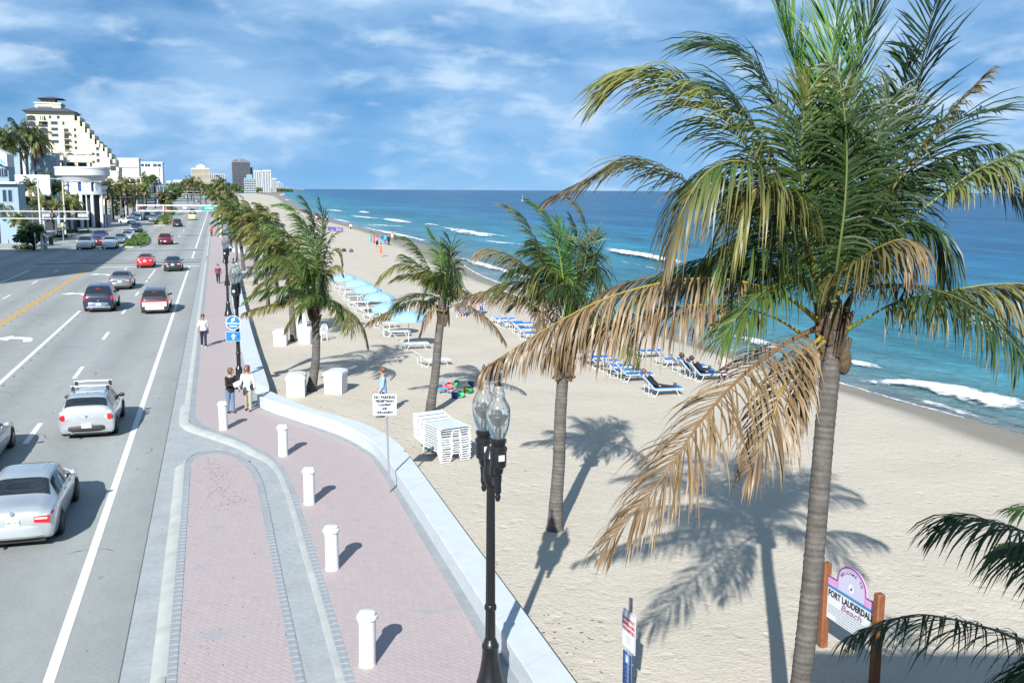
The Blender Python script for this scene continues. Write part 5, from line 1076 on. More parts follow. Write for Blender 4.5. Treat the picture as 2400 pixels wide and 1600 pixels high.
make_car('van', SIL2, 'silver van waiting in shade at the crossing, facing the camera', 150.0, -17.6, True, sc=(1.06, 1, 1.08), detail=False, cat='van')
make_car('sedan', WINE, 'dark red car half hidden behind the silver van', 158.5, -17.0, False, detail=False, brake=True)
make_car('suv', SIL, 'silver sport utility car at the crossing beside the planted median, facing the camera', 150.4, -14.5, True, detail=False, sc=(.97, 1, .93))
make_car('suv', BLUEC, 'tall dark blue truck-like car right behind the silver one at the crossing', 164, -17.2, True, detail=False, sc=(1.08, 1, 1.12))
make_car('sedan', STEEL, 'steel blue car behind the silver sport utility car', 164.5, -14.35, True, detail=False)
make_car('sedan', SIL, 'silver car with amber lamp in the queue beside the median', 175, -14.2, True, detail=False)
make_car('hatch', WHT, 'white car in the queue behind the silver one with amber lamp', 182.5, -14.6, True, detail=False)
make_car('suv', NAVY, 'dark navy sport utility car with white bumper stripe in the far queue', 205, -14.9, True, detail=False)
make_car('hatch', SIL2, 'white hatchback behind the far navy car', 214, -15.9, True, detail=False)
make_car('coupe', WHT, 'white car turning at the far crossing, seen from the side', 256, -20.6, True, extra_yaw=.75, detail=False)
make_car('van', WHT, 'white van in the far oncoming queue', 279, -19.8, True, detail=False, cat='van'); make_car('truck', TEAL, 'teal truck beside the white van in the far queue', 282, -17.6, True, detail=False, cat='truck', sc=(1, 1, 1.2))
make_car('suv', GREY, 'dark grey car leading the far oncoming lane below the red signals', 268, -15.4, True, detail=False); make_car('sedan', BLUEC, 'dark blue car in the far oncoming lane behind the grey one', 300, -16.2, True, detail=False)
make_car('sedan', BLK, 'black car farther back in the oncoming lane', 322, -17.0, True, detail=False); make_car('van', WHT, 'white delivery van parked far up on the left', 330, -23.5, True, detail=False, cat='van', sc=(1.1, 1, 1.3)); make_car('sedan', SIL, 'silver car parked far up on the left by the palms', 300, -22.5, True, detail=False)
# ================================================================ PEOPLE
SKIN = pmat('skin', (.46, .27, .19), .55); SKIND = pmat('skin_tan', (.36, .19, .12), .55)
def cl(k, c): return mat('cloth_' + k, c, .85)
PEOPLE_FIX = []
def capsule(mb, a, b, ra, rb, n=10):
    a, b = Vector(a), Vector(b); d = (b - a); L = d.length; d.normalize()
    pts = []; rad = []
    for k in range(4): th = math.pi / 2 * (k / 4); pts.append(a - d * ra * math.cos(th)); rad.append(max(.004, ra * math.sin(th)))
    for k in range(5): pts.append(a + (b - a) * k / 4); rad.append(ra + (rb - ra) * k / 4)
    for k in range(1, 5): th = math.pi / 2 * (k / 4); pts.append(b + d * rb * math.sin(th)); rad.append(max(.004, rb * math.cos(th)))
    mb.tube(pts, rad, n)
def remesh(o, vox, smooth=4):
    m = o.modifiers.new('r', 'REMESH'); m.mode = 'VOXEL'; m.voxel_size = vox; m.use_smooth_shade = True
    s_ = o.modifiers.new('s', 'SMOOTH'); s_.iterations = smooth; s_.factor = .5
    PEOPLE_FIX.append(o)
def person(label, pos, yaw, h=1.68, legs=((8, 0), (-8, 5)), arms=((5, 12, 10), (-5, 12, 10)), lean=0.0, top='white', bottom='navy', hair=(.03, .02, .015), hairlen=.0, sleeves=1.0, trousers=1.0, pelvis=None, skin=None, shoes=(.05, .05, .05), vox=.014, headyaw=0.0, shirt_len=.02, skirt=False, pitch=0.0, group=None, torso_bare=False, female=True, shape=1.0):
    skin = skin or SKIN
    r = empty('person', pos, yaw); tag(r, label, 'person', group)
    def rotx(v, a): a = math.radians(a); return Vector((v.x, v.y * math.cos(a) - v.z * math.sin(a), v.y * math.sin(a) + v.z * math.cos(a)))
    thigh, shank, foot = .245 * h, .245 * h, .035 * h
    J = {}
    hips = []
    for i, (hp, kn) in enumerate(legs[:2]):
        sx = -1 if i == 0 else 1
        dirt = rotx(Vector((0, 0, -1)), hp); dirs = rotx(Vector((0, 0, -1)), hp - kn); hips.append((sx, dirt, dirs))
    drop = max((-(d.z) * thigh - (e.z) * shank + foot) for _, d, e in hips)
    pz = pelvis if pelvis is not None else drop
    pel = Vector((0, 0, pz))
    up = rotx(Vector((0, 0, 1)), -lean)     # lean > 0: forward
    body = MB(); bot = MB(); topm = MB(); shoesm = []
    chest = pel + up * .20 * h; neck = pel + up * .335 * h; sh = pel + up * .305 * h
    fwd = rotx(Vector((0, 1, 0)), -lean)
    def oval(mbx, items, ex=0.0):
        rings = []
        for c, rx, ry in items: rings.append([c + Vector((1, 0, 0)) * (rx + ex) * math.cos(2 * math.pi * k / 16) + fwd * (ry + ex) * math.sin(2 * math.pi * k / 16) for k in range(16)])
        mbx.loft(rings)
    wst = .074 if female else .088 * shape
    tor = [(pel - up * .045 * h, .060 * h, .05 * h), (pel, .095 * h, .066 * h), (pel + up * .04 * h, .093 * h, .064 * h * shape), (pel + up * .11 * h, wst * h, .058 * h * shape), (pel + up * .20 * h, .088 * h, .066 * h), (pel + up * .265 * h, .098 * h, .060 * h), (pel + up * .305 * h, .085 * h, .046 * h), (pel + up * .33 * h, .035 * h, .032 * h)]
    oval(body, tor)
    capsule(body, neck - up * .02 * h, neck + up * .055 * h, .032 * h, .029 * h)
    hc = neck + up * .105 * h + fwd * .012 * h
    HM = Matrix.Translation(hc) @ Matrix.Rotation(math.radians(headyaw), 4, 'Z') @ Matrix.Rotation(-math.radians(lean * .4), 4, 'X')
    body.ball((0, 0, .005 * h), .046 * h, .056 * h, .064 * h, 14, 10, HM); body.ball((0, .02 * h, -.032 * h), .034 * h, .036 * h, .034 * h, 12, 8, HM)
    body.ball((0, .058 * h, -.006 * h), .010 * h, .014 * h, .014 * h, 8, 6, HM)
    for sx in (-1, 1): body.ball((sx * .047 * h, .0, -.004 * h), .008 * h, .014 * h, .020 * h, 8, 6, HM)
    for sx, dt, ds in hips:
        hj = pel + Vector((sx * .052 * h, 0, -.01 * h)); kj = hj + dt * thigh; aj = kj + ds * shank
        capsule(body, hj, kj, .052 * h, .034 * h, 12); capsule(body, kj, kj + (aj - kj) * .4, .034 * h, .034 * h); capsule(body, kj + (aj - kj) * .35, aj, .034 * h, .021 * h)
        if trousers > 0:
            capsule(bot, hj, kj, .060 * h, .043 * h, 12)
            if trousers > .5: capsule(bot, kj, kj + (aj - kj) * (.94 if trousers >= 1 else .5), .043 * h, .036 * h, 12)
        fd = rotx(Vector((0, 1, 0)), 0) if pelvis is None else (ds.cross(Vector((1, 0, 0))) * -1).normalized()
        if pelvis is None: fd = (Vector((0, 1, -.05))).normalized()
        if fd.y < -0.2: fd = -fd
        m_ = MB(); capsule(m_, aj + Vector((0, 0, -.012 * h)) - fd * .02 * h, aj + fd * .11 * h + Vector((0, 0, -.018 * h)), .026 * h, .020 * h, 10); shoesm.append(m_)
    if trousers > 0: oval(bot, tor[:4] if not skirt else tor[:4], .010 * h)
    hands = []
    for i, (sp_, ab, el) in enumerate(arms):
        sx = -1 if i == 0 else 1
        sj = sh + Vector((sx * .105 * h, 0, -.012 * h)); a = math.radians(ab)
        d1 = rotx(Vector((sx * math.sin(a), 0, -math.cos(a))), sp_ - lean * 0); ej = sj + d1 * .175 * h
        d2 = rotx(Vector((sx * math.sin(a) * .5, 0, -1)).normalized(), sp_ + el); wj = ej + d2 * .15 * h
        if len(legs) > 2 and legs[2] == 'cross':
            d2 = Vector((-sx * .75, .62, .05)).normalized(); wj = ej + d2 * .15 * h
        capsule(body, sj, ej, .028 * h, .022 * h); capsule(body, ej, wj, .022 * h, .015 * h)
        hd = (wj - ej).normalized(); px = hd.cross(Vector((0, 1, .2))).normalized() if abs(hd.y) < .9 else Vector((1, 0, 0))
        capsule(body, wj, wj + hd * .035 * h, .014 * h, .019 * h, 8)
        side = hd.cross(px).normalized()
        for q in range(4): 
            o_ = side * (q - 1.5) * .010 * h; L_f = (.042, .050, .047, .036)[q] * h; k0 = wj + hd * .045 * h + o_; k1 = k0 + hd * L_f * .6; k2 = k1 + (hd + px * .7 * sx * -1).normalized() * L_f * .5
            capsule(body, k0, k1, .0058 * h, .0052 * h, 6); capsule(body, k1, k2, .0052 * h, .0042 * h, 6)
        th0 = wj + hd * .015 * h - side * .012 * h; capsule(body, th0, th0 + (hd * .7 - side * .9).normalized() * .036 * h, .0075 * h, .0055 * h, 6)
        if sleeves > 0:
            capsule(topm, sj, sj + (ej - sj) * min(1, sleeves * 2), .037 * h, .031 * h)
            if sleeves >= 1: capsule(topm, ej, ej + (wj - ej) * .9, .031 * h, .024 * h)
        hands.append(wj + hd * .05 * h)
    items = [(pel + up * (.02 - shirt_len) * h, .098 * h, .070 * h * shape)] + tor[2:7]
    if not torso_bare: oval(topm, items, .012 * h)
    b = body.build('body', skin, r); remesh(b, vox)
    if not torso_bare: o = topm.build('top', cl(top, CLOTH[top]), r); remesh(o, vox)
    if trousers > 0: o = bot.build('trousers' if trousers > .5 else 'shorts', cl(bottom, CLOTH[bottom]), r); remesh(o, vox)
    for m_ in shoesm: o = m_.build('shoe', mat('shoe_%d' % int(shoes[0] * 100), shoes, .6), r)
    hm = MB(); 
    prof = [(0, .078), (.034, .072), (.054, .052), (.061, .015), (.058, -.022), (.046, -.036 - hairlen * .3)]
    hm.lathe([(x * h, z * h) for x, z in prof], 16, HM @ Matrix.Translation((0, -.014 * h, .006 * h)) @ Matrix.Rotation(.34, 4, 'X') @ Matrix.Diagonal((1, 1.14, 1, 1)), caps=False)
    if hairlen > 0:
        for q in np.linspace(-2.0, 2.0, 7): c0 = Vector((math.sin(q) * .048 * h, -math.cos(q) * .050 * h, .01 * h)); hm.tube([HM @ c0, HM @ (c0 + Vector((0, -.008 * h, -hairlen * h * .6))), HM @ (c0 * .85 + Vector((0, -.002, -hairlen * h)))], [.020 * h, .020 * h, .008 * h], 7)
    hm.build('hair', mat('hair_%d' % int(hair[0] * 1000), hair, .6), r)
    em = MB()
    for sx in (-1, 1):
        em = MB(); em.ball((sx * .019 * h, .052 * h, .008 * h), .0065 * h, .004 * h, .0045 * h, 8, 5, HM); em.build('eye', mat('eye', (.02, .015, .012), .2), r)
    em = MB(); em.ball((0, .055 * h, -.031 * h), .014 * h, .004 * h, .0045 * h, 8, 5, HM); em.build('mouth', mat('lips', (.32, .10, .09), .5), r)
    r['hands'] = [list(x) for x in hands]
    return r
CLOTH = {'white': (.58, .60, .63), 'navy': (.012, .016, .04), 'black': (.010, .010, .012), 'denim': (.12, .19, .30), 'sky': (.27, .40, .60), 'khaki': (.36, .33, .25), 'red': (.60, .03, .04), 'coral': (.80, .16, .08), 'teal': (.05, .38, .48), 'pink': (.55, .36, .40), 'blue': (.03, .12, .42), 'grey': (.3, .3, .31), 'magenta': (.6, .04, .2), 'wine': (.13, .02, .05)}
FACE = HEAD + math.pi                                # coming towards the camera along the pavement
p = g(478, 812, .1)
wm = person('woman walking in a white shirt and dark trousers with a shoulder bag', p, FACE + .05, 1.68, legs=((14, 4), (-10, 12)), arms=((-14, 10, 8), (14, 14, 14)), top='white', bottom='navy', sleeves=.45, hair=(.025, .02, .018), skin=SKIND, shoes=(.6, .6, .6))
mb = MB(); mb.tube([(-.12, .03, 1.34), (.02, .115, 1.20), (.16, .06, .98)], .014, 5); mb.build('bag_strap', cl('strap', (.35, .42, .48)), wm)
o = MB(); o.ball((-.22, -.02, .82), .05, .12, .15, 10, 8); bg_ = o.build('shoulder_bag', cl('bag', (.06, .045, .03)), None); bg_.matrix_world = Matrix.Translation(p) @ Matrix.Rotation(FACE + .05, 4, 'Z') ; tag(bg_, 'dark brown shoulder bag carried by the woman in the white shirt', 'bag')
p = g(541, 967, .1)
w2 = person('woman in a black jacket and jeans holding white papers beside the lamp post', p, FACE + .55, 1.66, legs=((3, 0), (-4, 4), 'cross'), arms=((25, 14, 70), (25, 14, 70)), top='black', bottom='denim', hair=(.11, .06, .028), hairlen=.07, lean=6, shirt_len=.05, headyaw=15, shoes=(.02, .02, .02))
hx = (Vector(w2['hands'][0]) + Vector(w2['hands'][1])) / 2
mb = MB(); mb.bbox(-.14, .12, -.02, .10, -.05, .10, .02, Matrix.Rotation(.3, 4, 'Y')); pr = mb.build('white_papers', cl('paper', (.78, .78, .72)), None, smooth=False); pr.matrix_world = Matrix.Translation(p) @ Matrix.Rotation(FACE + .55, 4, 'Z') @ Matrix.Translation(hx + Vector((0, .05, .02))); tag(pr, 'bundle of white papers held by the woman in the black jacket', 'papers')
p = g(582, 962, .1)
w3 = person('woman in an open white jacket and khaki trousers with long reddish hair', p, FACE - .15, 1.68, legs=((5, 2), (-8, 6)), arms=((10, 14, 35), (6, 14, 12)), top='white', bottom='khaki', hair=(.13, .045, .02), hairlen=.10, shirt_len=.07, shoes=(.04, .02, .02), headyaw=-25)
mb = MB(); mb.ball((-.20, .12, .93), .11, .06, .13, 10, 8); hb = mb.build('handbag', cl('bagnavy', (.012, .014, .03)), None); hb.matrix_world = Matrix.Translation(p) @ Matrix.Rotation(FACE - .15, 4, 'Z'); tag(hb, 'dark handbag of the woman in the white jacket', 'bag')
p = g(897, 975, 0)
person('man in a pale blue shirt standing on the sand behind the no parking sign', p, math.radians(105), 1.80, legs=((3, 0), (-3, 4)), arms=((8, 8, 25), (12, 8, 35)), top='sky', bottom='navy', sleeves=.5, hair=(.10, .06, .035), female=False, shape=1.25, shirt_len=.05, headyaw=-15, lean=-2, skin=pmat('skin_ruddy', (.52, .27, .19), .55))
p = g(512, 664, .1); person('woman in dark red clothes walking beside the far lamp post', p, FACE, 1.68, legs=((20, 5), (-16, 22)), arms=((-20, 12, 30), (20, 12, 40)), top='wine', bottom='navy', vox=.02, hair=(.05, .03, .02))
p = g(496, 554, .1); person('person in a red top far along the pavement', p, FACE, 1.70, legs=((18, 5), (-15, 15)), top='red', bottom='black', vox=.025)
p = g(893, 602, 0); person('bather in a coral swimsuit standing alone on the far sand', p, 2.6, 1.68, legs=((6, 0), (-6, 5)), arms=((5, 22, 30), (-5, 22, 30)), top='coral', bottom='coral', sleeves=0, trousers=.3, vox=.02, shirt_len=.0, skin=pmat('skin_sun', (.55, .30, .20), .55), shoes=(.5, .28, .2))
grp = [(884, 581, 'man in dark shorts with bare chest in the group at the water edge', dict(top='coral', bottom='black', torso_bare=True, trousers=.4, female=False)), (870, 569, 'person wrapped in a teal towel at the left of the beach group', dict(top='teal', bottom='teal', sleeves=1)), (877, 572, 'person with a bright magenta towel in the beach group', dict(top='magenta', bottom='magenta')),
       (896, 574, 'person in a bright blue top in the beach group', dict(top='blue', bottom='teal')), (903, 575, 'person holding a sky blue towel in the beach group', dict(top='teal', bottom='blue')), (911, 576, 'person in dark clothes at the right of the beach group', dict(top='navy', bottom='black')),
       (919, 562, 'person with bare back walking at the water edge', dict(top='white', bottom='white', torso_bare=True, trousers=.4)), (926, 563, 'person in a grey top walking at the water edge', dict(top='grey', bottom='navy')), (822, 541, 'person in a white shirt and black trousers striding along the shore', dict(top='white', bottom='black', legs=((24, 5), (-22, 20))))]
for x, y, lab, kw in grp: 
    pp_ = g(x, y, -.1 if y > 565 else -.4); person(lab, pp_, rnd.uniform(0, 6), 1.72, vox=.028, shoes=(.3, .2, .15), **kw)
cr = [('white', 'black'), ('red', 'navy'), ('black', 'khaki'), ('white', 'grey'), ('pink', 'black'), ('navy', 'white'), ('grey', 'black')]
crl = ['person at the left end of the far crowd by the water', 'person in red in the far crowd by the water', 'person in black with pale trousers in the far crowd by the water', 'person in white over grey in the far crowd by the water', 'person in pink in the far crowd by the water', 'person in navy over white in the far crowd by the water', 'person at the right end of the far crowd by the water']
for i, (a, b_) in enumerate(cr): person(crl[i], g(742 + 4.2 * i, 519 + (i % 3) * .8, -.2), rnd.uniform(0, 6), rnd.uniform(1.6, 1.85), top=a, bottom=b_, vox=.035, group='crowd at the water edge')
# reclining and seated
lb = LB; 
def on_lounger(label, dx, top, bottom, ll, **kw):
    q = [o for o in COL.objects if o.get('label') == ll][0]
    yaw = q.rotation_euler[2]; base = Vector(q.location) + Vector((-math.sin(yaw) * dx, math.cos(yaw) * dx, 0))
    return person(label, base, yaw, 1.72, legs=((82, -2), (86, 4)), lean=-42, pelvis=.47, top=top, bottom=bottom, arms=((40, 14, 30), (30, 14, 40)), vox=.02, **kw)
on_lounger('person in black clothes lying back on the front blue lounger', -.18, 'black', 'black', 'blue lounger with a person in black lying on it', hair=(.10, .05, .03), female=False)
on_lounger('person in black with dark hair seated on the left of the two shaded loungers', -.1, 'black', 'black', 'blue lounger of the person in black sitting farther left', hair=(.03, .02, .02), hairlen=.06)
on_lounger('person in black seated next to the bather in pink', -.1, 'black', 'navy', 'blue lounger of the person in black beside the pink bather', hair=(.03, .02, .02))
q = [o for o in COL.objects if o.get('label') == 'blue lounger of the person in black beside the pink bather'][0]
person('bather in a pale pink top sitting upright at a lounger foot, seen from behind', Vector(q.location) + Vector((.80, -.10, 0)), .2 - math.pi / 2 + .9, 1.65, legs=((84, 80), (84, 78)), pelvis=.50, lean=8, top='pink', bottom='pink', arms=((40, 20, 30), (40, 20, 30)), sleeves=0, trousers=.3, hair=(.24, .16, .10), skin=pmat('skin_pink', (.55, .33, .25), .55), vox=.02)
p = g(1085, 740, 0)
for k, (dx, lab, kw) in enumerate(((0, 'person with red shorts sitting among the loungers behind the middle palm', dict(top='teal', bottom='red')), (1.0, 'person with bare chest sitting on a blue chair behind the middle palm', dict(top='coral', bottom='grey', torso_bare=True)))):
    person(lab, p + Vector((dx, .2 * k, 0)), 3.0, 1.7, legs=((84, 60), (84, 55)), pelvis=.36, lean=-25, arms=((30, 15, 40), (30, 15, 40)), vox=.022, trousers=.4, sleeves=.5, **kw)
    o = dup(LB, p + Vector((dx, .25 + .2 * k, -.01)), 3.0, 'blue lounger under the ' + ('person with red shorts' if k == 0 else 'bare-chested person') + ' behind the middle palm', 'blue loungers near the water')
# freeze the body meshes
bpy.context.view_layer.update(); dg = bpy.context.evaluated_depsgraph_get()
new = [(o, bpy.data.meshes.new_from_object(o.evaluated_get(dg))) for o in PEOPLE_FIX]
for o, me in new:
    o.modifiers.clear(); me.name = o.name; o.data = me
    me.polygons.foreach_set('use_smooth', [True] * len(me.polygons)); me.update()
# ================================================================ PALMS
LEAFM = pmat('palm_leaf', (.05, .09, .02), .42, attr=True, transl=.28, spec=.45)
BARK = pmat('palm_bark', (.21, .185, .155), .9, var=.25, vscale=7, var2=.15, v2scale=40, bump=.012, bscale=26, attr=True)
FIBRE = pmat('palm_fibre', (.085, .06, .036), .95, var=.35, vscale=14, bump=.02, bscale=30)
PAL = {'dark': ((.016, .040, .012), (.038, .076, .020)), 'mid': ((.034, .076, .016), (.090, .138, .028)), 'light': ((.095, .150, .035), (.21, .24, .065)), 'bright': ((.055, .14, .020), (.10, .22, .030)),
       'yellow': ((.13, .14, .032), (.25, .22, .06)), 'brown': ((.13, .085, .042), (.29, .205, .115)), 'dbrown': ((.075, .052, .032), (.19, .135, .08)), 'olive': ((.070, .088, .025), (.165, .165, .045))}
WIND = Vector((-.55, -.12, 0))
def lerp3(a, b, f): return tuple(a[i] + (b[i] - a[i]) * f for i in range(3))
NMUL, WMUL, LMUL = 1.55, .78, 1.18
def frond(parent, ctrl, leaf=.8, droop=.5, kind='mid', tip=None, n=62, start=.16, wind=.25, up=Vector((0, 0, 1)), rad=.022, rcol=None, segs=4, width=.034, rr=None, tipf=.6, spread=(68, 24), name='frond', asym=0.0, ragged=.28):
    """one pinnate leaf along ctrl points (parent's local space)"""
    rr = rr or rnd; n = int(n * NMUL); width *= WMUL; leaf *= LMUL
    K = 26; P = resample(ctrl, K); mb = MB()
    lo, hi = PAL[kind]; tl, th = PAL[tip] if tip else PAL[kind]
    rc = rcol or lerp3(lerp3(lo, hi, .8), (.22, .20, .06), .5)
    # rachis
    n_r = 5; pts = P; prev = None; rings = []
    for i, p in enumerate(pts):
        t = (pts[min(i + 1, K - 1)] - pts[max(i - 1, 0)]).normalized()
        s_ = t.cross(up); s_ = s_.normalized() if s_.length > .05 else (prev or Vector((1, 0, 0))); prev = s_; nrm = s_.cross(t)
        f = i / (K - 1); w = rad * (1 - f) ** .8 * (1 + 1.1 * max(0, .14 - f) / .14) + .003
        rings.append([p + s_ * w * math.cos(2 * math.pi * k / n_r) + nrm * w * .7 * math.sin(2 * math.pi * k / n_r) for k in range(n_r)])
    mb.col = rc; mb.loft(rings, caps=False)
    gdir = Vector((0, 0, -1))
    for i in range(n):
        f = start + (1 - start) * (i + .5) / n
        x = f * (K - 1); k = min(int(x), K - 2); ff = x - k; p = P[k].lerp(P[k + 1], ff)
        t = (P[min(k + 2, K - 1)] - P[max(k - 1, 0)]).normalized(); s_ = t.cross(up)
        s_ = s_.normalized() if s_.length > .05 else Vector((1, 0, 0)); nrm = s_.cross(t)
        q = (f - start) / (1 - start)
        prof = (.50 + .50 * math.sin(math.pi * min(1, q / .55) * .5)) * (1 if q < .55 else 1 - .62 * ((q - .55) / .45) ** 1.6)
        for side in (-1, 1):
            if rr.random() < ragged * .35: continue
            L = leaf * prof * rr.uniform(.80, 1.10) * (1 + asym * side)
            if rr.random() < ragged: L *= rr.uniform(.45, .85)
            ang = math.radians(spread[0] + (spread[1] - spread[0]) * q + rr.uniform(-14, 14))
            d = (t * math.cos(ang) + s_ * side * math.sin(ang) + nrm * rr.uniform(.02, .35) * (1 - droop * .6)).normalized()
            dr = droop * rr.uniform(.75, 1.25); pts = [p]; dirs = [d]
            for j in range(segs):
                d = (d + gdir * dr * (.26 + .34 * j) + WIND * wind * (.3 + .2 * j) * rr.uniform(.6, 1.3)).normalized(); pts.append(pts[-1] + d * L / segs); dirs.append(d)
            tw = rr.uniform(-.5, .5)
            c0, c1 = lerp3(lo, hi, rr.random() ** 1.3), lerp3(tl, th, rr.random())
            tf = max(0, min(1, (q - tipf) / max(.05, 1 - tipf))) if tip else 0
            base = lerp3(c0, c1, tf)
            V = []
            for j, (pp, dd) in enumerate(zip(pts, dirs)):
                wv = t - dd * t.dot(dd); wv = wv.normalized() if wv.length > .1 else nrm
                wv = (wv * math.cos(tw) + dd.cross(wv) * math.sin(tw))
                h = j / segs; wd_ = width * (.55 + .9 * h if h < .5 else 1.0 - .96 * ((h - .5) / .5) ** 1.5) * .5
                V.append(pp - wv * wd_); V.append(pp + wv * wd_)
            b = len(mb.v)
            for m_, v in enumerate(V):
                h = (m_ // 2) / segs; mb.v.append(v); mb.c.append(lerp3(base, lerp3(tl, th, .7) if tip else lerp3(base, (.25, .20, .08), .25 * h), (h ** 3) * (.75 if tip else .5)))
            for j in range(segs): mb.f.append([b + 2 * j, b + 2 * j + 1, b + 2 * j + 3, b + 2 * j + 2]); mb.mi.append(0)
    return mb.build(name, LEAFM, parent, colors=True, auto=None)
def trunk(parent, ctrl, r0, r1, ring=.075, flare=1.5, name='trunk', m=None):
    L = sum((Vector(a) - Vector(b)).length for a, b in zip(ctrl, ctrl[1:])); nseg = min(260, max(12, int(L / (ring / 2)))); P = resample(ctrl, nseg); mb = MB(); rad = []
    for i in range(nseg):
        f = i / (nseg - 1); r = r0 + (r1 - r0) * f; r *= 1 + (flare - 1) * math.exp(-f * L / .35); r *= 1 + (.05 if i % 2 else -.02) * rnd.uniform(.1, 1.3) + rnd.uniform(-.012, .012); rad.append(r)
    mb.tube(P, rad, 16)
    for i in range(nseg):
        k = (1.0 if i % 2 else .70) * rnd.uniform(.72, 1.15); c = (.115 * k, .106 * k, .096 * k); mb.c[i * 16:(i + 1) * 16] = [c] * 16
    return mb.build(name, m or BARK, parent, auto=None, colors=True)
def crown_base(parent, c, r, h, n=9, name='leaf_base'):
    for k in range(n):
        a = 2 * math.pi * k / n * 1.618 + k; z = h * (k / n - .35); d = Vector((math.cos(a), math.sin(a), 0)); mb = MB()
        mb.tube([c + d * r * .55 + Vector((0, 0, z - .12)), c + d * r * 1.0 + Vector((0, 0, z + .05)), c + d * r * 1.5 + Vector((0, 0, z + .26))], [r * .48, r * .38, r * .16], 7); mb.build(name, FIBRE, parent)
def px_frond(root, pts, **kw): return frond(root, [at(x, y, Y) - root.location for x, y, Y in pts], **kw)
# ---- the big coconut palm in front
def A(*q): return [tuple(x) for x in q]
base = at(1866, 1722, 13.05); base.z = -.15; PM = empty('coconut_palm', base); tag(PM, 'large windswept coconut palm in the foreground with a ringed trunk and long brown hanging fronds', 'palm')
tp = [base, at(1873, 1640, 13.1), at(1884, 1540, 13.15), at(1897, 1420, 13.2), at(1911, 1270, 13.25), at(1924, 1110, 13.3), at(1935, 980, 13.35), at(1945, 880, 13.4), at(1950, 800, 13.4), at(1948, 730, 13.4)]
trunk(PM, [p - base for p in tp], .145, .128, .085, 1.35)
crown_base(PM, at(1950, 790, 13.4) - base, .17, .75, 14)
mb = MB(); c = at(1978, 845, 13.35) - base; mb.ball(c, .10, .11, .20, 12, 8); mb.ball(c + Vector((-.07, .03, .14)), .11, .11, .18, 10, 8); mb.ball(c + Vector((-.02, -.05, .08)), .08, .07, .13, 10, 8); mb.build('old_sheath', FIBRE, PM)
mb = MB(); mb.tube([at(1948, 730, 13.4) - base, at(1944, 640, 13.4) - base, at(1942, 560, 13.4) - base, at(1940, 480, 13.4) - base], [.13, .12, .08, .03], 9); mb.build('crown_shaft', pmat('green_shaft', (.10, .12, .035), .6, var=.2, vscale=9), PM)
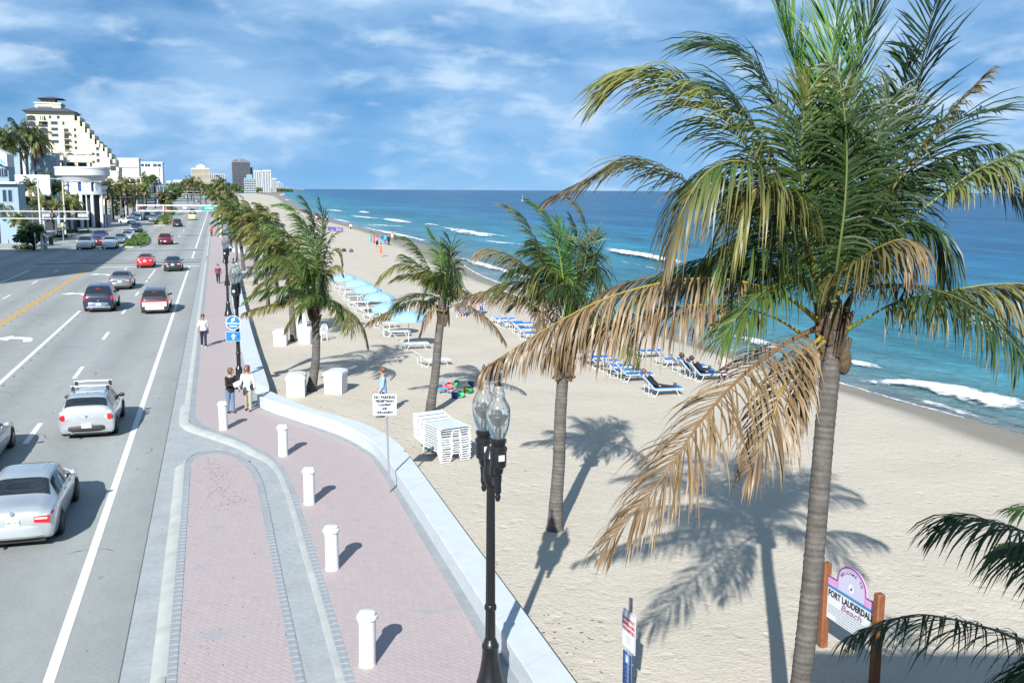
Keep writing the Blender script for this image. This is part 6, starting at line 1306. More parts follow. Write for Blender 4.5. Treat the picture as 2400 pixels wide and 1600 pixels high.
F = [
 (A((1915, 750, 13.3), (1850, 700, 13.0), (1740, 660, 12.7), (1600, 655, 12.4), (1430, 695, 12.2), (1280, 770, 12.0), (1140, 858, 11.9)), dict(leaf=.78, droop=1.25, kind='brown', n=84, rcol=(.34, .26, .04), wind=.12, start=.20, rad=.028)),
 (A((1910, 745, 13.8), (1830, 690, 14.2), (1700, 655, 14.5), (1560, 645, 14.6), (1450, 668, 14.6), (1390, 705, 14.6)), dict(leaf=.55, droop=.7, kind='dbrown', n=60, wind=.5, rad=.024)),
 (A((1890, 790, 13.2), (1810, 742, 12.9), (1700, 715, 12.6), (1560, 722, 12.3), (1430, 752, 12.2), (1290, 815, 12.1)), dict(leaf=.80, droop=1.35, kind='brown', tip='brown', n=72, rcol=(.30, .24, .05), wind=.10, start=.24)),
 (A((1915, 770, 13.1), (1850, 800, 12.7), (1740, 880, 12.2), (1640, 990, 11.8), (1560, 1110, 11.5), (1425, 1270, 11.2)), dict(leaf=.98, droop=.42, kind='brown', n=84, rcol=(.22, .12, .05), wind=.12, start=.10, spread=(74, 30), rad=.030)),
 (A((1925, 790, 13.1), (1870, 840, 12.8), (1830, 920, 12.5), (1800, 1010, 12.3), (1755, 1100, 12.2)), dict(leaf=.85, droop=.55, kind='brown', n=58, rcol=(.34, .24, .04), wind=.08, start=.14, spread=(72, 30))),
 (A((1930, 800, 13.0), (1890, 850, 12.7), (1870, 930, 12.6), (1860, 1010, 12.6)), dict(leaf=.5, droop=1.0, kind='brown', n=36, wind=.05)),
 (A((1990, 770, 13.2), (2040, 740, 13.0), (2110, 705, 12.8), (2230, 680, 12.6), (2340, 665, 12.5), (2430, 672, 12.4), (2500, 720, 12.4)), dict(leaf=.85, droop=1.3, kind='olive', tip='brown', n=76, rcol=(.24, .25, .05), wind=.05, start=.20, tipf=.42)),
 (A((1925, 705, 13.0), (1960, 650, 12.6), (2020, 605, 12.3), (2075, 572, 12.1), (2122, 562, 12.0), (2132, 610, 11.95)), dict(leaf=.72, droop=1.2, kind='olive', tip='brown', n=56, rcol=(.32, .27, .05), wind=.15, tipf=.35)),
 (A((1890, 640, 13.3), (1840, 520, 13.2), (1790, 410, 13.1), (1720, 300, 13.0), (1640, 220, 12.9), (1560, 178, 12.8), (1480, 178, 12.8), (1428, 225, 12.8)), dict(leaf=.98, droop=.52, kind='light', tip='yellow', n=96, rcol=(.30, .33, .09), wind=.45, start=.2, rad=.026, tipf=.75)),
 (A((1900, 640, 13.0), (1870, 520, 12.6), (1800, 425, 12.2), (1740, 378, 11.9), (1660, 400, 11.7), (1600, 490, 11.6), (1570, 590, 11.6)), dict(leaf=.85, droop=1.2, kind='mid', tip='brown', n=74, rcol=(.26, .24, .06), wind=.20, tipf=.55, start=.3)),
 (A((1910, 650, 12.9), (1890, 560, 12.5), (1850, 460, 12.2), (1800, 428, 11.9), (1750, 470, 11.8), (1728, 570, 11.8)), dict(leaf=.80, droop=1.2, kind='olive', n=62, wind=.15, start=.3, rcol=(.28, .27, .07), tip='yellow', tipf=.5)),
 (A((1880, 560, 13.8), (1760, 490, 14.3), (1640, 445, 14.7), (1560, 398, 15), (1490, 375, 15.2), (1400, 412, 15.3), (1310, 455, 15.3)), dict(leaf=.78, droop=.55, kind='olive', tip='dbrown', n=70, wind=.55, tipf=.45)),
 (A((1910, 560, 13.6), (1870, 400, 13.8), (1830, 270, 14.0), (1770, 160, 14.1), (1700, 112, 14.2), (1638, 108, 14.2)), dict(leaf=1.05, droop=.30, kind='dark', n=74, wind=.35, tip='mid', spread=(76, 34))),
 (A((1900, 600, 13.5), (1835, 430, 13.6), (1770, 310, 13.7), (1715, 235, 13.8), (1645, 215, 13.9)), dict(leaf=1.05, droop=.32, kind='dark', n=66, wind=.45, spread=(76, 34))),
 (A((1925, 560, 13.5), (1900, 350, 13.6), (1870, 180, 13.7), (1835, 60, 13.8), (1812, -30, 13.8)), dict(leaf=.85, droop=.05, kind='bright', n=66, wind=.12, spread=(50, 16))),
 (A((1935, 560, 13.4), (1935, 350, 13.5), (1945, 180, 13.6), (1960, 60, 13.7), (1985, -25, 13.7)), dict(leaf=.75, droop=.03, kind='bright', n=60, wind=.10, spread=(42, 14))),
 (A((1940, 560, 13.5), (1965, 350, 13.7), (2000, 180, 13.8), (2038, 60, 14), (2062, 0, 14)), dict(leaf=.8, droop=.06, kind='dark', n=60, wind=.05, spread=(46, 16))),
 (A((1960, 620, 13.5), (2040, 500, 13.6), (2110, 350, 13.6), (2150, 200, 13.6), (2178, 60, 13.6), (2212, -70, 13.6)), dict(leaf=1.0, droop=.10, kind='dark', n=58, wind=-.10, spread=(82, 46), rad=.028, width=.042, asym=.15)),
 (A((1950, 640, 13.7), (2020, 520, 13.9), (2080, 380, 14.0), (2115, 250, 14.1), (2130, 140, 14.1)), dict(leaf=.75, droop=.3, kind='dark', n=60, wind=.25)),
 (A((1945, 650, 13.1), (2010, 560, 12.9), (2080, 460, 12.7), (2150, 360, 12.6), (2225, 268, 12.5), (2305, 183, 12.4)), dict(leaf=.52, droop=.55, kind='olive', tip='brown', n=60, wind=.2, rcol=(.25, .26, .07), tipf=.7)),
 (A((1970, 620, 13.6), (2070, 500, 13.9), (2170, 420, 14.1), (2260, 390, 14.2), (2340, 415, 14.3), (2400, 480, 14.3)), dict(leaf=.85, droop=.55, kind='dark', n=70, wind=-.05)),
 (A((1980, 610, 13.7), (2080, 470, 13.9), (2170, 350, 14.0), (2250, 280, 14.1), (2330, 260, 14.2)), dict(leaf=.95, droop=.22, kind='dark', n=56, wind=-.12, width=.042, spread=(80, 44))),
 (A((1980, 640, 13.4), (2100, 540, 13.2), (2250, 425, 13.0), (2330, 380, 12.9), (2400, 355, 12.8), (2500, 372, 12.8)), dict(leaf=.75, droop=.9, kind='light', tip='brown', n=56, start=.48, rcol=(.30, .34, .12), wind=.2, rad=.026, tipf=.7)),
 (A((1950, 700, 13.0), (1965, 600, 12.6), (1980, 480, 12.4), (1985, 350, 12.3), (1975, 230, 12.3), (1962, 165, 12.4)), dict(leaf=.62, droop=.55, kind='dark', n=74, wind=.15, rcol=(.16, .20, .06), up=Vector((0, -1, .3)), ragged=.45)),
 (A((1930, 700, 13.0), (1900, 560, 12.7), (1880, 420, 12.5), (1880, 300, 12.4), (1895, 215, 12.4)), dict(leaf=.8, droop=.35, kind='mid', n=70, wind=.2, up=Vector((.3, -1, .3)), tip='yellow', tipf=.8)),
 (A((1955, 680, 13.2), (2000, 560, 13.1), (2030, 430, 13.1), (2058, 320, 13.1), (2085, 235, 13.2)), dict(leaf=.78, droop=.35, kind='dark', n=66, wind=.1, up=Vector((-.3, -1, .3)))),
 (A((1965, 690, 13.2), (2030, 600, 13.0), (2090, 540, 12.8), (2150, 520, 12.7), (2200, 560, 12.7), (2212, 640, 12.7)), dict(leaf=.75, droop=1.1, kind='dark', n=56, wind=.05)),
 (A((1930, 650, 13.9), (1940, 500, 14.3), (1950, 380, 14.7), (1962, 290, 15.0)), dict(leaf=.9, droop=.3, kind='dark', n=60, wind=.2)),
 (A((1905, 690, 13.2), (1830, 600, 13.0), (1760, 560, 12.8), (1700, 590, 12.7), (1655, 665, 12.7)), dict(leaf=.78, droop=1.15, kind='mid', n=56, wind=.12, tip='olive')),
 (A((1908, 700, 13.0), (1850, 620, 12.7), (1800, 540, 12.5), (1840, 500, 12.4)), dict(leaf=.9, droop=1.1, kind='dark', n=48, wind=.1)),
 (A((1965, 640, 14), (2050, 520, 14.5), (2130, 430, 14.9), (2195, 395, 15.2)), dict(leaf=.8, droop=.5, kind='dark', n=56, wind=.1)),
 (A((1915, 660, 13.9), (1840, 560, 14.3), (1770, 480, 14.6), (1700, 420, 14.8)), dict(leaf=.8, droop=.7, kind='dark', n=56, wind=.3)),
]
for pts, kw in F:
    if kw['kind'] not in ('brown', 'dbrown'): kw['leaf'] *= 1.20; kw['droop'] *= .82
    px_frond(PM, pts, **kw)
# ---- dead pieces: short dark shade palm by the lower right picture corner
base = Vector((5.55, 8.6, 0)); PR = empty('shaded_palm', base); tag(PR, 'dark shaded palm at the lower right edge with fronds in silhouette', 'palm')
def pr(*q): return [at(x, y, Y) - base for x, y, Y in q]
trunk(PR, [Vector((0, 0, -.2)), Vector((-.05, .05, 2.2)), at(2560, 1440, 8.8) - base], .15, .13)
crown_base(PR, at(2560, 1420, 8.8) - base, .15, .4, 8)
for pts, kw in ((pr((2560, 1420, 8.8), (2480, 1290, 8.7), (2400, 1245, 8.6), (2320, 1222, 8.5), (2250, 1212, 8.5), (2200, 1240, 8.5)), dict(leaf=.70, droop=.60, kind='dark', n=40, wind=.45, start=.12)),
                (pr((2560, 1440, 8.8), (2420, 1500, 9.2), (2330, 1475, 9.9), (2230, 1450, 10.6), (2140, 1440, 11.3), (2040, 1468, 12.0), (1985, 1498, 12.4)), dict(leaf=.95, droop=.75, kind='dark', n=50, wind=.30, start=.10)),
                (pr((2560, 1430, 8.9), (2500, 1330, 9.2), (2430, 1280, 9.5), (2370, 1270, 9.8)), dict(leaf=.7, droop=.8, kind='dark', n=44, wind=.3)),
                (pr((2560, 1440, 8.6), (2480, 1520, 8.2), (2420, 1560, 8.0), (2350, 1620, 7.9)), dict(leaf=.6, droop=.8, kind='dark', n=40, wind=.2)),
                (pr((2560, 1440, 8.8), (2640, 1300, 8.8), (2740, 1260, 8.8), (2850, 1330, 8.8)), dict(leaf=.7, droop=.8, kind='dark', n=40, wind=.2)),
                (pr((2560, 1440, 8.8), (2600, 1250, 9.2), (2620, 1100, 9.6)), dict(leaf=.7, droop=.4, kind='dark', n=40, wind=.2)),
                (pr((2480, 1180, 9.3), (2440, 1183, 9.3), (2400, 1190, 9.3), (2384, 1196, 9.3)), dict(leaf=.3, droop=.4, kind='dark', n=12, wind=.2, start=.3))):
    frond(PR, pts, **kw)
# ---- palm with cut leaf bases (right of centre)
base = g(1300, 1241, 0); base.z = -.05; PC = empty('coconut_palm', base); tag(PC, 'coconut palm right of the tall lamp with cut leaf bases under its windswept crown', 'palm')
tp = [(1300, 1241, 23.9), (1303, 1180, 23.9), (1310, 1080, 23.9), (1313, 980, 23.9), (1318, 900, 23.9), (1322, 850, 23.9), (1333, 770, 23.9), (1340, 700, 23.9)]
trunk(PC, [base * 1 - base] + [at(*q) - base for q in tp[1:]], .165, .125, .09, 1.5); crown_base(PC, at(1324, 862, 23.85) - base, .17, .55, 12)
mb = MB(); 
for dx, dz, l in ((-.30, -.05, .35), (-.22, -.12, .28), (.24, -.03, .22), (.20, .08, .25), (-.12, -.05, .3)):
    c = at(1324, 872, 23.8) - base; mb = MB(); mb.tube([c, c + Vector((dx * .5, -.06, dz + .08)), c + Vector((dx, -.08, dz - .1))], [.08, .06, .035], 7); mb.build('cut_leaf_base', FIBRE, PC)
FC = [
 (A((1318, 740, 23.8), (1290, 660, 23.8), (1262, 580, 23.8), (1228, 515, 23.8), (1192, 486, 23.8)), dict(leaf=.85, droop=.35, kind='mid', n=56, wind=.7, tip='yellow', tipf=.8)),
 (A((1325, 730, 23.7), (1318, 640, 23.6), (1303, 555, 23.5), (1280, 505, 23.5), (1253, 482, 23.5)), dict(leaf=.8, droop=.25, kind='bright', n=56, wind=.8, rcol=(.3, .3, .06))),
 (A((1330, 730, 23.9), (1330, 640, 24), (1322, 570, 24.1), (1308, 520, 24.2)), dict(leaf=.75, droop=.3, kind='bright', n=50, wind=.6)),
 (A((1338, 740, 23.9), (1350, 640, 24), (1352, 560, 24), (1338, 512, 24)), dict(leaf=.55, droop=.3, kind='dark', n=50, wind=.5)),
 (A((1342, 740, 23.8), (1364, 650, 23.8), (1376, 570, 23.8), (1365, 505, 23.8), (1338, 468, 23.8)), dict(leaf=.60, droop=.35, kind='olive', tip='yellow', n=54, wind=.6, tipf=.6)),
 (A((1345, 740, 23.9), (1378, 660, 24), (1395, 590, 24.1), (1398, 550, 24.2)), dict(leaf=.6, droop=.3, kind='dark', n=46, wind=.3)),
 (A((1300, 740, 23.5), (1272, 675, 23.4), (1235, 625, 23.3), (1195, 597, 23.2), (1150, 583, 23.2), (1128, 590, 23.2)), dict(leaf=.9, droop=.9, kind='olive', tip='brown', n=60, wind=.45, rcol=(.28, .24, .06), tipf=.5)),
 (A((1302, 760, 23.6), (1265, 728, 23.5), (1215, 697, 23.4), (1160, 682, 23.4), (1112, 688, 23.4), (1082, 706, 23.4)), dict(leaf=.75, droop=1.0, kind='dbrown', tip='brown', n=60, wind=.35, tipf=.2)),
 (A((1342, 720, 23.7), (1372, 640, 23.5), (1402, 630, 23.4), (1408, 700, 23.3), (1398, 770, 23.3)), dict(leaf=.9, droop=1.2, kind='dark', n=52, wind=.1)),
 (A((1322, 720, 23.5), (1302, 668, 23.3), (1280, 680, 23.2), (1264, 765, 23.1)), dict(leaf=.85, droop=1.1, kind='brown', n=46, wind=.2)),
 (A((1330, 720, 23.4), (1332, 655, 23.2), (1345, 680, 23.0), (1350, 780, 23.0)), dict(leaf=.9, droop=1.2, kind='mid', n=50, wind=.1)),
 (A((1325, 720, 23.5), (1300, 640, 23.3), (1270, 630, 23.2), (1245, 690, 23.1)), dict(leaf=.9, droop=1.0, kind='olive', n=50, wind=.4)),
 (A((1335, 720, 23.9), (1350, 640, 24.2), (1380, 600, 24.4), (1400, 640, 24.6)), dict(leaf=.8, droop=.9, kind='dark', n=46, wind=.1)),
 (A((1325, 740, 23.6), (1310, 690, 23.4), (1305, 740, 23.2), (1312, 830, 23.2)), dict(leaf=.7, droop=1.2, kind='dbrown', tip='brown', n=46, wind=.1)),
 (A((1340, 740, 23.6), (1370, 690, 23.4), (1380, 740, 23.3), (1370, 830, 23.3)), dict(leaf=.75, droop=1.2, kind='mid', n=46, wind=.1)),
 (A((1330, 735, 23.9), (1310, 650, 24.2), (1280, 590, 24.4), (1255, 570, 24.5)), dict(leaf=.8, droop=.6, kind='dark', n=50, wind=.6)),
]
def filler(root, c, n, fl, leaf, seed, kinds, nn=54, wind=.6, el0=-5, el1=85, width=.034, segs=4, fwd=.0):
    rr = random.Random(seed)
    for k in range(n):
        az = k * 2.39996 + seed; el = math.radians(el0 + (el1 - el0) * rr.random()); d = Vector((math.cos(az) * math.cos(el), math.sin(az) * math.cos(el) - fwd, math.sin(el))).normalized(); L = fl * rr.uniform(.75, 1.1); pts = [c.copy()]
        for j in range(7): d = (d + Vector((0, 0, -1)) * (.10 + .05 * j) * .8 + WIND * wind * .25).normalized(); pts.append(pts[-1] + d * L / 7)
        kd = kinds[rr.randrange(len(kinds))]; frond(root, pts, leaf=leaf * rr.uniform(.85, 1.1), droop=rr.uniform(.45, 1.0), kind=kd, n=nn, wind=wind, width=width, segs=segs, rr=rr)
filler(PM, at(1948, 690, 13.5) - PM.location, 8, 3.0, .85, 3, ('dark', 'dark', 'mid'), wind=.2, el0=20)
filler(PC, at(1335, 735, 23.9) - PC.location, 6, 2.3, .85, 5, ('dark', 'mid', 'olive', 'dark'), 44, .8, 5, 80)
for pts, kw in FC: px_frond(PC, pts, segs=3, **kw)
# ---- middle palm
base = g(1008, 968, 0); base.z = -.05; PB = empty('coconut_palm', base); tag(PB, 'slim coconut palm in the middle of the picture behind the stacked loungers', 'palm')
tp = [(1011, 940, 36.9), (1020, 880, 36.9), (1027, 800, 36.9), (1033, 750, 36.9), (1038, 700, 36.9)]
trunk(PB, [Vector((0, 0, 0))] + [at(*q) - base for q in tp], .17, .14, .10, 1.3); crown_base(PB, at(1034, 745, 36.9) - base, .18, .5, 9)
FB = [
 (A((1036, 705, 36.8), (1018, 665, 36.8), (988, 642, 36.7), (955, 620, 36.6), (920, 625, 36.6), (888, 655, 36.6)), dict(leaf=.85, droop=.95, kind='olive', tip='yellow', n=50, wind=.5)),
 (A((1036, 700, 36.9), (1012, 640, 36.9), (985, 592, 36.9), (962, 566, 36.9), (942, 558, 36.9)), dict(leaf=.85, droop=.45, kind='mid', n=48, wind=.8)),
 (A((1040, 700, 36.9), (1035, 630, 36.9), (1027, 580, 37), (1010, 546, 37)), dict(leaf=.75, droop=.3, kind='bright', n=48, wind=.6)),
 (A((1042, 700, 36.9), (1052, 630, 37), (1056, 580, 37), (1048, 555, 37)), dict(leaf=.7, droop=.3, kind='dark', n=46, wind=.5)),
 (A((1044, 700, 36.8), (1058, 640, 36.7), (1064, 620, 36.6), (1066, 690, 36.6)), dict(leaf=.8, droop=.9, kind='dark', n=44, wind=.1)),
 (A((1044, 730, 36.8), (1062, 690, 36.7), (1074, 674, 36.6), (1084, 690, 36.6), (1086, 708, 36.6)), dict(leaf=.55, droop=1.0, kind='olive', tip='dbrown', n=36, wind=.1)),
 (A((1030, 730, 36.7), (1004, 708, 36.5), (972, 704, 36.4), (935, 716, 36.3), (898, 735, 36.3), (864, 754, 36.3)), dict(leaf=.7, droop=1.1, kind='olive', tip='brown', n=54, wind=.2, rcol=(.3, .26, .05), tipf=.3)),
 (A((1034, 728, 36.6), (1012, 728, 36.4), (998, 748, 36.3), (985, 782, 36.3)), dict(leaf=.6, droop=.9, kind='brown', n=40, wind=.1)),
 (A((1042, 730, 36.7), (1066, 714, 36.5), (1092, 712, 36.4), (1130, 735, 36.3), (1162, 765, 36.3), (1184, 798, 36.3)), dict(leaf=.7, droop=1.1, kind='dbrown', tip='brown', n=54, wind=.1, tipf=.2)),
 (A((1038, 700, 36.6), (1025, 655, 36.4), (1005, 668, 36.3), (985, 730, 36.3)), dict(leaf=.85, droop=1.0, kind='mid', n=46, wind=.3)),
 (A((1038, 700, 36.5), (1040, 650, 36.3), (1046, 665, 36.2), (1052, 740, 36.2)), dict(leaf=.85, droop=1.0, kind='dark', n=46, wind=.2)),
 (A((1036, 700, 37), (1010, 650, 37.4), (980, 620, 37.6), (950, 600, 37.8)), dict(leaf=.85, droop=.6, kind='mid', n=46, wind=.6)),
 (A((1040, 700, 37), (1048, 640, 37.3), (1056, 600, 37.5)), dict(leaf=.8, droop=.5, kind='dark', n=40, wind=.3)),
]
filler(PB, at(1038, 705, 36.9) - PB.location, 5, 2.1, .85, 7, ('dark', 'mid', 'olive', 'dark'), 40, .9, 5, 80, .045, 3)
for pts, kw in FB: px_frond(PB, pts, segs=3, width=.045, **kw)
# ---- near palm of the left cluster
base = g(728, 916, 0); base.z = -.05; PA = empty('coconut_palm', base); tag(PA, 'coconut palm with a curved trunk between the two near white lockers', 'palm')
tp = [(735, 880, 41.2), (740, 840, 41.2), (741, 790, 41.2), (737, 740, 41.2), (735, 700, 41.2)]
trunk(PA, [Vector((0, 0, 0))] + [at(*q) - base for q in tp], .19, .14, .10, 1.4); crown_base(PA, at(736, 735, 41.1) - base, .2, .8, 11)
FA = [
 (A((733, 712, 41), (690, 703, 40.8), (640, 712, 40.7), (600, 722, 40.6), (572, 732, 40.6)), dict(leaf=.75, droop=1.1, kind='yellow', tip='brown', n=50, wind=.2)),
 (A((735, 715, 40.8), (712, 712, 40.5), (690, 735, 40.4), (672, 768, 40.4)), dict(leaf=.8, droop=.8, kind='yellow', n=44, wind=.3)),
 (A((733, 700, 41), (700, 645, 41), (665, 635, 40.9), (630, 650, 40.8), (600, 675, 40.8)), dict(leaf=.9, droop=.9, kind='olive', n=50, wind=.4)),
 (A((733, 700, 41.2), (690, 620, 41.3), (650, 600, 41.4), (610, 610, 41.4), (585, 640, 41.4)), dict(leaf=.9, droop=.8, kind='mid', tip='yellow', n=50, wind=.5)),
 (A((735, 690, 41), (715, 610, 41), (690, 560, 41), (655, 540, 41), (620, 560, 41)), dict(leaf=1.0, droop=.7, kind='mid', n=52, wind=.6)),
 (A((737, 690, 41.2), (730, 590, 41.3), (710, 520, 41.4), (680, 485, 41.4), (650, 480, 41.4)), dict(leaf=1.0, droop=.5, kind='bright', n=54, wind=.8)),
 (A((738, 690, 41), (740, 590, 41), (732, 510, 41), (712, 468, 41)), dict(leaf=.9, droop=.4, kind='mid', n=52, wind=.8)),
 (A((740, 690, 41.3), (752, 590, 41.4), (755, 520, 41.5), (748, 472, 41.5)), dict(leaf=.7, droop=.3, kind='dark', n=50, wind=.5)),
 (A((742, 690, 41), (762, 600, 41), (775, 560, 41), (790, 545, 41)), dict(leaf=.6, droop=.6, kind='olive', tip='yellow', n=44, wind=.2)),
 (A((745, 700, 40.9), (768, 610, 40.8), (785, 585, 40.8), (798, 600, 40.8), (802, 622, 40.8)), dict(leaf=.55, droop=.9, kind='olive', n=36, wind=.1)),
 (A((745, 705, 40.8), (765, 640, 40.6), (788, 622, 40.6), (803, 640, 40.6)), dict(leaf=.6, droop=1.0, kind='yellow', n=40, wind=.1)),
 (A((744, 715, 40.9), (785, 716, 40.8), (825, 733, 40.7), (852, 768, 40.7), (862, 805, 40.7)), dict(leaf=.75, droop=1.1, kind='olive', tip='brown', n=50, wind=.15, tipf=.4)),
 (A((744, 710, 40.7), (765, 700, 40.4), (790, 710, 40.3), (805, 740, 40.3)), dict(leaf=.7, droop=1.0, kind='dark', n=40, wind=.1)),
 (A((737, 700, 40.7), (728, 640, 40.5), (720, 610, 40.4), (710, 660, 40.3)), dict(leaf=.9, droop=.9, kind='mid', n=46, wind=.4)),
 (A((740, 700, 40.7), (748, 640, 40.5), (755, 640, 40.4), (760, 700, 40.4)), dict(leaf=.9, droop=1.0, kind='dark', n=46, wind=.2)),
 (A((735, 705, 40.7), (710, 665, 40.5), (680, 665, 40.4), (655, 700, 40.4)), dict(leaf=.85, droop=1.0, kind='mid', n=46, wind=.3)),
 (A((735, 705, 40.6), (722, 680, 40.3), (712, 700, 40.2), (706, 740, 40.2)), dict(leaf=.8, droop=1.0, kind='dark', n=42, wind=.2)),
 (A((738, 690, 41.4), (735, 600, 41.8), (720, 540, 42), (700, 510, 42)), dict(leaf=.95, droop=.5, kind='dark', n=50, wind=.6)),
]
filler(PA, at(738, 700, 41.1) - PA.location, 6, 2.8, .95, 9, ('mid', 'mid', 'olive', 'mid', 'dark'), 42, .9, 5, 80, .05, 3)
for pts, kw in FA: px_frond(PA, pts, segs=3, width=.055, **kw)
# ---- generic windswept palm
def make_palm(seed, h, nf=20, leaf=.95, fl=2.4, n=36, lean=(-.2, 0), kinds=('dark', 'mid', 'olive', 'mid', 'yellow'), wind=.5, name='coconut_palm', r=.17, width=.075, segs=3, dead=1, droopk=.75, up0=.25):
    rr = random.Random(seed); root = empty(name, (0, 0, 0))
    top = Vector((lean[0], lean[1], h)); trunk(root, [Vector((0, 0, -.1)), Vector((lean[0] * .2, lean[1] * .2, h * .4)), Vector((lean[0] * .6, lean[1] * .6, h * .75)), top], r, r * .75, .2, 1.35)
    crown_base(root, top + Vector((0, 0, -.15)), r * 1.05, .4, 6)
    for k in range(nf):
        az = k * 2.39996 + rr.uniform(-.3, .3); el = (1 - (k + .5) / nf); el = math.radians(-25 + 105 * el ** .9) + rr.uniform(-.12, .12)
        d = Vector((math.cos(az) * math.cos(el), math.sin(az) * math.cos(el), math.sin(el))); L = fl * rr.uniform(.8, 1.1); pts = [top.copy()]; S = 7
        for j in range(S): d = (d + Vector((0, 0, -1)) * (.16 + .05 * j) * droopk * 1.0 + WIND * wind * .28).normalized(); pts.append(pts[-1] + d * L / S)
        kd = 'brown' if k >= nf - dead else kinds[rr.randrange(len(kinds))]
        frond(root, pts, leaf=leaf * rr.uniform(.85, 1.1), droop=rr.uniform(.5, 1.0) if k > 4 else 1.1, kind=kd, n=n, wind=wind, segs=segs, width=width, rr=rr, rad=.03, tip=('yellow' if rr.random() < .3 else None) if kd != 'brown' else None)
    return root
NMUL, WMUL, LMUL = 1.15, .9, 1.1
GP = [make_palm(11, 4.6, lean=(-.4, .1), wind=.8), make_palm(12, 5.4, lean=(.2, 0), wind=.8, kinds=('dark', 'mid', 'olive', 'yellow')), make_palm(13, 6.2, lean=(-.5, .2), wind=.7, kinds=('dark', 'dark', 'mid', 'olive')), make_palm(14, 3.6, lean=(-.1, 0), wind=.7, fl=2.3)]
gp = [(688, 801, 0, 5.0, 'coconut palm standing between the two far white lockers'), (628, 716, 1, 1.0, 'windswept palm with the trunk seen left of the near palm crown, nearest the wall'), (652, 706, 2, .95, 'windswept palm right behind the one nearest the wall'),
      (600, 668, 1, 1.12, 'bushy palm above the white curved wall end'), (571, 640, 0, 1.25, 'palm at the left of the cluster behind the twin lamps'), (640, 650, 2, 1.0, 'palm in the middle of the left cluster'), (556, 612, 2, 1.0, 'yellowish palm behind the lamps, left of the dense cluster'),
      (590, 605, 1, 1.15, 'palm deep in the left cluster with browned lower fronds'), (625, 600, 0, 1.2, 'palm at the far right of the left cluster'), (541, 575, 2, 1.05, 'tall palm behind the far lamp posts'), (530, 552, 1, 1.2, 'palm right of the green street name sign'),
      (548, 540, 2, 1.35, 'tall palm whose crown stands against the far dark tower'), (517, 535, 3, 1.2, 'palm with orange dead fronds beside the signal mast'), (570, 560, 0, 1.3, 'palm in the back of the left cluster'), (505, 512, 2, 1.3, 'palm far along the pavement behind the signal mast'), (528, 500, 2, 2.0, 'tall lone palm silhouetted against the sky between the far towers'),
      (497, 495, 1, 1.4, 'small palm far along the pavement'), (520, 492, 0, 1.5, 'small palm by the far beach edge'), (484, 488, 1, 1.5, 'small palm left of the farthest gantry sign'), (545, 498, 1, 1.4, 'small palm at the far beach edge below the dark tower')]
used = set()
for x, y, k, s_, lab in gp:
    p = g(x, y, 0); o = GP[k] if k not in used else dup(GP[k]); used.add(k); s_ = 1.0 if s_ == 5.0 else s_ * (.86 if y > 560 else .80)
    o.location = (p.x, p.y, -.03); o.rotation_euler = (0, 0, rnd.uniform(-.5, .5)); o.scale = (s_,) * 3; tag(o, lab, 'palm', 'windswept palms along the beach side')
# ================================================================ BUILDINGS
STUCCO = pmat('white_stucco', (.60, .63, .65), .8, var=.05, vscale=.3); CREAM = pmat('cream_stucco', (.60, .565, .44), .8, var=.05, vscale=.2); SLATE = pmat('slate_roof', (.055, .065, .085), .7)
GLB = pmat('building_glass', (.03, .05, .08), .08, spec=.8); SHADEI = pmat('dark_interior', (.03, .035, .045), .8); CONCB = pmat('grey_building', (.36, .38, .40), .8, var=.06, vscale=.1); SHADEB = pmat('shade_blue_wall', (.27, .38, .46), .8, var=.05, vscale=.2)  # blue wall tone: shade on the walls is put into the base colour
def bld(name, label, loc, rz=0.0, cat='building'):
    r = empty(name, loc, rz); return tag(r, label, cat)
def bx(root, name, m, x0, x1, y0, y1, z0, z1, smooth=False):
    return MB().box(x0, x1, y0, y1, z0, z1).build(name, m, root, smooth=smooth)
def win(root, x, z, w, h, y, frame=STUCCO, pane=GLB, d=.12):
    """a window on a wall facing -Y at y"""
    f = MB().box(x - w / 2 - .08, x + w / 2 + .08, y - .06, y + .02, z - h / 2 - .10, z - h / 2).box(x - w / 2 - .08, x - w / 2, y - .04, y + .02, z - h / 2 + .002, z + h / 2).box(x + w / 2, x + w / 2 + .08, y - .04, y + .02, z - h / 2 + .002, z + h / 2).box(x - w / 2 - .08, x + w / 2 + .08, y - .05, y + .02, z + h / 2 + .002, z + h / 2 + .09).build('window', frame, root, smooth=False)
    MB().quad((x - w / 2, y - .012, z - h / 2), (x + w / 2, y - .012, z - h / 2), (x + w / 2, y - .012, z + h / 2), (x - w / 2, y - .012, z + h / 2)).build('pane', pane, f, smooth=False)
    return f
# pedestrian bridge with its lift tower, from which the picture is taken: stands behind the eye and throws the shade at the lower right
r = bld('pedestrian_bridge', 'pale pedestrian bridge across the road behind the viewpoint', (0, 0, 0))
bx(r, 'deck', CONCB, -46, 1.9, -4.6, -.7, 5.9, 6.5); bx(r, 'roof', CONCB, -46, 1.9, -4.8, -.5, 9.7, 10.0)
for k in range(13): bx(r, 'mullion', STUCCO, -45.9 + k * 3.97, -45.75 + k * 3.97, -.85, -.72, 6.5, 9.7)
for x in (-44, -24, 1.0): bx(r, 'pier', CONCB, x - .6, x + .6, -3.3, -2.0, 0, 5.9)
r = bld('lift_tower', 'pale lift tower at the beach end of the pedestrian bridge', (0, 0, 0))
bx(r, 'wall', STUCCO, 2.0, 12.5, -6, -.4, 0, 10.95); bx(r, 'roof', CONCB, 1.95, 12.6, -6.1, -.3, 10.95, 11.2)
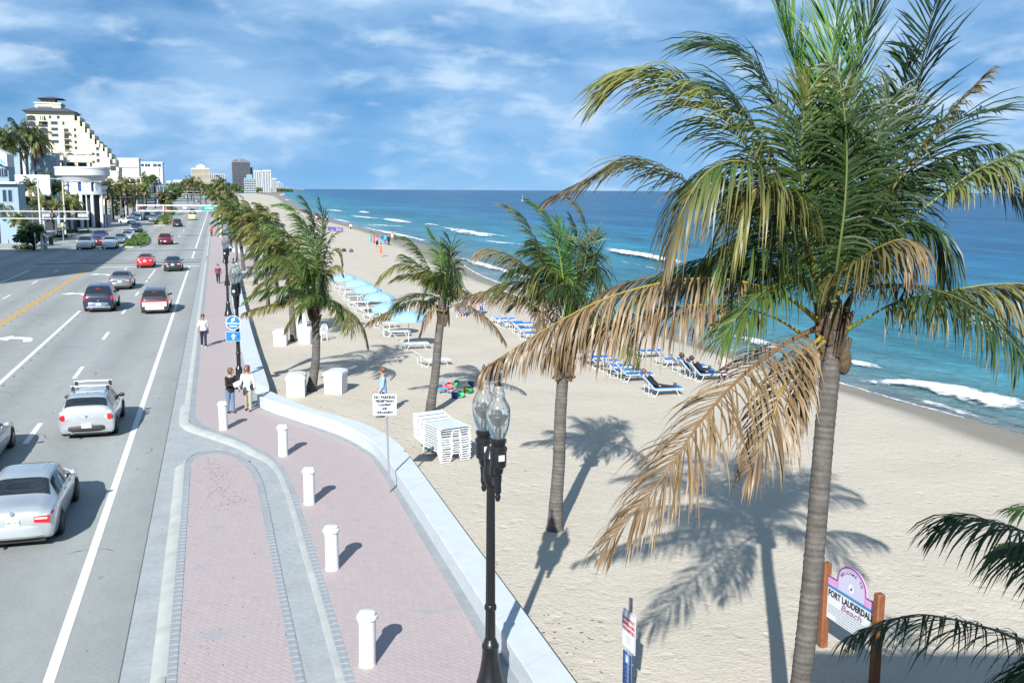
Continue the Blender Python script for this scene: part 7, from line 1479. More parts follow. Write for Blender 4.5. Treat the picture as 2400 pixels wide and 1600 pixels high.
# block on the landward side that shades the crossing (stands left of the picture)
c0 = Vector((-50.5, 57.7, 0)); r = bld('hotel_block', 'tall hotel block left of the picture whose shadow lies across the crossing', c0, HEAD)
bx(r, 'wall', STUCCO, -24, 0, 0, 41, 0, 26.6); bx(r, 'parapet', CONCB, -24.2, .15, -.15, 41.2, 26.6, 27.2)
# coast-road buildings at the left: fronts measured off the picture, every block turned square to the road
class Face:
    def __init__(s, pxr, Y):
        o = at(pxr, 446, Y); s.o = Vector((o.x, o.y, 0)); s.d = Vector((math.cos(HEAD), math.sin(HEAD), 0))
    def X(s, px):
        r = CAMR @ Vector(((px - 1200) / CF, -(446 - 800) / CF, -1)); return -(s.o.x * r.y - s.o.y * r.x) / (s.d.x * r.y - s.d.y * r.x)
    def Z(s, py, px=None):
        px = s.pxr if px is None else px; p = s.o + s.d * s.X(px); r = CAMR @ Vector(((px - 1200) / CF, -(py - 800) / CF, -1)); return CH + r.z * p.y / r.y
def bld_face(name, label, pxr, Y):
    f = Face(pxr, Y); f.pxr = pxr; r = bld(name, label, f.o, HEAD); return r, f.X, f.Z
# round white pavilion
Y = 215; x0, x1, zt = at(133, 391, Y).x, at(252, 391, Y).x, at(133, 391, Y).z; rad = (x1 - x0) / 2; cx = (x0 + x1) / 2
r = bld('round_pavilion', 'round white drum-shaped building with a conical lower roof and blue windows', (cx, Y, 0))
def zz(y, Y): return at(100, y, Y).z
z1, z2, z3, z4, z5 = zz(391, Y), zz(412, Y), zz(423, Y), zz(448, Y), zz(455, Y)
MB().lathe([(rad * .98, z2), (rad, z2 + .15), (rad, z1 - .5), (rad * 1.02, z1 - .4), (rad * 1.02, z1), (rad * .96, z1), (rad * .96, z1 - .3), (0, z1 - .3)], 48).build('drum', STUCCO, r)
MB().lathe([(rad * .93, z2 - .05), (rad * .94, z2), (rad * .80, z3), (rad * .76, z3 - .3), (0, z3 - .3)], 48, caps=False).build('cone_roof', STUCCO, r)
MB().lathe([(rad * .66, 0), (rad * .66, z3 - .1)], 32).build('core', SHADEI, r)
MB().lathe([(rad * .66, z5 - .02), (rad * .84, z5 - .02), (rad * .84, z4), (rad * .66, z4)], 48, caps=False).build('base_ring', STUCCO, r)
BLG = pmat('blue_glass', (.03, .10, .28), .1, spec=.8)
for k in range(6): a = math.radians(180 + 30 * k + 15); MB().lathe([(.35, 0), (.35, z5)], 10, Matrix.Translation((rad * .78 * math.cos(a), rad * .78 * math.sin(a), 0))).build('pillar', STUCCO, r)
for k in range(14):
    a = math.radians(180 + 180 * (k + .5) / 14); MB().box(-.12 if k % 3 else -.9, .12 if k % 3 else .9, -.15, .15, z4, z3, Matrix.Translation((rad * .70 * math.cos(a), rad * .70 * math.sin(a), 0)) @ Matrix.Rotation(a + math.pi / 2, 4, 'Z')).build('column', STUCCO, r, smooth=False)
    a = math.radians(180 + 180 * (k + 1) / 14); MB().box(-.62, .62, -.03, .03, z4, z3 - .2, Matrix.Translation((rad * .675 * math.cos(a), rad * .675 * math.sin(a), 0)) @ Matrix.Rotation(a + math.pi / 2, 4, 'Z')).build('window', BLG, r, smooth=False)
# terrace block behind the drum
r, X, Z = bld_face('terrace_pavilion', 'cream open terrace with square posts above the round white building', 212, 240)
xa, xb = X(140), X(212); h0, h1, h2 = Z(391), Z(376), Z(357)
for x in (140, 157, 183, 211): bx(r, 'post', CREAM, X(x) - .35, X(x) + .35, -.35, .35, 0, h2)
for z in (h2, h1): bx(r, 'beam', CREAM, xa - .8, xb + .8, -.5, 6, z - .5, z)
bx(r, 'back_wall', SHADEB, xa, xb, 5.2, 6, 0, h1); bx(r, 'slab', SHADEI, xa, xb, 1, 5.1, h0 - 2, h0 - .4)
for k in range(10): x = xa + (xb - xa) * k / 9; bx(r, 'rail', WHITE, x - .05, x + .05, -.45, -.38, h1, h1 + 1.1)
bx(r, 'handrail', WHITE, xa, xb, -.47, -.36, h1 + 1.1, h1 + 1.2)
# stepped hotel
r, X, Z = bld_face('stepped_hotel', 'tall cream hotel stepping down towards the sea under a dark hipped roof', 184, 480)
steps = [(74, 184, 268), (184, 196, 283), (196, 207, 296), (207, 217, 311), (217, 228, 325), (228, 238, 338), (238, 246, 346), (246, 256, 354), (256, 265, 368), (265, 273, 382), (273, 280, 400)]
zb = [Z(q[2]) for q in steps]; DP = 20
poly_ = [(X(74), 0.0), (X(280), 0.0)]
for (a, b, t), z in list(zip(steps, zb))[::-1]: poly_ += [(X(b), z), (X(a), z)]
mb = MB(); n_ = len(poly_); mb.add([(x, 0, z) for x, z in poly_] + [(x, DP, z) for x, z in poly_], [tuple(range(n_)), tuple(range(2 * n_ - 1, n_ - 1, -1))] + [(i, n_ + i, n_ + (i + 1) % n_, (i + 1) % n_) for i in range(n_)]); mb.build('wall', CREAM, r, smooth=False)
for (a, b, t), z in zip(steps[1:], zb[1:]):
    bx(r, 'parapet', CREAM, X(b) - 1.0, X(b) + .15, -.15, DP, z - .02, z + 1.9); bx(r, 'step_shade', SHADEI, X(a) - .02, X(a) + .06, 3, 9, z + .1, z + 2.6)  # dark panels put the shade on each step's right side into colour
def hip(x0, x1, y0, y1, z0, z1, i, ov=1.2):
    v = [(x0 - ov, y0 - ov, z0), (x1 + ov, y0 - ov, z0), (x1 + ov, y1 + ov, z0), (x0 - ov, y1 + ov, z0), (x0 + i, y0 + i, z1), (x1 - i, y0 + i, z1), (x1 - i, y1 - i, z1), (x0 + i, y1 - i, z1)]
    return MB().add(v, [(0, 1, 5, 4), (1, 2, 6, 5), (2, 3, 7, 6), (3, 0, 4, 7), (4, 5, 6, 7), (3, 2, 1, 0)])
hip(X(70), X(184), -1, DP, Z(263), Z(254), 3.2).build('roof', SLATE, r, smooth=False); bx(r, 'cornice', CREAM, X(70), X(184), -.8, DP, Z(268) + .02, Z(263))
bx(r, 'penthouse', CREAM, X(92), X(152), 3, 17, Z(256), Z(241)); bx(r, 'penthouse_rim', STUCCO, X(90), X(154), 2.6, 17.4, Z(244), Z(241)); bx(r, 'lantern', CREAM, X(104), X(137), 6, 14, Z(241), Z(231)); hip(X(102), X(152), 5, 15, Z(231), Z(225), 3.5).build('roof', SLATE, r, smooth=False)
bx(r, 'penthouse_window', SHADEI, X(98), X(132), 2.9, 3.05, Z(253), Z(251))
def arch_win(px, py, w, h):
    x, z = X(px), Z(py); P = [(-w / 2, -h / 2), (w / 2, -h / 2), (w / 2, h * .22)] + [(w / 2 * math.cos(a), h * .22 + h * .28 * math.sin(a)) for a in np.linspace(.2, math.pi - .2, 7)] + [(-w / 2, h * .22)]
    mb = MB(); mb.add([(x + a, -.06, z + b) for a, b in P], [tuple(range(len(P)))]); f = mb.build('balcony_recess', SHADEI, r, smooth=False); MB().box(x - w / 2, x + w / 2, -.25, -.1, z - h / 2, z - h / 2 + .75).build('balustrade', GLB, f, smooth=False)
for k, y in enumerate([279, 293, 307, 321, 335]):
    arch_win(84, y, 3.6, 2.4)
    if k != 0: arch_win(111, y, 3.8, 2.4)
for k, y in enumerate((276, 290, 304, 318, 333)):
    for px, w in (((128, 1.0), (147, 1.2)) if k == 0 else ((137, 3.0), (158 if k == 1 else 184, 1.0))): win(r, X(px), Z(y), w, 1.4, 0, CREAM)
for k, y in enumerate((305, 320, 334, 347)):
    bx(r, 'balcony', CREAM, X(156), X(172), -2.0, -.02, Z(y + 7), Z(y + 6)); bx(r, 'balcony_door', SHADEI, X(158), X(169), -.06, -.01, Z(y + 6), Z(y - 3)); win(r, X(184), Z(y), 1.2, 1.3, 0, CREAM)
bx(r, 'balcony', CREAM, X(100), X(119), -1.6, -.02, Z(287), Z(285)); bx(r, 'balcony_door', SHADEI, X(103), X(116), -.06, -.01, Z(284), Z(273))
for px in (105, 109, 113): bx(r, 'balcony_post', CREAM, X(px) - .2, X(px) + .2, -1.5, -1.2, Z(285), Z(273))
for y in (348, 362, 376): win(r, X(234), Z(y), 1.4, 1.5, 0, CREAM)
for y in (379, 394): win(r, X(268), Z(y), 2.6, 2.6, 0, CREAM, SHADEI)
bx(r, 'low_wing', CREAM, X(252), X(282), -6, -.05, 0, Z(400)); win(r, X(260), Z(406), 1.2, 1.5, -6, CREAM)
bx(r, 'string_course', CREAM, X(74), X(196), -.18, -.02, Z(286), Z(285))
# white blocks beyond
for (xa, xb, yt, Y, lab, rows) in ((280, 328, 374, 600, 'plain white slab building right of the stepped hotel', 0), (332, 383, 383, 640, 'white apartment block with a row of top-floor windows right of the plain slab', 1)):
    r, X, Z = bld_face('white_block', lab, xb, Y); x0, x1 = X(xa), X(xb); zt = Z(yt)
    bx(r, 'wall', STUCCO, x0, x1, 0, 18, 0, zt); bx(r, 'parapet', STUCCO, x0 - .3, x1 + .3, -.3, 18.3, zt + .01, zt + .8)
    if rows == 0: bx(r, 'ledge', CONCB, x0 - .2, x1 + .2, -.4, -.02, Z(393), Z(392))
    else:
        for px in (337, 346, 352, 366, 376): win(r, X(px), Z(388), 1.7 if px < 360 else 2.2, 1.7, 0, STUCCO)
        for y in (395, 400, 406, 411): win(r, X(376), Z(y), 1.0, .7, 0, STUCCO)
        bx(r, 'penthouse', STUCCO, X(360), X(374), 5, 15, zt, Z(380))
r, X, Z = bld_face('villa_block', 'cream low building with arched openings below the plain white slab', 338, 560); bx(r, 'wall', CREAM, X(280), X(338), 0, 10, 0, Z(414)); bx(r, 'cornice', STUCCO, X(280) - .3, X(338) + .3, -.4, 10, Z(416), Z(413.5))
for px in (286, 300, 313, 326): win(r, X(px), Z(424), 1.6, 2.4, 0, CREAM, SHADEI)
# white walls at the far left
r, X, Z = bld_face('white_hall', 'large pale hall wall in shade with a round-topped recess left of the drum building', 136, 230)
zt = Z(358, 70); bx(r, 'wall', SHADEB, X(25), X(136), 0, 6, 0, zt); bx(r, 'pilaster', STUCCO, X(58), X(65), -1.0, -.01, 0, zt + .4)
x = X(98); z = Z(386, 98); MB().add([(x + .45 * math.cos(a), -.05, z + .8 * math.sin(a)) for a in np.linspace(0, 6.283, 17)[:-1]], [tuple(range(16))]).build('recess', pmat('recess_grey', (.25, .32, .38), .8), r, smooth=False)
for k in range(9): x = X(70 + k * 8); bx(r, 'rail_post', WHITE, x - .06, x + .06, .2, .32, zt, zt + .9)
bx(r, 'handrail', WHITE, X(66), X(136), .2, .32, zt + .9, zt + 1.0)
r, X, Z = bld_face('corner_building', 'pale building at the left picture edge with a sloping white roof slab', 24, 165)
bx(r, 'wall', SHADEB, X(-120), X(23), 0, 5, 0, Z(372, 20)); pz = [(X(-120), Z(290, -120)), (X(24), Z(361, 24)), (X(24), Z(391, 24)), (X(-120), Z(330, -120))]
mb = MB(); mb.add([(x, -1.0, z) for x, z in pz] + [(x, 5, z) for x, z in pz], [(3, 2, 1, 0), (4, 5, 6, 7), (0, 1, 5, 4), (1, 2, 6, 5), (2, 3, 7, 6), (3, 0, 4, 7)]); mb.build('roof_slab', STUCCO, r, smooth=False)
for px in (4, 14): win(r, X(px), Z(405, px), .9, 1.3, 0, SHADEB)
SKYB = pmat('skylight_blue', (.25, .45, .60), .2)
for k in range(3): x, z = X(2 + 7 * k), Z(366 + 7 * k, 2 + 7 * k); MB().add([(x - .25, -1.06, z - .5), (x + .15, -1.06, z - .8), (x + .15, -1.06, z), (x - .25, -1.06, z + .35)], [(0, 1, 2, 3)]).build('skylight', SKYB, r, smooth=False)
r, X, Z = bld_face('gable_roof_house', 'small pale gabled roof peeping over the white hall', 31, 245); w = (X(46) - X(18)) / 2; z0, zq = Z(356), Z(338)
mb = MB(); mb.add([(-w, 0, 0), (w, 0, 0), (w, 0, z0 - .5), (0, 0, zq - .4), (-w, 0, z0 - .5), (-w, 6, 0), (w, 6, 0), (w, 6, z0 - .5), (0, 6, zq - .4), (-w, 6, z0 - .5)], [(0, 1, 2, 3, 4), (9, 8, 7, 6, 5), (1, 6, 7, 2), (5, 0, 4, 9)]); mb.build('wall', SHADEB, r, smooth=False)
mb = MB(); mb.add([(-w - .3, -.3, z0 - .6), (0, -.3, zq), (w + .3, -.3, z0 - .6), (-w - .3, 6.3, z0 - .6), (0, 6.3, zq), (w + .3, 6.3, z0 - .6)], [(0, 1, 4, 3), (1, 2, 5, 4), (0, 3, 5, 2)]); mb.build('roof', STUCCO, r, smooth=False)
r, X, Z = bld_face('white_shopfront', 'white low wall with dark lettering ending in on behind the left palms', 118, 195)
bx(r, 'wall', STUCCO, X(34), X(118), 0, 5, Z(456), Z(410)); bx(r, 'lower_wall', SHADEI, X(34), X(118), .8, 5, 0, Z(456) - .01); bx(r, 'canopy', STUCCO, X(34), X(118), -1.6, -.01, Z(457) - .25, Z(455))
text_obj('on', 1.2, pmat('shop_letters', (.03, .05, .08), .5), r, Matrix.Translation((X(49.5), -.05, Z(438, 50) + .1)) @ UPR, bold=.03, spacing=1.15)
MB().box(X(70) - .15, X(70) + .15, -.08, -.01, Z(419, 70) - .08, Z(419, 70) + .05).build('wall_lamp', SHADEI, r, smooth=False)
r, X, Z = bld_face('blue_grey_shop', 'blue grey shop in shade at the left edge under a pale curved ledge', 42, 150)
bx(r, 'wall', SHADEB, X(-150), X(42), 0, 6, 0, Z(431)); bx(r, 'ledge', STUCCO, X(-150), X(40), -.7, -.02, Z(431) - .02, Z(426))
for px in (10, 23): win(r, X(px), Z(459, px), .5, 1.7, 0, SHADEB)
bx(r, 'door', SHADEI, X(-30), X(-6), -.05, -.01, 0, 3.0)
# ---- far towers: body, floor slabs, windows
def tower(name, label, xa, xb, ytop, Y, m, depth=26, floors=16, cols=5, slab=STUCCO, glass=GLB, fins=False):
    r, X, Z = bld_face(name, label, xb, Y); x0, x1 = X(xa), X(xb); zt = Z(ytop); w = x1 - x0
    bx(r, 'wall', m, x0, x1, 0, depth, 0, zt); fh = zt / floors
    for k in range(1, floors): bx(r, 'balcony_slab', slab, x0 - .3, x1 + .3, -1.6, -.02, fh * k - .2, fh * k + .55)
    for c in range(cols):
        cx = x0 + w * (c + .5) / cols; MB().quad((cx - w / cols * .34, -.06, 1), (cx + w / cols * .34, -.06, 1), (cx + w / cols * .34, -.06, zt - 1.5), (cx - w / cols * .34, -.06, zt - 1.5)).build('window_column', glass, r, smooth=False)
    if fins:
        for c in range(cols + 1): cx = x0 + w * c / cols; bx(r, 'fin', m, cx - w * .03, cx + w * .03, -2.2, -.02, 0, zt)
    return r, X, Z, zt
TANB = pmat('tan_tower', (.50, .42, .33), .8); r, X, Z, zt = tower('balcony_tower', 'cream and tan balcony tower with a stepped top far behind the road', 450, 492, 394, 1500, TANB, floors=22, cols=7, slab=pmat('cream_slab', (.66, .62, .50), .8))
bx(r, 'top_storey', CREAM, X(462), X(482), 4, 20, zt, Z(388)); bx(r, 'tank_room', CREAM, X(468), X(477), 6, 16, Z(388), Z(385))
r, X, Z, zt = tower('grey_slab_tower', 'long grey white apartment slab between the tan tower and the tall dark tower', 493, 527, 407, 1600, CONCB, floors=15, cols=8, slab=CONCB, fins=True)
MAUV = pmat('dark_tower_stone', (.12, .125, .155), .7); r, X, Z, zt = tower('dark_tower', 'tallest dark grey tower on the far shore', 546, 588, 379, 1900, MAUV, floors=30, cols=6, slab=MAUV, depth=45)
for a, b, y in ((553, 563, 373), (567, 577, 373), (548, 556, 376), (577, 584, 376)): bx(r, 'crown_block', MAUV, X(a), X(b), 5, 30, zt - 1, Z(y))
bx(r, 'side_wing', MAUV, X(588), X(594), 8, 40, 0, Z(392))
GLT = pmat('teal_glass_block', (.20, .34, .38), .3); r, X, Z, zt = tower('glass_block', 'low teal glass building in front of the dark far tower', 573, 600, 417, 1700, GLT, floors=9, cols=5, slab=STUCCO); bx(r, 'gable', GLT, X(579), X(592), 2, 18, zt, Z(409))
r, X, Z, zt = tower('white_twin_tower', 'left white tower of the twin towers on the far shore', 597, 613, 400, 2300, STUCCO, floors=24, cols=3, slab=STUCCO, fins=True)
r, X, Z, zt = tower('white_twin_tower', 'right white tower of the twin towers on the far shore', 617, 635, 399, 2250, STUCCO, floors=24, cols=3, slab=STUCCO, fins=True)
tower('shore_tower', 'slim white tower right of the twin towers', 638, 648, 418, 2600, STUCCO, floors=16, cols=3); tower('shore_tower', 'small white tower at the right end of the far shore', 650, 657, 426, 3000, STUCCO, floors=12, cols=2); tower('shore_tower', 'lowest pale tower at the very end of the far shore', 659, 664, 430, 3300, CONCB, floors=10, cols=2)
tower('cream_block', 'cream block with a stepped top far left of the tan tower', 407, 428, 422, 1400, CREAM, floors=6, cols=4); tower('cream_block', 'small cream block directly left of the tan balcony tower', 443, 451, 419, 1450, CREAM, floors=8, cols=2); tower('white_far_block', 'small white block between the white apartment block and the cream one', 391, 402, 424, 1300, STUCCO, floors=5, cols=3)
for k, (a, b, y) in enumerate(((684, 690, 441), (694, 700, 440.5), (703, 712, 441.5), (668, 676, 440))): tower('shore_block', ['tiny hazy block right at the end of the coast', 'second tiny hazy block on the horizon coast', 'last tiny hazy block on the horizon coast', 'tiny hazy block nearest the small towers'][k], a, b, y, 9000 if k < 3 else 6000, CONCB, floors=3, cols=2, depth=60)
# ================================================================ STREET LIGHTS, SIGNALS
CPOLE = pmat('concrete_pole', (.55, .56, .52), .7); ALU = pmat('dull_aluminium', (.40, .43, .45), .5, metal=.2)
def make_light(two=False):
    r = empty('street_light'); mb = MB(); mb.tube([(0, 0, 0), (0, 0, 9.4)], [.16, .09], 10); mb.build('pole', CPOLE, r)
    for s in ((1, -1) if two else (1,)):
        mb = MB(); mb.tube([(0, 0, 9.0), (s * .6, 0, 9.45), (s * 1.8, 0, 9.55), (s * 2.4, 0, 9.5)], .05, 6); mb.build('arm', ALU, r)
        mb = MB(); mb.loft([[(s * x, y * w, 9.5 + z * h) for y, z in ((-1, 0), (-.7, 1), (.7, 1), (1, 0), (.6, -.8), (-.6, -.8))] for x, w, h in ((2.3, .06, .05), (2.5, .17, .10), (3.0, .17, .10), (3.15, .06, .04))]); mb.build('lamp_head', ALU, r)
    return r
SLT = [make_light(False), make_light(True)]; SLT[1].location = (0, 0, -50)
sl_ = [(99, 588, 0, 'concrete street light carrying the left signal frame'), (154, 552, 0, 'street light second from the left picture edge'), (207, 545, 1, 'double-armed street light left of the round pavilion entrance'), (238, 531, 0, 'street light directly below the round pavilion'), (261, 520, 1, 'double-armed street light with two dark bands, right of the pavilion'),
       (294, 503, 1, 'double-armed street light behind the white turning car'), (281, 497, 0, 'street light behind palms in the far left row'), (322, 495, 1, 'street light at the left end of the central signal frame'), (338, 488, 1, 'small far street light left of the dark median trees'), (370, 482, 1, 'far street light just left of the round median tree'), (376, 478, 0, 'farthest street light seen beside the round median tree'), (384, 474, 1, 'tiny far street light over the median tree')]
first = {}
for x, y, k, lab in sl_:
    p = g(x, y, 0); o = SLT[k] if k not in first else dup(SLT[k]); first[k] = 1; o.location = (p.x, p.y, 0); o.rotation_euler = (0, 0, rnd.uniform(-.1, .25)); tag(o, lab, 'street light', 'street lights along the left side')
SIGB = pmat('signal_black', (.015, .016, .018), .5); LREDS = bpy.data.materials.new('signal_red_lit'); LGRN = bpy.data.materials.new('signal_green_lit')
for m, c, e in ((LREDS, (1, .05, .04, 1), 1.6), (LGRN, (.1, 1, .75, 1), 2.0)):
    m.use_nodes = True; b = m.node_tree.nodes['Principled BSDF']; b.inputs['Base Color'].default_value = c; b.inputs['Emission Color'].default_value = c; b.inputs['Emission Strength'].default_value = e
def frame_signal(name, label, xa, xb, yt, yb_, Y, pole_px, verts, heads, sign=None, m=ALU, th=.13, tilt=0.0):
    r = empty(name, (0, Y, 0)); tag(r, label, 'traffic signal')
    x0, x1 = at(xa, yt, Y).x, at(xb, yt, Y).x; z1, z0 = at(xb, yt, Y).z, at(xb, yb_, Y).z
    for z, nm in ((z1, 'top_rail'), (z0, 'bottom_rail')): bx(r, nm, m, x0, x1, -th / 2, th / 2, z - th / 2, z + th / 2)
    for v in verts: x = at(v, yt, Y).x; bx(r, 'upright', m, x - th / 2, x + th / 2, -th / 2 - .003, th / 2 + .003, z0 + th / 2, z1 - th / 2)
    px = at(pole_px, yt, Y).x; mb = MB(); mb.tube([(px, .3, 0), (px, .3, z1 + .5)], [.26, .17], 12); mb.build('pole', m, r)
    zc = (z0 + z1) / 2
    for (hx, kind) in heads:
        x = at(hx, yt, Y).x
        hd = MB().bbox(x - .72, x + .72, -.30, -.09, zc - .24, zc + .24, .04).build('signal_head', SIGB if kind != 'back' else ALU, r, smooth=False)
        for q in range(3):
            lit = (kind == 'red' and q == 0) or (kind == 'green' and q == 2)
            mb = MB(); mb.lathe([(.17, 0), (.16, .03), (0, .05)], 14, Matrix.Translation((x - .47 + .47 * q, -.30, zc)) @ Matrix.Rotation(math.pi / 2, 4, 'X')); mb.build('lens', (LREDS if kind == 'red' else LGRN) if lit else (SIGB if kind != 'back' else WHITE), hd)
            mb = MB(); mb.tube([(x - .47 + .47 * q - .17, -.36, zc), (x - .47 + .47 * q - .12, -.38, zc + .14), (x - .47 + .47 * q, -.40, zc + .18), (x - .47 + .47 * q + .12, -.38, zc + .14), (x - .47 + .47 * q + .17, -.36, zc)], .02, 4); mb.build('visor', SIGB, hd)
    if sign:
        sa, sb, tx = sign; a, b = at(sa, yt, Y).x, at(sb, yt, Y).x
        bx(r, 'street_name_plate', SGREEN, a, b, -.24, -.19, zc - .42, zc + .40)
        text_obj(tx, .44, SWHITE, r, Matrix.Translation(((a + b) / 2, -.245, zc)) @ UPR, sx=min(1.0, (b - a) / (.27 * len(tx) * 1.1)))
        for z in (zc - .42, zc + .40): MB().box(a, b, -.247, -.241, z - (.03 if z > zc else 0), z + (0 if z > zc else .03)).build('plate_border', SWHITE, r, smooth=False)
    return r
frame_signal('traffic_signal', 'white signal frame with two red lights and a green street plate spanning the lanes', 319, 513, 482, 495, 172, 514, (320, 383, 512), ((332, 'red'), (396, 'red')), (472, 508, 'Las Olas Blvd') if False else (473, 509, 'STREET'), WHITE, .16)
frame_signal('traffic_signal', 'pale signal frame over the crossing at the left edge with round white signal backs', -60, 208, 496, 513, 136, 99, (-30, 120, 207), ((112, 'back'), (196, 'back')), None, ALU, .17)
frame_signal('traffic_signal', 'dark far signal gantry with two green lights and a green street plate', 395, 502, 457, 467, 400, 503, (396, 440, 500), ((404, 'green'), (434, 'green')), (476, 497, 'STREET'), BLACKM, .28)
frame_signal('traffic_signal', 'dark gantry beam over the left lanes in front of the palms', 250, 345, 459, 466, 260, 262, (255, 300, 340), ((292, 'back'),), None, BLACKM, .16)
frame_signal('traffic_signal', 'pale far signal frame beyond the dark gantry', 415, 480, 449, 455, 560, 480, (416, 478), ((437, 'red'),), None, ALU, .2)
frame_signal('traffic_signal', 'pale double rail over the far left lanes beside the median tree', 340, 372, 455, 460, 430, 341, (342, 370), (), None, ALU, .2)
# pavement items at the left corner
p = g(120, 574, .1); r = empty('litter_bin', p); tag(r, 'black litter bin on the far left corner', 'bin'); MB().lathe([(.26, 0), (.30, .1), (.32, .95), (.34, 1.0), (.30, 1.12), (.12, 1.2), (0, 1.2)], 14).build('body', BLACKP, r); MB().lathe([(.33, .30), (.33, .36)], 14).build('hoop', BLACKM, r)
p = g(121, 572, .1); p.y += 4; r = empty('pedestrian_signal', p); tag(r, 'pedestrian signal post with a yellow box beside the litter bin', 'signal post'); MB().lathe([(.07, 0), (.06, 3.0)], 10).build('pole', GALV, r); MB().bbox(-.2, .2, -.15, .15, 2.5, 3.0, .03).build('signal_box', pmat('signal_yellow', (.6, .5, .12), .5), r)
p = g(84, 588, .1); r = empty('thin_post', p); tag(r, 'thin grey post left of the thick signal pole', 'post'); MB().lathe([(.05, 0), (.05, 2.4)], 8).build('pole', GALV, r); MB().bbox(-.15, .15, -.03, .0, 1.9, 2.3, .02).build('plate', ALU, r)
p = g(240, 532, 0); r = empty('control_cabinet', p); tag(r, 'pale grey control cabinet at the foot of a street light', 'cabinet'); MB().bbox(-1.6, 1.6, -.8, .8, 0, 5.0 * .55, .08).build('body', CONCB, r); bx(r, 'door', ALU, -1.2, 1.2, -.83, -.79, .3, 2.4)
p = g(226, 532, 0); r = empty('white_kiosk', p); tag(r, 'white and cream kiosk with a flared top behind the street light', 'kiosk'); MB().lathe([(1.4, 0), (1.3, 6.5), (2.6, 8.2), (2.8, 8.8), (0, 8.8)], 16).build('body', STUCCO, r)
# ================================================================ TREES AND PLANTING
GREENL = pmat('tree_leaf', (.05, .085, .022), .55, attr=True, transl=.22)
def leafy(root, c, rx, ry, rz, n, size, rr, kinds=('dark', 'mid', 'olive'), name='crown', lumps=9):
    mb = MB(); L = []
    for _ in range(lumps):
        v = Vector((rr.gauss(0, 1), rr.gauss(0, 1), rr.gauss(0, 1))).normalized() * rr.uniform(.35, .85); L.append((Vector((v.x * rx, v.y * ry, v.z * rz)), rr.uniform(.32, .55)))
    for i in range(n):
        o_, s_ = L[rr.randrange(lumps)]; v = Vector((rr.gauss(0, 1), rr.gauss(0, 1), rr.gauss(0, 1))).normalized(); rad_ = rr.uniform(.6, 1.05) * s_
        p = c + o_ + Vector((v.x * rx, v.y * ry, v.z * rz)) * rad_; lo, hi = PAL[kinds[rr.randrange(len(kinds))]]; mb.col = lerp3(lo, hi, rr.random())
        a = Vector((rr.gauss(0, 1), rr.gauss(0, 1), rr.gauss(0, 1))).normalized(); nrm = (v + a * .8).normalized(); t1 = nrm.cross(Vector((0, 0, 1)) if abs(nrm.z) < .9 else Vector((1, 0, 0))).normalized(); t2 = nrm.cross(t1); k = size * rr.uniform(.5, 1.2)
        mb.add([p - t1 * k, p - t2 * k * .5, p + t1 * k, p + t2 * k * .5 + nrm * k * .2], [(0, 1, 2, 3)])
    return mb.build(name, GREENL, root, colors=True, auto=None, smooth=False)
def tree(px, py, Y, rx, rz, label, kinds=('dark', 'mid', 'olive'), n=900, size=.45, ry=None):
    c = at(px, py, Y); r = empty('broadleaf_tree', (c.x, Y, 0)); tag(r, label, 'tree'); rr = random.Random(int(px * 7 + py))
    h = c.z - rz * .5; mb = MB(); mb.tube([(0, 0, -.1), (.1, 0, h * .5), (0, 0, h)], [.28, .22, .12], 8)
    for k in range(4): a = k * 1.6; mb.tube([(0, 0, h * .55), (math.cos(a) * rx * .3, math.sin(a) * rx * .3, h * .9), (math.cos(a) * rx * .6, math.sin(a) * rx * .6, c.z)], [.14, .09, .03], 6)
    mb.build('trunk', BARK, r); leafy(r, Vector((0, 0, c.z)), rx, ry or rx, rz, n, size, rr, kinds); return r
tree(361, 418, 420, 3.6, 3.2, 'rounded green tree in front of the white apartment block', n=1100); tree(340, 421, 430, 2.2, 3.6, 'narrow green tree left of the rounded one before the white block', n=600)
tree(400, 452, 330, 3.4, 3.2, 'dark round tree standing on the far median left of the green lights', ('dark', 'dark', 'mid'), n=1100); tree(384, 462, 318, 2.2, 3.0, 'brownish tree at the left of the dark round median tree', ('olive', 'dark', 'brown'), n=700)
tree(272, 470, 300, 3.2, 5.0, 'dense dark tree behind the street light with bands', ('dark', 'dark', 'olive'), n=900); tree(310, 455, 330, 3.2, 4.0, 'dark tree behind the far left street lights', ('dark', 'olive', 'dbrown'), n=800); tree(335, 448, 420, 4, 3.5, 'dark tree under the rounded green tree', ('dark', 'dark', 'mid'), n=800); tree(288, 452, 280, 2.5, 4.0, 'brown green tree between two street lights', ('olive', 'dbrown', 'dark'), n=700)
tree(115, 460, 240, 4.5, 3.5, 'dark bushy tree below the white lettered wall', ('dark', 'dark', 'mid'), n=900); tree(78, 548, 134, 2.4, 1.6, 'dark dense bush behind the left corner palms', ('dark', 'dark'), n=1200, size=.28); tree(448, 446, 700, 9, 4, 'low dark trees at the end of the road', ('dark', 'olive'), n=900, size=.9)
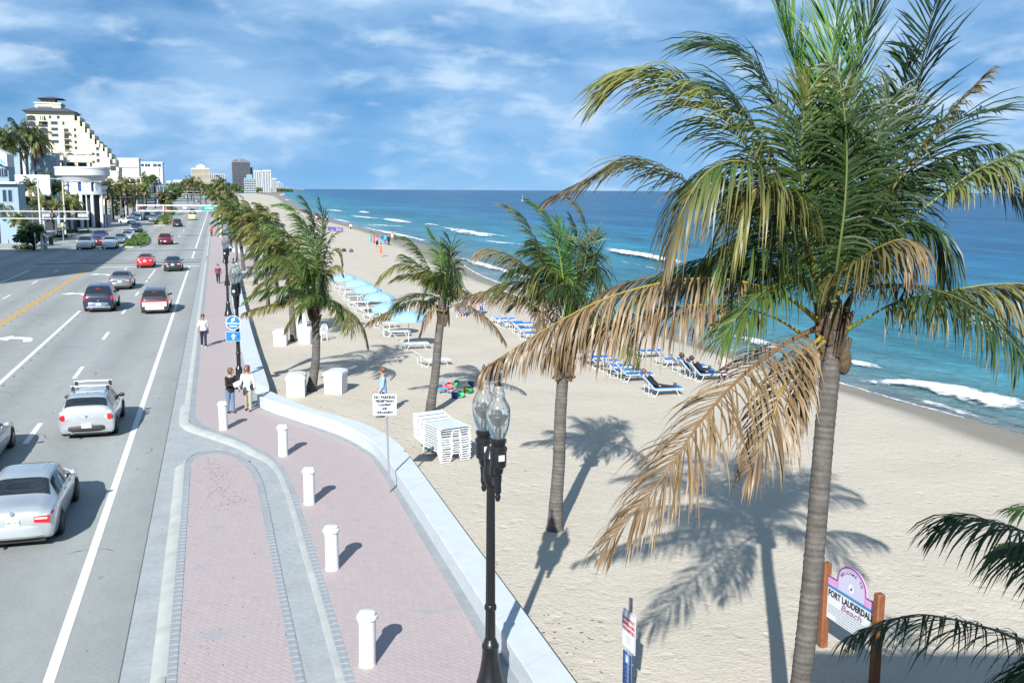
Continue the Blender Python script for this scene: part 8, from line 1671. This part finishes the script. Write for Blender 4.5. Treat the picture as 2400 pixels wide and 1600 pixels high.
# left corner palms
LPK = [make_palm(21, 5.2, nf=20, leaf=.8, fl=2.0, lean=(.1, 0), wind=.35, kinds=('mid', 'olive', 'dark', 'light'), name='cabbage_palm', dead=2, r=.2), make_palm(22, 4.0, nf=20, leaf=.8, fl=1.9, lean=(-.2, 0), wind=.3, kinds=('mid', 'light', 'olive'), name='cabbage_palm', dead=1, r=.22), make_palm(23, 7.5, nf=22, leaf=.9, fl=2.4, lean=(-.3, .1), wind=.55, kinds=('dark', 'mid', 'yellow', 'olive'), name='cabbage_palm', dead=3, r=.2)]
lpk = [(18, 571, 0, 1.0, 'palm at the left edge propped by wooden braces'), (54, 580, 1, 1.0, 'stout palm with pale green fronds in a round planting bed at the corner'), (100, 560, 0, 1.1, 'palm behind the thick signal pole'), (133, 555, 0, 1.0, 'palm with grey trunk behind the litter bin'), (178, 545, 1, 1.35, 'palm with wide fronds left of the double-armed street light'), (165, 548, 0, 1.05, 'palm beside the far left pavement shrubs'),
       (80, 545, 2, 1.1, 'tall windswept palm in front of the white lettered wall'), (122, 540, 2, 1.25, 'tall windswept palm in front of the drum building'), (150, 540, 2, 1.05, 'palm with brown skirt under the drum building'), (264, 515, 2, 1.2, 'palm in front of the cream low wing of the stepped hotel'), (300, 505, 2, 1.2, 'palm left of the narrow green tree'), (318, 500, 2, 1.25, 'palm right in front of the cream arched building'),
       (250, 520, 0, 1.5, 'palm at the right of the round pavilion'), (400, 505, 1, .9, 'small palm on the planted far median'), (230, 515, 2, .9, 'palm hidden behind the white kiosk'), (285, 512, 0, 1.6, 'palm behind the two-banded street light'), (340, 498, 0, 1.6, 'palm behind the end of the signal frame'), (455, 478, 2, 1.6, 'palm at the end of the road under the tan tower'), (470, 480, 0, 2.0, 'palm at the end of the road right of the tan tower'), (440, 475, 0, 2.2, 'palm at the end of the road left of the tan tower')]
used = set()
for x, y, k, s_, lab in lpk:
    p = g(x, y, 0); o = LPK[k] if k not in used else dup(LPK[k]); used.add(k); o.location = (p.x, p.y, 0); o.rotation_euler = (0, 0, rnd.uniform(-.5, .5)); o.scale = (s_,) * 3; tag(o, lab, 'palm', 'palms along the landward side')
DKP = make_palm(31, 9.0, nf=24, leaf=.95, fl=2.5, lean=(.1, 0), wind=.15, kinds=('dark', 'dark', 'dark', 'olive'), name='tall_palm', dead=2, r=.25)
pal = [(8, 330, 215, 3.4), (45, 318, 222, 3.4), (78, 328, 222, 3.0), (95, 338, 230, 2.6), (28, 340, 212, 3.0)]
labs = ['dark tall palm at the left picture edge above the pale roof', 'dark tall palm crown above the white hall', 'dark palm crown touching the left side of the stepped hotel', 'rightmost dark palm crown above the white hall', 'dark palm crown between the two tallest above the white hall']
for (x, y, Y, s_), lab in zip(pal, labs):
    c = at(x, y, Y); o = dup(DKP) if lab != labs[0] else DKP; k = c.z / 9.0; o.scale = (1.25, 1.25, k); o.location = (c.x, Y, 0); o.rotation_euler = (0, 0, rnd.uniform(0, 6)); tag(o, lab, 'palm', 'tall palms behind the white hall')
# braces of the left palm
p = g(18, 571, 0); r = empty('tree_brace', p); tag(r, 'set of wooden props round the leftmost palm trunk', 'tree brace')
for k in range(4): a = k * 1.57 + .5; MB().tube([(math.cos(a) * 1.3, math.sin(a) * 1.3, 0), (math.cos(a) * .2, math.sin(a) * .2, 2.0)], .06, 6).build('prop', mat('prop_wood', (.42, .36, .26), .8), r)
# planted medians
def bed(pts, name, label_k, hgt, n, kinds, size=.22, dome=True):
    S = [(s, t) for s, t in pts]; cs = sum(a for a, _ in S) / len(S); ct = sum(b for _, b in S) / len(S)
    struct(poly(S, .0, .16, 'median_kerb', KERB)); struct(poly([(cs + (a - cs) * .965, ct + (b - ct) * .86) for a, b in S], .16, .19, 'median_soil', land_m))
    rr = random.Random(len(pts) + n); mb = MB()
    def inside(s, t):
        c = False; j = len(S) - 1
        for i in range(len(S)):
            if (S[i][1] > t) != (S[j][1] > t) and s < (S[j][0] - S[i][0]) * (t - S[i][1]) / (S[j][1] - S[i][1]) + S[i][0]: c = not c
            j = i
        return c
    k = 0; s0, s1 = min(a for a, _ in S), max(a for a, _ in S); t0, t1 = min(b for _, b in S), max(b for _, b in S)
    while k < n:
        s, t = rr.uniform(s0, s1), rr.uniform(t0, t1); s2, t2 = cs + (s - cs) / .95, ct + (t - ct) / .82
        k += .2
        if not inside(s2, t2): continue
        k += .8; lo, hi = PAL[kinds[rr.randrange(len(kinds))]]; mb.col = lerp3(lo, hi, rr.random()); h = hgt * rr.uniform(.4, 1.0); p = R(s, t, .18); a = rr.uniform(0, 3.14); d = Vector((math.cos(a), math.sin(a), 0)) * size; up = Vector((rr.uniform(-.2, .2), rr.uniform(-.2, .2), h))
        mb.add([p - d, p + d, p + d * .6 + up, p - d * .6 + up], [(0, 1, 2, 3)])
    return stuff(mb.build(name, GREENL, None, colors=True, auto=None, smooth=False))
bed([(151.6, -12.6), (151.4, -11.6), (152.2, -10.8), (154.5, -10.2), (160, -10.0), (166, -10.2), (175, -10.8), (186, -11.8), (193, -13.0), (190, -13.4), (170, -13.4), (153.5, -13.2)], 'median_plants', 0, .55, 2600, ('mid', 'dark', 'mid', 'bright'))
bed([(238, -13.6), (238, -11.2), (242, -10.5), (260, -10.9), (320, -13.2), (420, -15.5), (420, -16.5), (300, -15.0)], 'median_plants', 1, .9, 1600, ('dark', 'mid', 'olive'), .5)
for (x, y, rx_, n) in ((54, 582, 1.6, 500), (140, 556, 2.2, 500), (172, 545, 3, 600)):
    p = g(x, y, .1); r = empty('shrub_bed', p); tag(r, ['low round shrub bed at the foot of the stout corner palm', 'low shrubs behind the litter bin', 'low shrubs along the far left pavement'][(54, 140, 172).index(x)], 'shrub'); leafy(r, Vector((0, 0, .25)), rx_, rx_ * .8, .35, n, .22, random.Random(x), ('mid', 'dark', 'olive'), 'foliage')
# belt of trees along the far coast, reads as one mass
mb = MB(); rr = random.Random(5)
for k in range(5200):
    f = rr.random() ** .8; px = 385 + f * 300 ; Y = 900 + 2400 * max(0, (px - 440) / 245) ** 1.4 + rr.uniform(-60, 200); y = 446.5 - rr.random() ** 1.5 * (15 if px < 560 else 8 * (690 - px) / 130 + 1)
    p = at(px, y, Y); 
    if p.z < -.5: continue
    lo, hi = PAL[('dark', 'dark', 'mid', 'olive')[rr.randrange(4)]]; mb.col = lerp3(lo, hi, rr.random()); k_ = Y * .0016 * rr.uniform(.5, 1.2); a = Vector((rr.gauss(0, 1), rr.gauss(0, 1) - .8, rr.gauss(0, 1))).normalized(); t1 = a.cross(Vector((0, 0, 1))).normalized(); t2 = a.cross(t1)
    mb.add([p - t1 * k_, p - t2 * k_ * .7, p + t1 * k_, p + t2 * k_ * .7], [(0, 1, 2, 3)])
stuff(mb.build('treeline', GREENL, None, colors=True, auto=None, smooth=False))
# sailing boat on the horizon
p = at(1224, 452, 900); r = empty('sailing_boat', (p.x, p.y, SEAZ)); tag(r, 'tiny white sailing boat on the horizon', 'boat')
MB().loft([[(x * w, y, z) for x, z in ((-1, .9), (-.6, 0), (.6, 0), (1, .9))] for y, w in ((-2.2, .7), (-1, 1), (1, .9), (2.6, .1))]).build('hull', STUCCO, r); MB().tube([(0, .3, .8), (0, .3, 6.5)], .06, 6).build('mast', ALU, r)
mb = MB(); mb.loft([[(0, .25, 1.4), (.5, -2.4, 1.4), (.25, -1.2, 1.5)], [(0, .25, 6.3), (.06, .05, 6.3), (.03, .15, 6.35)]], close=True); mb.build('sail', STUCCO, r); mb = MB(); mb.add([(0, .45, 5.4), (0, 2.5, 1.0), (.4, .7, 1.3)], [(0, 1, 2)]); mb.build('jib', STUCCO, r)
